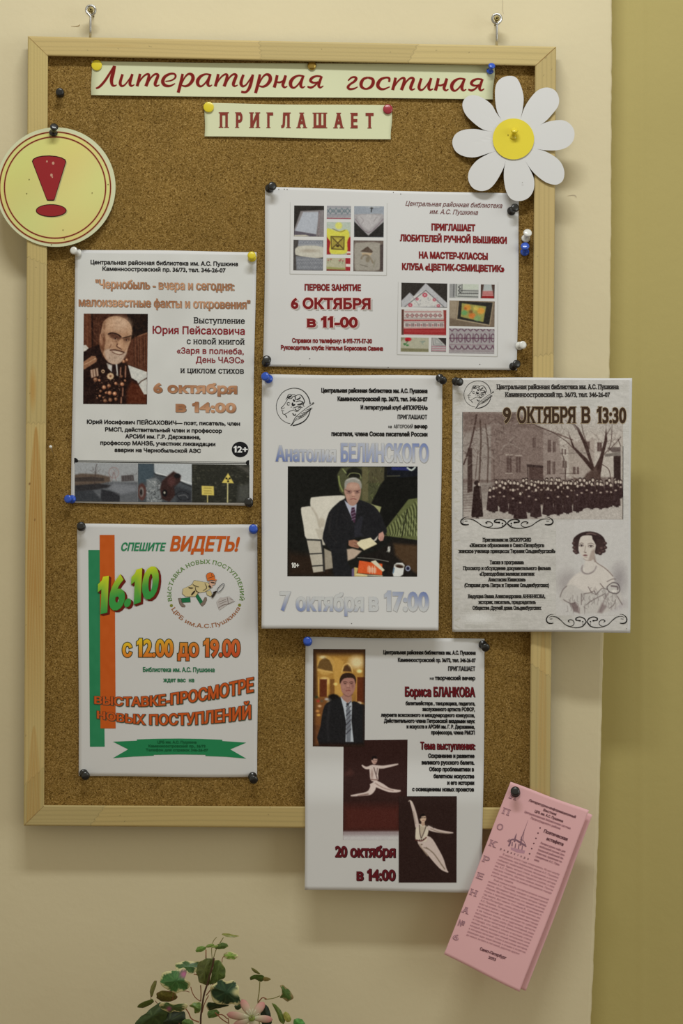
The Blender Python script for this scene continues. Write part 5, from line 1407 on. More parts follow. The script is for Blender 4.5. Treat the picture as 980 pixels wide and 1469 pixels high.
# ---------------------------------------------------------------- man in the armchair: crop (405,660) x4.26
im = Img([(413, 669), (599.2, 669.3), (598.6, 827.3), (412.3, 826.6)], 1.7, (22, 22, 20)).view(405, 660, 4.26)
im.poly([(34, 560), (300, 600), (300, 712), (34, 712)], (40, 28, 20), 50)
olv = (92, 98, 62)
im.poly([(335, 90), (360, 45), (420, 42), (600, 42), (625, 120), (560, 240), (600, 290), (590, 330), (500, 290), (380, 220), (350, 190)], (72, 74, 52), 8)
im.ell(440, 80, 50, 36, (30, 30, 24), 10); im.line([(400, 100), (420, 80), (470, 84), (480, 110)], 4, (150, 156, 110), 3); im.line([(345, 100), (352, 150), (370, 190)], 9, (128, 138, 84), 5); im.line([(370, 55), (390, 80)], 6, (140, 150, 100), 4)
im.poly([(488, 42), (525, 42), (525, 250), (488, 250)], (96, 92, 66), 6); im.poly([(528, 42), (625, 42), (620, 140), (528, 140)], (80, 76, 56), 6)
for k in range(26): x = im.rs.uniform(530, 615); y = im.rs.uniform(50, 240); im.line([(x, y), (x + im.rs.uniform(-18, 18), y + im.rs.uniform(6, 26))], 3, [(124, 132, 84), (34, 36, 24)][k % 2], 2, .7)
im.poly([(600, 150), (680, 60), (828, 100), (828, 240), (760, 240), (640, 430), (610, 330), (545, 262)], (18, 18, 16), 8)
im.poly([(540, 268), (606, 286), (592, 330), (560, 310)], (150, 152, 110), 4)
chair2 = [(770, 240), (828, 232), (828, 490), (760, 480), (625, 462), (625, 425)]
im.poly(chair2, olv, 4)
for k in range(22):
    x = 650 + k * 8; y = 408 - k * 7.4
    im.line([(x, max(y, 250)), (x + 12, y + 50), (x + 4, 462)], 4, [(38, 42, 26), (150, 158, 112)][k % 2], 3, .85)
for k in range(30): im.line([(im.rs.uniform(660, 820), im.rs.uniform(300, 460)), (im.rs.uniform(660, 820), im.rs.uniform(300, 460))][:1] + [(0, 0)] if False else [(700 + k * 4, 330 + (k * 37) % 120), (712 + k * 4, 352 + (k * 37) % 120)], 4, [(40, 44, 28), (150, 160, 116)][k % 2], 3, .8)
for k in range(0):
    x = 640 + k * 5.8; y = 420 - k * 5.0; im.line([(x, min(y + 40, 440)), (x + 30, y - 6 + 40), (x + 26, y + 110)], 3, (40, 44, 28), 2, .8); im.line([(x + 8, y + 60), (x + 20, y + 90)], 2.4, (142, 150, 104), 2, .6)
im.line([(765, 300), (730, 470)], 6, (34, 36, 24), 3); im.poly([(770, 240), (640, 410), (625, 430), (640, 460), (560, 440), (640, 330), (740, 240)], (16, 16, 14), 6, .9)
im.poly([(640, 42), (828, 42), (828, 96), (720, 110), (640, 90)], (20, 22, 30), 6); im.poly([(668, 42), (770, 42), (776, 64), (668, 60)], (42, 48, 104), 8); im.line([(765, 48), (790, 62), (812, 44)], 10, (190, 200, 200), 3); im.line([(640, 98), (720, 96)], 5, (84, 84, 70), 4)
# white armchair
wc = (204, 200, 192)
im.poly([(172, 240), (200, 226), (300, 218), (380, 218), (372, 250), (330, 300), (300, 420), (220, 440), (180, 330)], wc, 5, cm=3)
im.poly([(114, 300), (135, 286), (178, 284), (200, 310), (262, 390), (245, 480), (150, 484), (130, 400)], wc, 4, cm=3)
im.line([(180, 290), (210, 340), (230, 410)], 10, (168, 160, 150), 10, .8); im.ell(240, 385, 22, 30, (176, 168, 156), 14, .8); im.poly([(200, 420), (250, 420), (262, 520), (240, 520)], (184, 178, 168), 6)
im.poly([(150, 490), (240, 488), (250, 680), (190, 688)], (178, 172, 162), 4); im.line([(150, 486), (200, 488), (238, 490), (252, 600), (256, 680)], 10, (46, 46, 46), 4, cm=0)
im.line([(165, 574), (240, 570)], 7, (34, 34, 34), 3); im.line([(184, 648), (246, 644)], 7, (34, 34, 34), 3); im.poly([(256, 540), (300, 560), (310, 660), (262, 670)], (150, 142, 130), 6)
im.poly([(484, 360), (540, 356), (590, 374), (598, 400), (575, 490), (530, 480), (478, 440)], (210, 206, 200), 5, cm=3); im.line([(590, 404), (545, 418), (530, 450), (528, 476)], 8, (60, 60, 60), 3); im.line([(560, 430), (556, 480)], 14, (170, 166, 160), 8)
# man
suit = [(378, 238), (330, 270), (285, 320), (262, 400), (246, 480), (270, 520), (300, 560), (310, 640), (320, 712), (430, 712), (400, 620), (395, 540), (410, 490), (500, 470), (560, 490), (600, 440), (610, 470), (640, 440), (630, 400), (600, 330), (560, 280), (500, 252), (455, 240)]
im.poly(suit, (28, 28, 32), 5, cm=2); im.poly([(480, 340), (494, 350), (480, 440), (500, 465), (440, 470), (440, 400)], (38, 38, 46), 8)
im.line([(300, 330), (290, 440), (330, 500)], 8, (44, 42, 44), 10, .7); im.line([(340, 300), (330, 420)], 7, (42, 40, 42), 8, .6)
im.poly([(380, 246), (398, 262), (430, 278), (455, 268), (450, 330), (436, 380), (410, 320), (388, 270)], (172, 176, 196), 4); im.poly([(424, 290), (442, 288), (450, 330), (444, 386), (430, 372), (418, 325)], (66, 40, 60), 3)
for y in (302, 322, 342, 360): im.line([(424, y + 6), (446, y - 4)], 4, (150, 140, 170), 2, .7)
im.poly([(386, 150), (400, 126), (430, 118), (465, 128), (480, 160), (480, 200), (470, 240), (448, 272), (425, 280), (400, 262), (386, 220), (378, 190)], (168, 132, 120), 4, cm=3)
im.poly([(380, 158), (384, 128), (410, 110), (450, 106), (480, 130), (486, 165), (478, 175), (468, 146), (440, 136), (404, 140), (392, 160), (386, 180)], (146, 144, 140), 6, cm=2); im.line([(392, 124), (430, 112), (470, 124)], 5, (196, 196, 194), 5, .8)
im.line([(384, 182), (404, 186), (424, 190)], 3.4, (84, 56, 54), 1.5); im.line([(438, 190), (456, 186), (476, 184)], 3.4, (84, 56, 54), 1.5); im.ell(408, 192, 15, 9, (136, 100, 94), 4); im.ell(458, 192, 13, 9, (136, 100, 94), 4); im.ell(408, 193, 6, 4, (60, 40, 40), 2); im.ell(458, 193, 6, 4, (60, 40, 40), 2)
im.line([(394, 202), (410, 206), (424, 198)], 2, (80, 54, 52), 1.2); im.line([(444, 200), (458, 204), (472, 196)], 2, (80, 54, 52), 1.2); im.ell(434, 212, 9, 16, (192, 150, 136), 6); im.line([(426, 222), (442, 222)], 3, (110, 72, 66), 2); im.line([(418, 240), (434, 236), (452, 240)], 4, (120, 66, 64), 2); im.ell(400, 222, 10, 14, (184, 142, 128), 8, .7); im.ell(434, 160, 30, 16, (190, 156, 142), 14, .7)
im.poly([(405, 492), (440, 486), (476, 500), (480, 520), (465, 540), (420, 530), (404, 520)], (150, 108, 90), 4); im.line([(440, 505), (472, 515)], 3, (96, 62, 52), 2); im.line([(440, 522), (468, 530)], 3, (96, 62, 52), 2)
im.poly([(590, 450), (615, 436), (624, 462), (616, 492), (598, 496), (586, 480)], (190, 146, 136), 3); im.line([(600, 470), (600, 494)], 2, (120, 80, 76), 2); im.line([(610, 466), (610, 490)], 2, (120, 80, 76), 2)
im.poly([(455, 508), (480, 488), (540, 474), (580, 512), (500, 552), (470, 528)], (214, 206, 176), 2.5); im.line([(470, 528), (500, 550), (578, 514)], 3, (150, 140, 110), 2, cm=0)
im.poly([(395, 545), (430, 540), (486, 556), (440, 600), (400, 616)], (178, 160, 146), 8)
# table
im.poly([(460, 592), (560, 560), (640, 520), (680, 480), (828, 500), (828, 712), (640, 712), (620, 640)], (26, 22, 20), 6); im.poly([(680, 510), (828, 520), (828, 700), (750, 640), (690, 580)], (78, 58, 40), 20, .9); im.line([(460, 596), (560, 604), (650, 620)], 3, (170, 170, 166), 2)
im.ell(652, 545, 8, 18, (200, 200, 196), 5); im.line([(640, 560), (660, 530)], 5, (150, 150, 150), 3)
im.poly([(470, 614), (612, 634), (610, 704), (460, 690)], (206, 88, 44), 2.5); im.poly([(520, 655), (528, 640), (535, 655), (575, 660), (575, 690), (520, 685)], (216, 150, 120), 4)
for x in (535, 550, 565): im.line([(x, 648), (x, 692)], 4, (226, 190, 170), 2)
im.poly([(440, 655), (464, 660), (456, 690), (520, 700), (520, 712), (430, 712)], (190, 170, 110), 3); im.poly([(425, 665), (440, 660), (440, 712), (425, 712)], (96, 84, 120), 3); im.poly([(540, 620), (570, 612), (626, 672), (614, 682)], (206, 200, 180), 3); im.line([(450, 700), (612, 708)], 5, (220, 214, 190), 2)
im.poly([(684, 640), (700, 628), (735, 628), (748, 642), (738, 700), (720, 712), (680, 712), (674, 690)], (206, 208, 210), 3); im.ell(716, 648, 28, 12, (120, 112, 104), 2.5, rot=10); im.ell(717, 651, 22, 8, (46, 26, 18), 2, rot=10); im.line([(684, 660), (678, 690)], 6, (90, 120, 150), 3)
im.ell(768, 662, 16, 17, (150, 156, 180), 3); im.ell(768, 662, 10, 11, (36, 36, 60), 3); im.noise(5, 1.2); im.noise(4, 3); p3.image(im, layer=2)
p3.text('10+', 418.4, 429, 814.4, 7.2, (206, 206, 204), w=.3, layer=5)

# ---------------------------------------------------------------- sepia group photo: crop (655,580) x3.843
im = Img([(663.6, 590.8), (894, 591.2), (893.6, 745), (664.3, 744.2)], 1.6, (176, 168, 160)).view(655, 580, 3.843)
im.poly([(34, 40), (330, 40), (480, 140), (480, 430), (34, 430)], (150, 140, 134), 26); im.poly([(34, 44), (60, 40), (320, 48), (500, 150), (380, 140), (200, 110), (34, 160)], (112, 94, 88), 24, .8)
im.poly([(190, 110), (360, 130), (480, 140), (480, 420), (190, 425)], (128, 112, 106), 8); im.poly([(480, 140), (560, 175), (615, 200), (615, 405), (480, 412)], (146, 132, 126), 4)
im.poly([(560, 170), (680, 170), (905, 150), (905, 400), (600, 400)], (184, 176, 168), 14); im.poly([(615, 200), (680, 205), (760, 190), (760, 400), (620, 400)], (160, 148, 140), 10, .8)
im.line([(320, 55), (440, 118), (560, 165), (640, 196)], 7, (110, 92, 86), 4)
def win(x, y, w_, h_, c=(92, 74, 70)): im.poly([(x, y), (x + w_, y), (x + w_, y + h_), (x, y + h_)], c, 2.5); im.line([(x + w_ / 2, y), (x + w_ / 2, y + h_)], 1.5, (150, 140, 132), 1.5)
for (x, y, w_, h_) in ((276, 285, 28, 92), (328, 290, 26, 86), (503, 195, 17, 70), (532, 205, 14, 60), (500, 310, 18, 76), (530, 315, 14, 70), (420, 185, 16, 55), (580, 245, 8, 30), (596, 248, 8, 30), (584, 310, 9, 40), (600, 312, 8, 38), (642, 345, 14, 40), (664, 345, 12, 40), (776, 210, 26, 50), (716, 205, 18, 40)): win(x, y, w_, h_)
for (x, y, w_, h_) in ((272, 278, 36, 6), (324, 282, 34, 6), (270, 380, 38, 5)): im.line([(x, y), (x + w_, y)], h_, (170, 158, 150), 3)
im.poly([(400, 335), (478, 342), (478, 420), (400, 420)], (84, 66, 62), 4); im.poly([(385, 330), (478, 338), (478, 350), (390, 345)], (60, 46, 44), 3); im.line([(200, 415), (480, 412)], 5, (90, 74, 70), 4); im.line([(392, 345), (394, 420)], 4, (60, 46, 44), 2)
for k in range(12): im.line([(190, 250 + k * 15), (480, 250 + k * 15)], 1.2, (112, 96, 92), 2, .25)
im.poly([(34, 410), (200, 420), (905, 400), (905, 560), (34, 560)], (96, 78, 74), 10, .6); im.poly([(34, 440), (190, 430), (220, 560), (34, 600)], (150, 142, 136), 16, .9)
im.poly([(34, 560), (200, 590), (460, 600), (905, 520), (905, 645), (34, 645)], (168, 160, 154), 14); im.poly([(400, 600), (905, 560), (905, 640), (500, 640)], (186, 180, 174), 20, .8)
tr = (66, 48, 44)
im.poly([(62, 240), (86, 240), (88, 480), (60, 490)], (70, 54, 50), 5); im.line([(40, 330), (75, 230), (100, 120), (110, 60)], 9, tr, 3, .9); im.line([(125, 420), (135, 200), (130, 90)], 9, (84, 68, 62), 4, .9); im.line([(170, 430), (175, 250), (160, 110)], 8, (88, 72, 66), 4, .85); im.line([(104, 410), (118, 260)], 5, (90, 74, 68), 3, .8); im.line([(208, 420), (205, 260)], 6, (96, 80, 74), 4, .7)
for k in range(150):
    x = im.rs.uniform(36, 330) ** 1.0; y = im.rs.uniform(50, 330); im.line([(x, y), (x + im.rs.uniform(-40, 40), y - im.rs.uniform(-20, 40))], 3.0, [(78, 62, 58), (176, 168, 160)][k % 4 == 0], 2, .5)
for k in range(10): im.line([(40, 455 + k * 15), (80 + k * 6, 450 + k * 15)], 3, (96, 80, 76), 2, .7); im.line([(140, 445 + k * 4), (190, 448 + k * 4)], 2, (100, 84, 80), 2, .6)
im.poly([(735, 430), (748, 370), (700, 310), (640, 240), (615, 150), (650, 235), (720, 300), (735, 320), (700, 220), (660, 130), (630, 90), (675, 130), (720, 220), (760, 350), (790, 290), (815, 200), (825, 120), (832, 200), (812, 280), (800, 350), (790, 420)], tr, 3)
im.poly([(690, 420), (720, 380), (765, 345), (790, 380), (800, 430), (660, 430), (640, 400)], (84, 66, 60), 10, .95)
for pts in ([(812, 280), (850, 220), (858, 110)], [(835, 260), (890, 200), (905, 180)], [(660, 140), (640, 110), (600, 90)], [(640, 240), (600, 200), (520, 150), (440, 120)], [(800, 330), (840, 360), (850, 420)], [(730, 250), (700, 160), (690, 110)], [(600, 400), (602, 330), (580, 270)], [(820, 180), (850, 130)], [(600, 380), (590, 300)], [(890, 190), (905, 230)]): im.line(pts, 4, tr, 2, .85)
for k in range(110): x = im.rs.uniform(430, 905); y = im.rs.uniform(95, 260); im.line([(x, y), (x + im.rs.uniform(-40, 40), y + im.rs.uniform(-30, 30))], 2.8, (96, 80, 76), 2, .42)
im.poly([(815, 275), (905, 262), (905, 280), (820, 290)], (120, 112, 106), 3); im.poly([(866, 285), (905, 282), (905, 440), (868, 440)], (54, 40, 38), 4); im.poly([(830, 240), (905, 235), (905, 262), (860, 266)], (70, 56, 54), 6, .7)
im.line([(570, 270), (735, 268)], 2, (90, 78, 74), 1.5); im.line([(600, 380), (600, 415)], 4, tr, 2); im.line([(570, 382), (670, 382)], 2, tr, 1.5)
def girl(x, y, h_, w_, c=(56, 40, 40)):
    im.poly([(x - w_ * .28, y + h_ * .16), (x, y + h_ * .1), (x + w_ * .28, y + h_ * .16), (x + w_ * .36, y + h_ * .45), (x + w_ * .5, y + h_ * .93), (x, y + h_ * .98), (x - w_ * .5, y + h_ * .93), (x - w_ * .36, y + h_ * .45)], c, 2.5)
    im.poly([(x - 2, y + h_ * .94), (x - 2, y + h_), (x - 7, y + h_), (x - 5, y + h_ * .94)], (40, 28, 28), 1.5); im.poly([(x + 6, y + h_ * .94), (x + 8, y + h_), (x + 2, y + h_), (x + 2, y + h_ * .94)], (40, 28, 28), 1.5)
    im.ell(x, y + 7, 9, 11, (56, 42, 40), 3); im.ell(x, y + 11, 6.5, 8.5, (196, 184, 172), 2.5); im.ell(x, y + h_ * .38, 7, 5, (176, 160, 150), 3, .9); im.line([(x - w_ * .2, y + h_ * .3), (x - w_ * .24, y + h_ * .8)], 2, (84, 64, 62), 2, .6)
for k in range(30): girl(225 + k * 23 + im.rs.uniform(-6, 6), 412 + im.rs.uniform(-6, 10) + (6 if k < 6 else 0), 110, 30, (64, 48, 46))
for k in range(24): girl(240 + k * 28 + im.rs.uniform(-6, 6), 428 + im.rs.uniform(-6, 10), 130, 36, (58, 42, 40))
for (x, y, h_, w_) in ((205, 452, 146, 50), (185, 462, 130, 40), (262, 450, 150, 52), (312, 462, 150, 54), (400, 450, 150, 50), (352, 482, 158, 78), (438, 462, 168, 64), (505, 455, 162, 66), (560, 446, 168, 58), (612, 448, 158, 56), (668, 440, 158, 54), (690, 432, 150, 56), (746, 430, 150, 60), (795, 430, 150, 58), (830, 424, 150, 50), (878, 418, 148, 44), (905, 418, 100, 30)): girl(x, y, h_, w_)
girl(114, 424, 205, 66, (48, 34, 32)); im.poly([(96, 455), (134, 452), (140, 540), (146, 620), (84, 624), (92, 540)], (48, 34, 32), 3); im.ell(112, 434, 15, 14, (50, 36, 34), 3); im.ell(124, 440, 5, 8, (190, 176, 164), 3); im.line([(130, 460), (134, 520)], 3, (176, 164, 156), 3, .8)
im.grad(lambda x, y: np.clip((x - 430) / 300.0, 0, 1) * np.clip((170 - y) / 110.0, 0, 1), (192, 188, 184), .8); im.noise(16, 1.0); im.noise(7, 3); p4.image(im, layer=3, blur=.42)
p4.strokes([[(663.8, 591, .7), (664.2, 752, .7)], [(894, 640, .8), (893.8, 745, .8)]], (40, 34, 32), 'photo_border', 4, n=14)

# lady's portrait: crop (795,750) x8.167
im = Img([(798, 748), (902, 748), (901.5, 883), (798, 883)], 1.7, (196, 194, 192)).view(795, 750, 8.167)
im.ell(160, 700, 120, 130, (158, 152, 152), 130, .7); im.ell(760, 660, 80, 150, (150, 144, 146), 110, .8); im.ell(700, 950, 130, 60, (166, 156, 160), 80, .7)
sk = (206, 200, 194)
im.poly([(380, 420), (480, 420), (500, 470), (600, 520), (680, 610), (700, 700), (560, 780), (420, 830), (250, 850), (130, 800), (180, 680), (260, 600), (330, 560)], sk, 20, cm=3)
im.poly([(60, 860), (110, 780), (200, 720), (340, 800), (460, 820), (620, 760), (720, 700), (800, 900), (700, 1010), (560, 1060), (420, 1060), (290, 1060), (180, 940), (100, 930)], (190, 186, 182), 24, .9, cm=3)
im.poly([(190, 950), (250, 930), (300, 1000), (300, 1060), (230, 1040)], (120, 104, 104), 20, .9); im.poly([(510, 1050), (560, 940), (620, 980), (560, 1060)], (130, 116, 116), 24, .8); im.line([(540, 1040), (590, 900), (640, 820)], 14, (130, 116, 116), 12, .7)
for k in range(60):
    t = im.rs.rand(); x = 110 + 650 * t; y = 860 - 90 * math.sin(t * 3.0) * (t > .5) + im.rs.uniform(-60, 130); im.line([(x, y), (x + im.rs.uniform(-26, 26), y + im.rs.uniform(20, 60)), (x + im.rs.uniform(-20, 30), y + im.rs.uniform(60, 90))], 6, [(96, 84, 84), (222, 218, 214)][k % 3 == 0], 7, .5)
for pts in ([(110, 900), (160, 930), (200, 945), (250, 935)], [(350, 830), (420, 820), (470, 800), (490, 840), (560, 770), (620, 780)], [(400, 750), (430, 800), (460, 830)], [(540, 710), (580, 760)], [(620, 690), (680, 660), (720, 660)], [(380, 960), (430, 920), (500, 880), (600, 830)], [(320, 830), (320, 960)], [(150, 740), (100, 790), (70, 870)], [(740, 860), (800, 960)], [(650, 1000), (700, 960), (720, 900)]): im.line(pts, 8, (84, 70, 70), 6, .75)
im.line([(640, 730), (690, 700), (750, 720), (770, 790), (730, 830), (650, 810), (620, 760), (640, 730)], 9, (70, 60, 62), 5, .9); im.line([(670, 740), (740, 750), (745, 780)], 16, (96, 84, 86), 8, .9); im.ell(700, 800, 30, 14, (230, 226, 220), 12, .7)
im.line([(470, 420), (500, 468), (580, 520), (640, 570), (688, 625)], 9, (120, 104, 100), 8, .9); im.line([(470, 400), (480, 450)], 20, (140, 124, 118), 20, .8)
im.line([(335, 500), (320, 550), (350, 590), (410, 595), (470, 560), (495, 510)], 17, (160, 150, 150), 8, .9); im.line([(328, 515), (340, 575), (400, 600), (465, 575)], 6, (110, 100, 100), 4, .7)
im.poly([(290, 200), (340, 150), (440, 140), (490, 220), (480, 330), (470, 400), (440, 440), (385, 448), (340, 410), (300, 340), (285, 260)], (204, 196, 188), 8, cm=3); im.poly([(440, 330), (480, 300), (476, 420), (430, 445), (400, 440)], (158, 142, 134), 18, .8)
hair = [(222, 200), (260, 150), (330, 112), (420, 100), (510, 120), (575, 165), (604, 230), (596, 300), (550, 355), (500, 370), (478, 340), (490, 260), (450, 190), (440, 150), (360, 148), (310, 170), (290, 240), (285, 320), (296, 362), (250, 340), (228, 290)]
im.poly(hair, (52, 38, 38), 6, cm=2)
for (x, y, r) in ((245, 330, 26), (262, 352, 22), (238, 290, 24), (232, 240, 22), (575, 330, 30), (540, 358, 26), (596, 290, 26), (598, 240, 22), (560, 300, 30)): im.ell(x, y, r, r * .8, (58, 42, 42), 6); im.ell(x - 4, y - 5, r * .5, r * .35, (120, 98, 94), 8, .7)
for k in range(12): im.line([(500 + 6 * math.sin(k), 190 + k * 14), (590 - k * 3, 210 + k * 12)], 5, (110, 88, 84), 5, .5); im.line([(232, 190 + k * 13), (280, 200 + k * 12)], 4, (104, 82, 78), 4, .5)
im.line([(380, 130), (430, 124), (490, 140)], 8, (150, 126, 120), 5, .8); im.line([(400, 106), (470, 118), (540, 160)], 5, (110, 90, 86), 4, .7)
for (x, y, w_) in ((320, 268, 26), (430, 275, 32)): im.ell(x, y, w_, 14, (130, 114, 108), 10, .9); im.ell(x, y, w_ * .7, 8, (220, 214, 208), 4); im.ell(x + 2, y, 9, 9, (40, 30, 32), 3); im.line([(x - w_ * .8, y - 4), (x, y - 12), (x + w_ * .9, y - 3)], 5, (54, 40, 40), 3)
im.line([(296, 246), (322, 236), (346, 246)], 5, (90, 74, 70), 4); im.line([(396, 250), (430, 238), (470, 252)], 5, (90, 74, 70), 4); im.line([(368, 270), (362, 320), (352, 342), (374, 350)], 6, (140, 124, 116), 5, .9); im.ell(368, 346, 12, 5, (110, 92, 86), 4)
im.ell(365, 380, 24, 8, (110, 62, 66), 4); im.line([(338, 380), (392, 380)], 3, (70, 36, 40), 2); im.ell(372, 402, 18, 6, (160, 144, 136), 6, .8); im.line([(345, 420), (385, 444), (430, 440)], 5, (140, 124, 118), 5, .8); im.noise(4, 1.2); im.noise(3, 4); p4.image(im, layer=2)

# ---------------------------------------------------------------- running reader: crop (225,795) x7.26 (flat printed shapes)
INKL = (50, 42, 34)
def g8(shape, col, out=True, lay=3):
    if out: p5.poly([c8(*p) for p in grow(shape, 3.2)], INKL, 'reader_drawing', lay)
    p5.poly([c8(*p) for p in shape], col, 'reader_drawing', lay + 1)
g8([(255, 460), (345, 450), (350, 500), (262, 505)], (34, 104, 66)); g8([(398, 430), (430, 418), (480, 495), (452, 520)], (34, 104, 66))
g8([(222, 462), (250, 458), (258, 500), (296, 535), (292, 550), (262, 548), (240, 520)], (122, 106, 96)); g8([(452, 518), (482, 490), (500, 450), (518, 452), (520, 480), (500, 520), (474, 542)], (122, 106, 96))
g8([(275, 360), (345, 330), (372, 310), (388, 274), (430, 280), (480, 290), (530, 296), (552, 320), (552, 360), (500, 392), (430, 400), (400, 440), (350, 440), (300, 440), (266, 410)], (196, 178, 132), lay=5)
g8([(515, 390), (560, 380), (575, 420), (560, 440), (525, 425)], (190, 174, 130), lay=5); g8([(545, 285), (600, 278), (615, 290), (605, 316), (580, 322), (580, 345), (558, 350), (548, 320)], (200, 158, 136), lay=7)
g8([(516, 222), (530, 200), (556, 192), (585, 200), (600, 225), (605, 258), (625, 266), (618, 274), (570, 268), (528, 276)], (204, 104, 44), lay=9)
p5.strokes(cropped([[(560, 292, 4), (585, 296, 12), (610, 300, 4)], [(540, 330, 14), (556, 340, 20), (560, 352, 8)], [(374, 312, 4), (400, 330, 7), (440, 340, 4)], [(400, 340, 4), (410, 380, 7), (440, 400, 5)], [(360, 425, 12), (385, 395, 16), (400, 380, 6)], [(500, 300, 4), (520, 350, 6), (480, 380, 4)], [(330, 345, 6), (355, 352, 12), (380, 350, 5)],
                   [(600, 225, 3), (570, 240, 4), (535, 250, 3)], [(568, 200, 3), (575, 230, 4)], [(575, 452, 20), (600, 410, 24), (622, 385, 14)], [(585, 400, 8), (600, 395, 14), (612, 400, 8)]], 225, 795, 7.26), INKL, 'reader_drawing', 12)
p5.strokes(cropped([('dummy')] if False else [[(628, 392, 6), (632, 365, 7), (660, 330, 7), (690, 308, 6), (702, 318, 7), (690, 350, 7), (655, 390, 7), (630, 394, 6)]], 225, 795, 7.26), (70, 70, 74), 'reader_drawing', 12)
g8([(620, 500), (660, 450), (690, 452), (730, 440), (760, 440), (812, 488), (780, 500), (742, 522), (700, 550), (652, 585), (640, 560)], (176, 168, 166), False, 3)
p5.strokes(cropped([[(732, 446, 3), (740, 480, 5), (745, 522, 4)], [(642, 560, 4), (690, 530, 6), (742, 518, 5), (812, 490, 4)], [(640, 500, 3), (720, 470, 4)], [(650, 520, 3), (725, 488, 4)], [(760, 460, 3), (790, 476, 4)]], 225, 795, 7.26), (112, 96, 92), 'reader_drawing', 6)

# ---------------------------------------------------------------- poster 6 photos
im = Img([(449.4, 931), (524.4, 931.4), (523.2, 1071.6), (448.8, 1070.6)], 1.7, (150, 108, 52)).view(440, 920, 7)
im.poly([(65, 75), (595, 75), (595, 520), (65, 520)], (168, 124, 58), 30); im.poly([(270, 150), (370, 200), (370, 560), (270, 560)], (196, 152, 76), 20, .8); im.poly([(66, 78), (600, 78), (600, 130), (66, 130)], (74, 48, 30), 50)
im.ell(190, 240, 90, 100, (206, 166, 92), 16, .6); im.poly([(108, 262), (130, 200), (180, 160), (230, 190), (258, 250), (262, 300), (190, 290), (108, 270)], (104, 76, 40), 8); im.line([(104, 290), (180, 300), (265, 316)], 8, (206, 170, 100), 6)
im.poly([(362, 300), (380, 250), (412, 234), (440, 260), (450, 305)], (78, 52, 30), 8); im.line([(352, 310), (375, 240), (415, 222), (450, 260), (462, 310)], 8, (214, 178, 110), 6)
im.ell(500, 210, 70, 60, (226, 206, 160), 60, .9); im.ell(530, 300, 26, 18, (240, 220, 150), 16); im.ell(180, 400, 44, 34, (255, 226, 150), 40); im.ell(180, 395, 18, 14, (255, 250, 220), 12); im.ell(160, 158, 30, 14, (230, 214, 170), 18, .8)
im.poly([(66, 120), (100, 120), (110, 560), (66, 560)], (90, 60, 32), 20); im.poly([(130, 380), (205, 380), (200, 560), (130, 560)], (92, 44, 24), 12); im.line([(118, 360), (122, 560)], 8, (206, 160, 80), 5); im.line([(214, 370), (212, 560)], 8, (214, 170, 90), 5); im.poly([(232, 380), (280, 380), (280, 560), (236, 560)], (120, 80, 38), 12)
im.poly([(500, 360), (590, 360), (590, 620), (500, 600)], (92, 44, 22), 10); im.line([(504, 360), (500, 600)], 8, (190, 140, 70), 5); im.ell(290, 430, 20, 14, (236, 200, 120), 12); im.ell(530, 620, 22, 16, (214, 190, 160), 8, .8)
im.ell(270, 570, 60, 40, (24, 20, 18), 14); im.ell(200, 590, 40, 20, (150, 150, 150), 20, .6); im.poly([(80, 560), (220, 560), (190, 640), (150, 860), (66, 860)], (120, 76, 40), 20)
for (x, y, c) in ((118, 600, (176, 50, 40)), (130, 650, (220, 180, 140)), (110, 700, (214, 150, 80)), (150, 600, (90, 80, 60)), (200, 580, (190, 190, 190)), (96, 560, (40, 60, 40)), (120, 740, (230, 180, 90))): im.ell(x, y, 18, 12, c, 12, .8)
im.poly([(66, 840), (150, 840), (150, 1060), (66, 1060)], (104, 66, 40), 16)
im.poly([(130, 1060), (140, 850), (165, 690), (200, 620), (280, 585), (345, 560), (400, 640), (470, 600), (540, 630), (600, 680), (600, 1060)], (30, 29, 31), 7, cm=2); im.line([(230, 640), (210, 820), (220, 1000)], 20, (46, 44, 46), 24, .7); im.poly([(130, 1020), (600, 1020), (600, 1062), (130, 1062)], (30, 18, 16), 30, .7)
im.poly([(340, 560), (360, 556), (450, 590), (456, 640), (450, 800), (472, 1010), (390, 1010), (396, 820), (372, 680)], (178, 184, 192), 5); im.poly([(396, 625), (424, 622), (428, 645), (442, 720), (446, 880), (440, 1010), (400, 1010), (398, 860), (396, 700), (402, 650)], (112, 116, 124), 4); im.ell(412, 630, 14, 12, (44, 42, 46), 4)
for k in range(7): im.line([(398, 900 - k * 46 + 30), (444, 860 - k * 46 + 20)], 9, [(58, 56, 64), (86, 84, 92)][k % 2], 4)
im.poly([(345, 556), (365, 540), (450, 540), (455, 590), (410, 620), (370, 590)], (160, 118, 104), 6)
im.poly([(340, 400), (360, 370), (420, 350), (470, 360), (490, 420), (484, 480), (460, 530), (420, 556), (385, 550), (355, 510), (342, 460)], (162, 116, 104), 5, cm=3); im.poly([(334, 430), (332, 380), (360, 330), (420, 316), (475, 335), (497, 385), (490, 430), (478, 380), (440, 366), (380, 372), (350, 400)], (48, 32, 24), 6, cm=2)
im.line([(368, 410), (388, 404), (408, 412)], 6, (70, 44, 36), 4); im.line([(430, 412), (450, 406), (468, 412)], 6, (70, 44, 36), 4); im.ell(386, 424, 14, 5, (84, 56, 50), 4); im.ell(450, 424, 14, 5, (84, 56, 50), 4); im.ell(416, 450, 10, 20, (184, 138, 122), 8, .8); im.line([(404, 466), (430, 466)], 4, (108, 68, 60), 3); im.line([(394, 498), (420, 492), (440, 498)], 6, (112, 54, 52), 3)
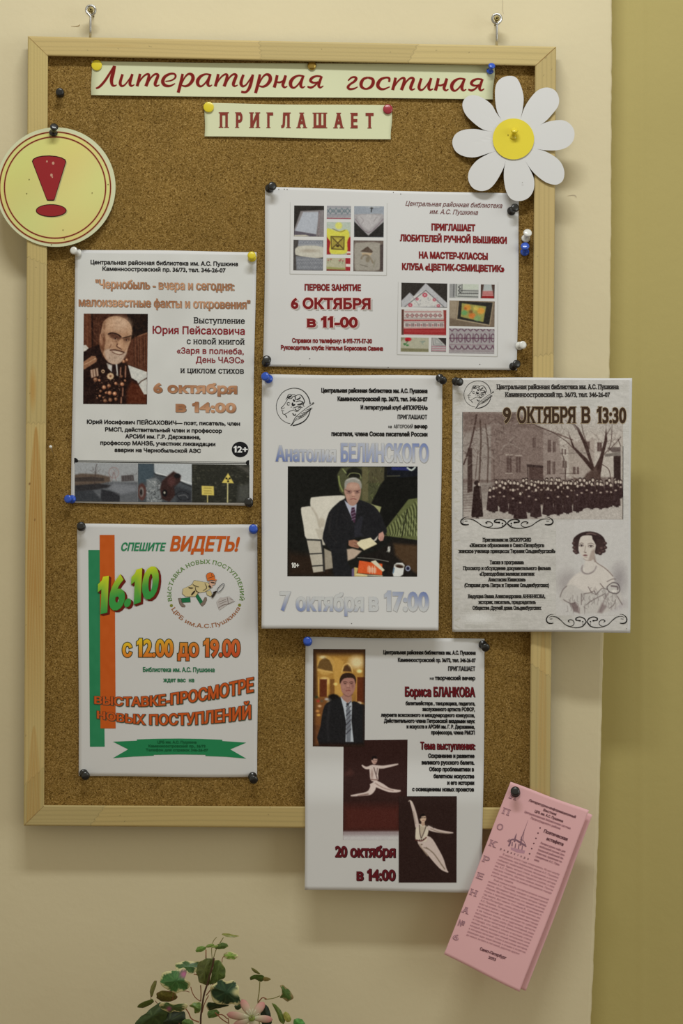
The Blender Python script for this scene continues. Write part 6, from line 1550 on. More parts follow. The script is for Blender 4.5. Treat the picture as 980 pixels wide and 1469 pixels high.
im.ell(370, 460, 14, 18, (180, 134, 118), 12, .6); im.ell(464, 450, 10, 20, (130, 88, 80), 12, .6); im.line([(370, 530), (420, 556), (460, 530)], 8, (110, 76, 68), 8, .8)
im.grad(lambda x, y: np.clip(1 - np.minimum(np.minimum(x - 66, 592 - x), np.minimum(y - 78, 1056 - y)) / 34.0, 0, 1), (46, 28, 20), .85); im.noise(6, 1.4); p6.image(im, layer=3)

im = Img([(493, 1062), (584.8, 1061), (583.5, 1205), (492, 1205)], 1.6, (48, 27, 24)).view(485, 1070, 4.667)
im.poly([(30, 400), (420, 400), (420, 575), (30, 575)], (78, 36, 30), 70, .9); im.poly([(30, 200), (80, 150), (110, 180), (90, 200)], (84, 50, 44), 20, .5)
im.poly([(30, 572), (470, 570), (470, 640), (30, 640)], (150, 136, 138), 14); im.poly([(30, 600), (470, 600), (470, 640), (30, 640)], (188, 184, 184), 22)
W_ = (196, 178, 170); SHD = (128, 100, 92)
def limb(pts, ws, col=W_, soft=2):
    P = catmull([(a, b, w) for (a, b), w in zip(pts, ws)], 4)
    V = np.concatenate([P[:, :2] + 0, P[::-1, :2]]); t = np.gradient(P[:, :2], axis=0); t /= np.hypot(t[:, 0], t[:, 1])[:, None]; n = np.stack([-t[:, 1], t[:, 0]], 1) * P[:, 2:3] / 2
    im.poly(list(map(tuple, np.concatenate([P[:, :2] + n, (P[:, :2] - n)[::-1]]))), col, soft)
limb([(225, 250), (235, 275), (215, 310), (180, 322), (120, 330), (85, 334)], [30, 40, 34, 22, 15, 8]); limb([(235, 245), (290, 270), (340, 295), (390, 302), (420, 300)], [44, 40, 28, 20, 10]); limb([(205, 322), (180, 326), (130, 334)], [8, 8, 4], SHD)
im.poly([(212, 132), (250, 128), (275, 140), (268, 190), (270, 228), (240, 238), (218, 228), (212, 180)], W_, 3, cm=2); limb([(262, 140), (300, 142), (345, 134), (385, 126), (404, 122)], [22, 20, 16, 12, 6]); limb([(225, 140), (195, 148), (175, 142), (160, 128)], [22, 18, 14, 8])
im.line([(240, 145), (252, 185), (262, 220)], 5, (70, 50, 48), 2); im.line([(264, 150), (258, 190)], 4, (80, 60, 58), 2); im.line([(218, 226), (268, 228)], 6, (112, 80, 72), 2); im.line([(250, 250), (300, 280), (370, 300)], 6, SHD, 5, .7); im.ell(228, 190, 8, 30, SHD, 9, .6)
im.poly([(222, 92), (230, 74), (250, 70), (262, 82), (262, 104), (250, 122), (236, 122), (226, 108)], (176, 142, 130), 3, cm=2); im.poly([(222, 92), (228, 72), (250, 66), (264, 78), (260, 88), (240, 84), (230, 96)], (26, 16, 16), 3); im.ell(254, 98, 3, 2.5, (50, 30, 28), 1.5); im.ell(240, 98, 3, 2.5, (50, 30, 28), 1.5); im.line([(244, 112), (254, 111)], 2.4, (110, 60, 56), 1.5)
im.noise(4, 1.4); p6.image(im, layer=1)
im = Img([(572.3, 1142.2), (655.4, 1142.2), (655, 1266), (572.2, 1266)], 1.7, (44, 28, 25)).view(485, 1070, 4.667)
W_ = (206, 194, 176); SHD = (120, 104, 88)
limb([(535, 560), (560, 640), (610, 700), (660, 770), (700, 820), (738, 846)], [10, 56, 52, 40, 26, 8]); limb([(560, 640), (600, 640), (650, 700), (690, 760), (715, 820), (735, 845)], [70, 70, 50, 34, 22, 6]); im.line([(590, 680), (640, 720), (690, 790), (715, 825)], 7, SHD, 4, .9); im.line([(545, 660), (580, 710), (600, 735)], 8, (160, 140, 120), 6, .8)
im.poly([(525, 530), (550, 522), (600, 540), (606, 570), (596, 610), (590, 640), (540, 640), (520, 628), (518, 590)], W_, 3, cm=2); limb([(532, 545), (520, 480), (505, 420), (490, 378), (480, 365)], [28, 26, 22, 16, 6]); im.line([(478, 366), (472, 372)], 4, W_, 2); im.line([(492, 372), (497, 388)], 5, W_, 2)
limb([(598, 545), (640, 562), (690, 574), (740, 580), (772, 582)], [30, 26, 20, 14, 6]); im.line([(596, 530), (625, 535), (640, 550)], 5, (60, 48, 44), 3); im.line([(620, 555), (680, 578), (740, 588)], 5, SHD, 4, .8); im.line([(505, 440), (520, 520)], 5, SHD, 5, .6)
im.poly([(548, 530), (570, 545), (596, 532), (570, 590), (556, 612)], (176, 160, 140), 4, .8); im.line([(545, 530), (548, 580), (556, 618)], 5, (70, 54, 50), 2); im.line([(592, 532), (575, 580), (560, 616)], 5, (70, 54, 50), 2); im.line([(520, 630), (560, 636), (590, 614)], 8, (92, 50, 46), 2.5)
for x in (530, 545, 558, 572): im.ell(x, 630 - (x - 540) * .15, 3.4, 3.4, (40, 28, 26), 1.5)
im.poly([(556, 520), (562, 500), (580, 505), (582, 530), (566, 540)], (180, 150, 130), 3); im.poly([(548, 480), (556, 464), (576, 460), (588, 474), (590, 492), (578, 510), (560, 510), (550, 496)], (196, 168, 146), 3, cm=2); im.poly([(545, 482), (550, 462), (574, 454), (588, 468), (576, 470), (558, 474), (552, 490)], (24, 16, 15), 3)
im.line([(556, 482), (568, 480)], 4, (40, 26, 24), 2); im.line([(574, 480), (586, 480)], 4, (40, 26, 24), 2); im.line([(566, 500), (578, 499)], 2.6, (120, 60, 56), 1.6); im.ell(560, 660, 6, 5, SHD, 3); im.line([(575, 680), (600, 690)], 5, SHD, 3)
im.noise(4, 1.4); p6.image(im, layer=5)
# ------------------------------------------------------------------ pink folded leaflet
LQ = [(732.7, 1121.8), (845.5, 1162.9), (745.8, 1422.8), (637, 1369)]
EX = (0.9397, 0.342); EY = (-0.342, 0.9397)
def lx_ly(x, y): dx = x - LQ[0][0]; dy = y - LQ[0][1]; return dx * EX[0] + dy * EX[1], dx * EY[0] + dy * EY[1]
def leaf_front(x, y):
    x = np.asarray(x, float); y = np.asarray(y, float); a, b = lx_ly(x, y)
    return 0.0386 + 0.010 * np.clip(a / 119, 0, 1.1) ** 1.4 + 0.014 * np.clip(b / 265, 0, 1.1) + 0.0004 * np.sin(b / 30)
def leaf_back(x, y):
    a, b = lx_ly(np.asarray(x, float), np.asarray(y, float))
    return leaf_front(x, y) - 0.0006 - 0.0085 * np.clip(a / 119, 0, 1.2)
leaflet = Sheet('folded_leaflet', 'narrow pink folded leaflet hanging askew from the lower right corner of the board', 'leaflet', None, LQ, leaf_front, PINK, (214, 160, 172), 0, 'front_page', alb=1.0)
leaflet.alb = np.array(lin((238, 187, 194)))
leaflet.pw = lin((212, 163, 168))
bk = leaflet.depth; leaflet.depth = leaf_back; leaflet.quad = [np.array(q, float) for q in ((732.7, 1121.8), (850.5, 1169.5), (755, 1421.5), (637, 1369))]
leaflet.make_sheet(PINK, 'back_page'); leaflet.depth = bk
def LX(X, Y): return LQ[0][0] + X * EX[0] + Y * EY[0], LQ[0][1] + X * EX[1] + Y * EY[1]
T1 = (92, 56, 66); T2 = (142, 98, 110)
def lt(t, a, b, y, cap, col=T2, w=.06, serif=.22, nm='text_line'): leaflet.text(t, a, b, y, cap, col, w=w, serif=serif, xf=LX, slope=0, name=nm)
lt('Литературно-информационный', 33.6, 105, 17, 3.6, T1, .12); lt('Вестник', 58, 78, 23, 3.6, T1, .12); lt('ЦРБ им. А.С. Пушкина', 47, 90, 29, 3.6, T1, .12)
lt('Централизованная библиотечная система', 33.5, 103.5, 34.5, 3.1); lt('Петроградского района', 45, 90, 39.8, 3.1)
lt('Поэтическая', 69, 105, 51.5, 4.6, T1, .22, .3); lt('эстафета', 76, 102, 60.5, 4.6, T1, .22, .3)
for i, (t, e) in enumerate((('Литературное кафе для', 108), ('любителей поэзии Цен-', 109), ('тральной районной би-', 109), ('блиотеки, призвание по-', 109), ('священное А.С. Пуш-', 107), ('кину.', 78))): lt(t, 70, e, 68.5 + i * 5.1, 2.9)
leaflet.text('редактора', *((19, 62, 96.3, 2.9)), T1, w=.05, serif=.2, xf=LX, slope=0, track=.9)
for k in range(6): leaflet.poly([LX(62.3 - k * .3 + 1.1 * math.cos(a), 47.5 + k * 8 + 1.1 * math.sin(a)) for a in np.linspace(0, 6.28, 9)[:-1]], T1, 'bullet', 2)
body = ['В марте этого года отмечалось 70 лет клубу', '«Ипокрена» при библиотеке имени А.С. Пушкина', 'собирает любителей поэзии, прозаиков и поэтов', 'города. Здесь читают стихи, встречаются авторы', 'им. А.С. Пушкина, район гордится клубом, о нем', 'писали газеты, звучали новые имена. Поэты', 'клуба читали стихи на разных праздниках города', 'и вечерах памяти.',
        'Этой осенью в клубе состоится встреча читателей', 'имени А.С. Пушкина, говорят о литературной', 'жизни, обсуждают прозу и поэзию авторов города', 'сборник. Мы благодарим всех, кто пришел на вечер', 'поэты и прозаики читают новые произведения', 'так много. Вот имена: Соловьев В., Савельев А.', 'Санкт-Петербург, конец осени, библиотека им.', 'А.С. Пушкина. Литературная гостиная приглашает', 'всех на встречи с авторами и музыкантами города', 'на вечера поэзии, которые проходят по субботам', 'и не только поэты, но и художники, артисты', 'выступают на сцене клуба. Вход свободный, рады', 'видеть всех читателей библиотеки района', 'и города, кто любит слово и музыку стиха', 'новые книги можно взять в читальном зале', 'каждый месяц выходит новый номер вестника', 'в котором печатают стихи и рассказы авторов', 'редакция ждет ваши письма и отзывы о встречах', 'до новых встреч в гостиной, дорогие друзья']
yy = 102.0
for i, t in enumerate(body):
    a = 25 if i in (0, 8) else 21 - i * .22; b = 111.5 - i * .3
    if i == 7: b = a + 34
    if i == len(body) - 1: b = 96
    lt(t, a, b, yy, 2.6, (160, 116, 127), .03, .16); yy += 4.85 if i != 7 else 5.2
lt('Санкт-Петербург', 40.5, 80.5, 241.5, 4.2, T1, .14, .26); lt('2015', 56, 67.5, 248.8, 4.0, T1, .14, .26)
for ch, x, y in (('И', 475, 133), ('П', 434, 222), ('О', 398, 312), ('К', 357, 410), ('Р', 318, 503), ('Е', 283, 600), ('Н', 243, 697), ('А', 197, 800), ('№', 172, 877), ('6', 140, 957)):
    a, b = lx_ly(620 + x / 4.083, 1110 + y / 4.083)
    h = {'О': 4.4, '№': 4.4, 'А': 4.2, '6': 4.2}.get(ch, 4.4)
    leaflet.text(ch, a - h, a + h, b + 4.2, 8.6, (134, 96, 106), w=.25, serif=1.3 if ch not in 'О№6' else 0, xf=LX, slope=0, name='margin_letter', layer=2)
    leaflet.text(ch, a - h + .5, a + h - .5, b + 3.8, 7.8, (192, 146, 158), w=-.18, serif=.5 if ch not in 'О№6' else 0, xf=LX, slope=0, name='margin_letter', layer=4)
CH = [[(562, 272, 1), (545, 320, 3), (525, 372, 6)], [(525, 368, 9), (518, 420, 11)], [(495, 350, 3), (488, 372, 10), (482, 400, 12)], [(445, 400, 6), (470, 385, 10), (500, 392, 12), (548, 420, 8)], [(462, 385, 8), (455, 410, 12), (448, 425, 10)],
      [(470, 400, 6), (468, 425, 8)], [(490, 408, 6), (486, 434, 8)], [(510, 412, 6), (506, 440, 8)], [(530, 420, 5), (526, 446, 7)], [(500, 395, 9), (552, 428, 6)], [(455, 382, 4), (440, 396, 4)], [(515, 385, 3), (535, 392, 4), (552, 426, 3)], [(540, 340, 2), (530, 395, 4)]]
leaflet.strokes(cropped(CH, 620, 1110, 4.083, .8), (128, 94, 108), 'church_engraving', 2)
leaflet.poly([(620 + x / 4.083, 1110 + y / 4.083) for x, y in ((460, 430), (545, 450), (540, 468), (500, 462), (462, 445))], (178, 132, 148), 'church_engraving', 1)

# ------------------------------------------------------------------ pins
E_ = HB + 0.0004
tack((139, 94), PLASTIC['yellow'], 'flat yellow drawing pin at the left end of the long title strip', E_ + .001, 0.0062, 0.0009)
tack((447.5, 94.5), BRASS, 'brass domed drawing pin at the middle of the long title strip', E_ + .001, 0.0052, 0.0024)
tack((299.5, 154), PLASTIC['yellow'], 'flat yellow drawing pin at the left end of the short title strip', E_ + .001, 0.0061, 0.0009)
tack((556.5, 157), PLASTIC['red'], 'dark red drawing pin at the right end of the short title strip', E_ + .001, 0.0057, 0.0016)
push_pin((702.5, 103.5), (706, 93.5), 'blue', 'blue push pin at the right end of the long title strip', E_ + .001, .8)
push_pin((86.4, 134.2), (85.8, 132), 'black', 'black push pin in bare cork below the upper left frame corner', D0, .95)
push_pin((76.4, 192), (77.8, 180.5), 'black', 'black push pin at the top of the round badge', 0.0372, .95)
push_pin((736.6, 198), (738.6, 184.5), 'yellow', 'small yellow push pin in the centre of the paper daisy', 0.0365, .85)
push_pin((385.8, 271), (391.2, 266.5), 'black', 'black push pin at the top left corner of the embroidery poster', E_)
push_pin((732.6, 303.8), (739.8, 297.5), 'black', 'black push pin at the top right corner of the embroidery poster', E_)
push_pin((754, 343.5), (757.5, 333), 'white', 'white push pin in bare cork right of the embroidery poster', D0)
push_pin((753, 363), (753.4, 352), 'blue', 'blue push pin in bare cork just under a white one', D0)
push_pin((744, 496.5), (750.5, 494.8), 'white', 'white push pin on the right edge of the embroidery poster', E_, .92)
push_pin((735.3, 526.5), (742, 521.5), 'black', 'black push pin at the bottom right corner of the embroidery poster', E_, .95)
push_pin((381.4, 521), (383, 515.5), 'black', 'black push pin at the bottom left corner of the embroidery poster', E_)
push_pin((113, 363.2), (105, 359), 'white', 'white push pin at the top left corner of the bald man poster', E_, .9)
push_pin((361.8, 370.5), (361, 366.5), 'yellow', 'yellow push pin at the top right corner of the bald man poster', E_, .95)
push_pin((104.5, 716.3), (97, 715.8), 'blue', 'blue push pin lying sideways at the bottom left corner of the bald man poster', E_, .95)
push_pin((357.3, 721.5), (356.6, 720), 'black', 'black push pin at the bottom right corner of the bald man poster', E_, 1.0)
push_pin((386.5, 544.3), (379.8, 539.5), 'blue', 'blue push pin at the top left corner of the armchair poster', E_)
push_pin((630, 541.5), (636.5, 546.5), 'black', 'black push pin at the top right corner of the armchair poster', E_ + .001, 0.95)
push_pin((653, 547), (660, 548), 'black', 'black push pin at the top left corner of the group photo poster', E_ + .001, 0.95)
push_pin((116.7, 756), (116.4, 754.6), 'black', 'black push pin at the top left corner of the green and orange poster', E_, 1.0)
push_pin((363.6, 760), (363.2, 758.4), 'blue', 'blue push pin at the top right corner of the green and orange poster', E_, 1.0)
push_pin((119.4, 1109), (123.2, 1113.6), 'black', 'black push pin at the bottom left corner of the green and orange poster', E_, 1.0)
push_pin((362, 1112.8), (364.2, 1119), 'black', 'black push pin at the bottom right corner of the green and orange poster', E_, 1.0)
push_pin((441.6, 921), (441.2, 919.4), 'blue', 'blue push pin at the top left corner of the ballet poster', E_, 1.0)
push_pin((692, 924), (697.2, 929.4), 'black', 'black push pin at the top right corner of the ballet poster', E_, 1.0)
push_pin((739.8, 1137.5), (739.3, 1134.5), 'black', 'black push pin at the top left corner of the pink leaflet', 0.0386, 1.05)
# glass-headed sewing pin
R = empty('bead_pin', W(78.5, 657, D0)); tag(R, 'thin dressmaking pin with a tiny white bead head near the left frame rail', 'pin')
tip = Vector(W(78.5, 657, D0 - 0.002)); hd = Vector(W(72.6, 641, D0 + 0.016))
vs, fs = tube([tip, hd], [0.00028, 0.00028], 6); o = mesh('needle', vs, fs, STEEL, smooth=True); at_root(o, R)
vs, fs = rev([(0.0019 * math.sin(a), -0.0019 * math.cos(a)) for a in np.linspace(0.08, math.pi - 0.08, 10)], 14, hd, (hd - tip)); o = mesh('bead', vs, fs, PLASTIC['white'], smooth=True); at_root(o, R)
# small old holes in the cork: dark dots
def hole(x, y): return
# ------------------------------------------------------------------ variegated plant in front of the wall
PD = 0.13
plant = empty('potted_ivy', W(300, 1750, PD)); tag(plant, 'potted variegated ivy with cream-edged leaves and a pale pink star flower', 'potted plant')
G1 = (180, 1330, 6.533); G2 = (300, 1340, 6.533)
GRN = (62, 96, 44); DGN = (34, 62, 40); CRM = (206, 200, 150); PNK = (176, 96, 136); OLV = (92, 98, 44); LGN = (126, 150, 74)
_ls = [0]


def leaf(pts, G, inner, margin=CRM, mw=0.16, depth=0.0, tiltx=0.0, tilty=0.0, fold=0.25, vein=None, pink=None, cream=None, name='leaf', mat=None, sm=4):
    """outline traced in an enlarged crop; the blade cups along its midrib and has real size at PD + depth"""
    _ls[0] += 1; r = np.random.RandomState(_ls[0])
    P = catmull([(G[0] + x / G[2], G[1] + y / G[2]) for x, y in pts], sm, True); c0 = P.mean(0)
    rings = [0.0, 0.22, 0.42, 0.60, 0.74, 0.84, 0.92, 1.0]; V = [c0]; cols = []; n = len(P)
    P = c0 + (P - c0) * (1 + 0.035 * np.sin(np.arange(n) * 2 * math.pi / n * 7 + _ls[0]) + r.uniform(-.012, .012, n))[:, None]
    for f in rings[1:]: V += [c0 + (p - c0) * f for p in P]
    V = np.array(V)
    U, S_, Vt = np.linalg.svd(P - c0, full_matrices=False); ax = Vt[0]; bx = Vt[1]; ha = np.abs((P - c0) @ ax).max(); hb = np.abs((P - c0) @ bx).max()
    a = (V - c0) @ ax / ha; b = (V - c0) @ bx / hb
    fr = np.array([0.0] + [f for f in rings[1:] for _ in range(n)])
    rag = np.array([0.0] + [r.uniform(-.5, .5) for _ in range(n)] * (len(rings) - 1))
    lobe = np.array([0.0] + [math.sin(k * 2 * math.pi / n * 5 + _ls[0]) for k in range(n)] * (len(rings) - 1))
    edge_ = np.clip((fr - (1 - mw * (1 + .7 * lobe + rag))) / 0.05, 0, 1)
    ic = np.array(inner, float) * (1 + 0.16 * np.array([r.uniform(-1, 1) for _ in V])[:, None]); 
    if vein is not False:
        ang = np.arctan2(b, a); vn = np.clip(1 - np.abs(((ang / (math.pi / 3.5)) % 1) - .5) * 9, 0, 1) * (fr < .8) * .3 * (fr > .05)
        ic = ic * (1 - vn[:, None]) + np.array([150, 168, 110.]) * vn[:, None]
    col = ic * (1 - edge_[:, None]) + np.array(margin, float) * edge_[:, None]
    def area(spec, cc, col):
        if spec is None: return col
        x0, y0, rr = G[0] + spec[0] / G[2], G[1] + spec[1] / G[2], spec[2] / G[2]
        m = np.clip(1.3 - np.hypot(V[:, 0] - x0, V[:, 1] - y0) / rr, 0, 1)[:, None]; return col * (1 - m) + np.array(cc, float) * m
    col = area(pink, PNK, col); col = area(cream, CRM, col)
    sz = min(ha, hb) * S0
    d = PD + depth + tiltx * (V[:, 0] - c0[0]) * S0 + tilty * (V[:, 1] - c0[1]) * S0 - fold * sz * np.abs(b) * 1.2 + fold * sz * .5 + 0.06 * sz * lobe * fr ** 2 - 0.25 * sz * a * a
    Pw = Wn(V[:, 0], V[:, 1], d)
    m = n * (len(rings) - 1)
    F = [(0, 1 + k, 1 + (k + 1) % n) for k in range(n)]
    for i in range(len(rings) - 2):
        for k in range(n): F.append((1 + i * n + k, 1 + (i + 1) * n + k, 1 + (i + 1) * n + (k + 1) % n, 1 + i * n + (k + 1) % n))
    base = len(Pw); bk_ = Wn(V[:, 0], V[:, 1], d - 0.0004)
    Fall = F + [tuple(reversed([i + base for i in f])) for f in F]; e0 = 1 + (len(rings) - 2) * n
    Fall += [(e0 + k, base + e0 + k, base + e0 + (k + 1) % n, e0 + (k + 1) % n) for k in range(n)]
    o = mesh(name, np.concatenate([Pw, bk_]), Fall, mat or LEAFM, cols=lin(np.clip(np.concatenate([col, col * .9]), 0, 255)), smooth=True); at_root(o, plant)
    return o


leaf([(665, 430), (668, 375), (695, 325), (745, 300), (800, 290), (828, 300), (818, 380), (800, 460), (780, 540), (700, 525), (682, 480)], G1, (84, 92, 44), (116, 120, 66), .07, 0.004, fold=.5)
leaf([(832, 315), (870, 308), (912, 345), (938, 410), (932, 470), (880, 500), (835, 530), (790, 535), (805, 450), (822, 380)], G1, (78, 96, 42), (124, 132, 70), .08, 0.003, fold=.5)
leaf([(470, 392), (468, 350), (510, 325), (580, 316), (650, 320), (715, 328), (705, 390), (650, 425), (590, 435), (560, 410), (500, 398)], G1, (58, 92, 44), CRM, .24, -0.004, tilty=.5)
leaf([(320, 520), (335, 465), (365, 420), (430, 406), (480, 405), (520, 385), (548, 382), (575, 420), (562, 488), (603, 518), (605, 562), (560, 590), (520, 608), (480, 622), (440, 605), (395, 590), (360, 560)], G1, (62, 106, 54), CRM, .15, 0.014, tiltx=-.3, pink=(548, 440, 42), fold=.3)
leaf([(790, 600), (805, 560), (830, 530), (890, 495), (945, 505), (1005, 500), (1040, 525), (1060, 560), (1065, 620), (1078, 680), (1050, 730), (1000, 722), (930, 722), (880, 728), (825, 690)], G1, DGN, CRM, .13, 0.016, tiltx=.3, cream=(1040, 610, 44), fold=.3)
leaf([(315, 738), (340, 708), (385, 704), (450, 720), (520, 716), (582, 720), (565, 765), (520, 795), (460, 790), (420, 802), (370, 785), (340, 765)], G1, (74, 96, 52), CRM, .2, 0.012, tilty=-.6, pink=(410, 765, 26))
leaf([(95, 915), (130, 850), (180, 815), (230, 770), (290, 725), (345, 712), (400, 780), (380, 860), (300, 960), (180, 980)], G1, (52, 70, 34), (60, 78, 40), .1, 0.006, fold=.4)
leaf([(240, 880), (300, 800), (400, 770), (500, 790), (555, 800), (570, 900), (520, 990), (380, 1010), (260, 960)], G1, (36, 48, 28), (44, 56, 32), .1, 0.0, fold=.3)
leaf([(110, 748), (140, 715), (190, 692), (255, 675), (262, 705), (220, 735), (160, 758)], G1, (92, 108, 48), (110, 118, 60), .1, 0.0, tilty=-.8)
leaf([(232, 640), (230, 590), (245, 545), (270, 505), (292, 502), (290, 540), (270, 600), (250, 655)], G1, (116, 116, 58), (120, 90, 80), .08, -0.004, tiltx=.8)
leaf([(290, 650), (300, 612), (350, 596), (440, 602), (485, 640), (470, 680), (400, 700), (340, 695), (300, 672)], G1, (112, 104, 48), (124, 96, 62), .1, -0.006, tilty=-.5, vein=False)
leaf([(658, 228), (668, 195), (700, 178), (745, 182), (756, 200), (722, 228), (680, 236)], G1, (104, 136, 62), (130, 152, 84), .12, 0.0)
leaf([(750, 190), (775, 162), (820, 156), (835, 175), (800, 190)], G1, LGN, (150, 160, 90), .1, 0.002)
leaf([(840, 200), (860, 165), (905, 145), (950, 155), (962, 180), (925, 202), (880, 206)], G1, (78, 100, 46), (130, 140, 80), .12, 0.004)
leaf([(800, 188), (830, 172), (870, 172), (850, 190), (820, 194)], G1, LGN, (176, 176, 110), .12, 0.006)
leaf([(118, 0), (160, -8), (220, 4), (282, 18), (230, 32), (160, 24)], G2, (122, 124, 56), (150, 140, 80), .1, 0.002, tilty=.9)
leaf([(132, 200), (160, 172), (215, 166), (262, 190), (272, 208), (240, 238), (190, 240), (150, 225)], G2, (130, 160, 72), (206, 200, 150), .26, 0.0)
leaf([(383, 425), (392, 395), (430, 382), (480, 380), (520, 398), (515, 430), (485, 448), (455, 435), (420, 418), (395, 432)], G2, (76, 100, 44), (104, 112, 56), .1, 0.0, tilty=-.7)
leaf([(510, 405), (540, 402), (580, 422), (550, 440), (512, 438)], G2, (156, 142, 88), (168, 150, 100), .1, 0.0, tilty=-.7, vein=False)
leaf([(395, 316), (425, 325), (462, 352), (478, 374), (440, 368), (410, 346)], G2, (112, 110, 56), (120, 116, 60), .1, -0.003, tiltx=.6, vein=False)
leaf([(665, 485), (685, 474), (715, 492), (752, 525), (790, 580), (775, 615), (735, 630), (690, 605), (664, 592), (682, 560), (680, 520)], G2, (76, 104, 48), (150, 134, 90), .22, 0.0, tiltx=.4)
leaf([(480, 750), (500, 700), (530, 660), (562, 700), (578, 760), (582, 843), (500, 850)], G2, (30, 44, 30), (40, 56, 36), .1, 0.0, fold=.5)
leaf([(-20, 645), (40, 640), (110, 655), (190, 668), (140, 685), (70, 700), (-10, 712)], G2, (30, 52, 30), (196, 196, 150), .08, 0.006, tilty=-.6)
leaf([(-8, 720), (60, 706), (95, 730), (86, 768), (30, 785), (-10, 780)], G2, (92, 124, 62), (120, 140, 80), .12, 0.0)
leaf([(600, 742), (625, 715), (665, 700), (712, 715), (712, 760), (690, 800), (650, 806), (640, 760)], G1, (100, 128, 62), (160, 164, 100), .16, 0.003, fold=.5)
leaf([(590, 655), (610, 652), (655, 690), (690, 745), (715, 810), (690, 843), (655, 805), (636, 745)], G2, (92, 110, 48), (120, 130, 66), .12, 0.004)
leaf([(695, 745), (725, 728), (760, 765), (768, 810), (735, 825), (705, 795)], G2, (152, 152, 74), (170, 166, 90), .1, 0.006, vein=False)
leaf([(790, 830), (800, 798), (840, 790), (880, 806), (900, 850), (870, 890), (810, 880)], G2, (84, 148, 70), (96, 130, 74), .12, 0.01)
leaf([(238, 670), (265, 668), (295, 650), (300, 690), (270, 712), (245, 700)], G2, (52, 70, 40), (80, 92, 50), .1, 0.0)
leaf([(530, 905), (545, 870), (590, 862), (630, 880), (640, 930), (580, 960)], G1, (82, 112, 52), (110, 130, 70), .1, 0.01)
# leaves below the frame that hide the pot rim
for (x, y, s, c) in ((260, 1500, 1.2, DGN), (225, 1520, 1.3, GRN), (330, 1530, 1.5, DGN), (390, 1510, 1.2, GRN), (290, 1560, 1.4, GRN), (360, 1580, 1.3, DGN), (430, 1500, 1.0, GRN)):
    leaf([(x + s * a * 1.0, y + s * b) for a, b in ((-20, 4), (-14, -14), (0, -18), (16, -12), (22, 4), (10, 18), (-8, 18))], (0, 0, 1), c, CRM, .15, 0.01)
STEM = flat_mat('brown_stem', (74, 50, 34), 0.6, 0.3, noise=.2); STG = flat_mat('green_stem', (128, 122, 70), 0.6, 0.3, noise=.1); STR = flat_mat('reddish_stem', (132, 78, 50), 0.6, 0.3, noise=.15)
def stem(pts, G, r, mat, d=0.0, nm='stem'):
    q = catmull([(G[0] + x / G[2], G[1] + y / G[2]) for x, y in pts], 5)
    vs, fs = tube([W(x, y, PD + d) for x, y in q], [r] * len(q), 7); o = mesh(nm, vs, fs, mat, smooth=True); at_root(o, plant)
stem([(830, 290), (815, 370), (790, 450), (762, 550), (735, 640), (718, 760), (705, 910), (720, 1400), (740, 2000), (742, 2300)], G1, 0.00105, STEM, 0.006, 'main_stem')
stem([(612, 560), (630, 620), (660, 665), (702, 695)], G1, .0005, STR); stem([(704, 545), (708, 620), (706, 695)], G1, .0006, STR); stem([(822, 535), (795, 590), (757, 640)], G1, .0006, STR, .004)
stem([(755, 212), (755, 300)], G1, .0006, STR); stem([(812, 290), (808, 200), (825, 130), (855, 95)], G1, .0004, STG); stem([(826, 290), (850, 210), (885, 150), (918, 98)], G1, .0005, STG); stem([(905, 330), (910, 290), (930, 270)], G1, .0004, STR)
stem([(476, 440), (470, 540), (458, 632), (470, 800), (480, 1200)], G2, .0006, STG); stem([(462, 640), (500, 596), (540, 610)], G2, .0006, STR); stem([(520, 612), (600, 602), (665, 578)], G2, .0005, STG)
stem([(560, 758), (590, 800), (620, 860), (690, 890)], G1, .0007, STR, .008); stem([(440, 690), (448, 640), (452, 610)], G1, .0004, STR); stem([(280, 690), (300, 715), (330, 730)], G1, .0004, STR); stem([(238, 655), (240, 675)], G1, .0004, STG)
stem([(600, 610), (570, 600), (520, 602)], G1, .0004, STR); stem([(640, 440), (690, 450)], G1, .0006, STR); stem([(780, 640), (740, 720), (720, 800)], G1, .0005, STR, .006); stem([(840, 800), (900, 860), (960, 900)], G1, .0006, STR, .008); stem([(640, 1000), (560, 960), (500, 900)], G1, .0005, STR)
stem([(70, 760), (120, 755), (165, 790), (185, 843), (190, 1300)], G2, .0006, STR, .006)
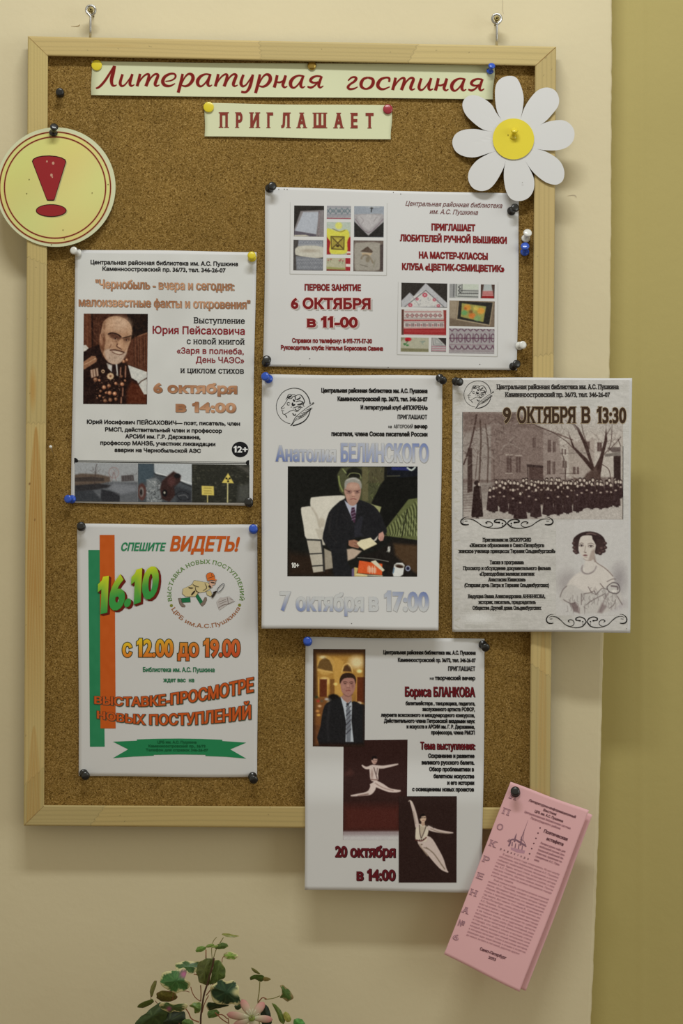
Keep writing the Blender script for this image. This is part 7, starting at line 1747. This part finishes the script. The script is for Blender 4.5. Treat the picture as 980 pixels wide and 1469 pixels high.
# the flower: five pointed petals, pink towards the tips
fl = empty('flower', W(361, 1459, PD + 0.02)); fl.parent = plant; fl.location = Vector(W(361, 1459, PD + 0.02)) - plant.location
fcx, fcy = 300 + 400 / 6.533, 1340 + 785 / 6.533
for (tx, ty, wdt) in ((305, 612, 80), (515, 638, 84), (595, 802, 74), (420, 960, 84), (225, 870, 80), (165, 752, 76)):
    tx = 300 + tx / 6.533; ty = 1340 + ty / 6.533; L = math.hypot(tx - fcx, ty - fcy); ux, uy = (tx - fcx) / L, (ty - fcy) / L; wd_ = wdt / 6.533 / 2
    V = []; cols = []; nu, nv = 12, 7
    for i in range(nu):
        t = i / (nu - 1); hw = wd_ * (0.35 + 0.65 * math.sin(min(t * 1.9, math.pi / 2))) * (1 if t < .55 else math.sqrt(max(0, 1 - ((t - .55) / .45) ** 2))) + 0.05
        for j in range(nv):
            s_ = (j / (nv - 1) - .5) * 2
            x = fcx + ux * L * t - uy * hw * s_; y = fcy + uy * L * t + ux * hw * s_
            d = PD + 0.022 + S0 * L * (.35 * t - .55 * t * t) - 0.0015 * s_ * s_ * (hw / wd_)
            V.append(W(x, y, d)); k = min(1, max(0, t * 1.3 - .2)); cols.append(np.array([196, 196, 164.]) * (1 - k) + np.array([196, 138, 134.]) * k)
    F = [(i * nv + j, (i + 1) * nv + j, (i + 1) * nv + j + 1, i * nv + j + 1) for i in range(nu - 1) for j in range(nv - 1)]
    o = mesh('petal', V, F, PETALM, cols=lin(np.array(cols)), smooth=True); o.parent = fl; o.location = -Vector(W(361, 1459, PD + 0.02))
    sol = o.modifiers.new('s', 'SOLIDIFY'); sol.thickness = 0.0003
vs, fs = rev([(0.0032, 0), (0.0036, 0.0015), (0.003, 0.003), (0.0015, 0.0038), (0.0003, 0.004)], 14, W(fcx, fcy, PD + .022), (0, -1, .1)); o = mesh('flower_eye', vs, fs, flat_mat('green_eye', (134, 150, 72), .6), smooth=True); o.parent = fl; o.location = -Vector(W(361, 1459, PD + 0.02))
SV = []; SF = []; k = 0
for a in (-40, -15, 8, 28, 60, -70):
    e = (fcx + 12 * math.sin(R_(a)), fcy - 13 * math.cos(R_(a))); vs, fs = tube([W(fcx, fcy, PD + .024), W((fcx + e[0]) / 2, (fcy + e[1]) / 2, PD + .031), W(e[0], e[1], PD + .033)], [.0003, .0003, .0005], 5)
    SV += vs; SF += [tuple(i + k for i in f) for f in fs]; k += len(vs)
o = mesh('stamens', SV, SF, flat_mat('pale_stamen', (214, 214, 186), .6), smooth=True); o.parent = fl; o.location = -Vector(W(361, 1459, PD + 0.02))
# pot and the low cabinet top it stands on (both just under the frame)
pc = Vector(W(300, 1750, PD))
vs, fs = rev([(0.045, 0), (0.047, 0.004), (0.058, 0.075), (0.064, 0.078), (0.065, 0.092), (0.060, 0.094), (0.056, 0.086), (0.004, 0.084)], 40, (pc.x, pc.y, 0.74), (0, 0, 1)); o = mesh('pot', vs, fs, flat_mat('terracotta', (150, 92, 62), .7, noise=.1), smooth=True); at_root(o, plant)
def box(c, s): return ([(c[0] + s[0] * a, c[1] + s[1] * b, c[2] + s[2] * k) for a in (-.5, .5) for b in (-.5, .5) for k in (-.5, .5)], [(0, 1, 3, 2), (4, 6, 7, 5), (0, 4, 5, 1), (2, 3, 7, 6), (0, 2, 6, 4), (1, 5, 7, 3)])
cab = empty('low_cabinet', (-0.1, -0.21, 0)); tag(cab, 'low wooden cabinet standing against the wall under the notice board carrying the ivy pot', 'cabinet')
CW = flat_mat('cabinet_wood', (132, 100, 64), .45, noise=.08)
for nm, c, s in (('top', (-0.1, -0.21, 0.7275), (0.9, 0.40, 0.025)), ('side_panel', (-0.53, -0.21, 0.3575), (0.02, 0.38, 0.715)), ('side_panel', (0.33, -0.21, 0.3575), (0.02, 0.38, 0.715)), ('back_panel', (-0.1, -0.03, 0.3575), (0.84, 0.01, 0.715)), ('door', (-0.315, -0.395, 0.36), (0.415, 0.018, 0.68)), ('door', (0.115, -0.395, 0.36), (0.415, 0.018, 0.68)), ('bottom_panel', (-0.1, -0.21, 0.03), (0.84, 0.36, 0.02))):
    vs, fs = box(c, s); o = mesh(nm, vs, fs, CW); at_root(o, cab)
    if nm == 'door':
        vs, fs = rev([(0.006, 0), (0.006, 0.012), (0.012, 0.016), (0.012, 0.022), (0.004, 0.025)], 14, (c[0] + (0.17 if c[0] < -.1 else -0.17), -0.404, 0.45), (0, -1, 0)); k_ = mesh('knob', vs, fs, BRASS, smooth=True); k_.parent = o; 
vs_off = None
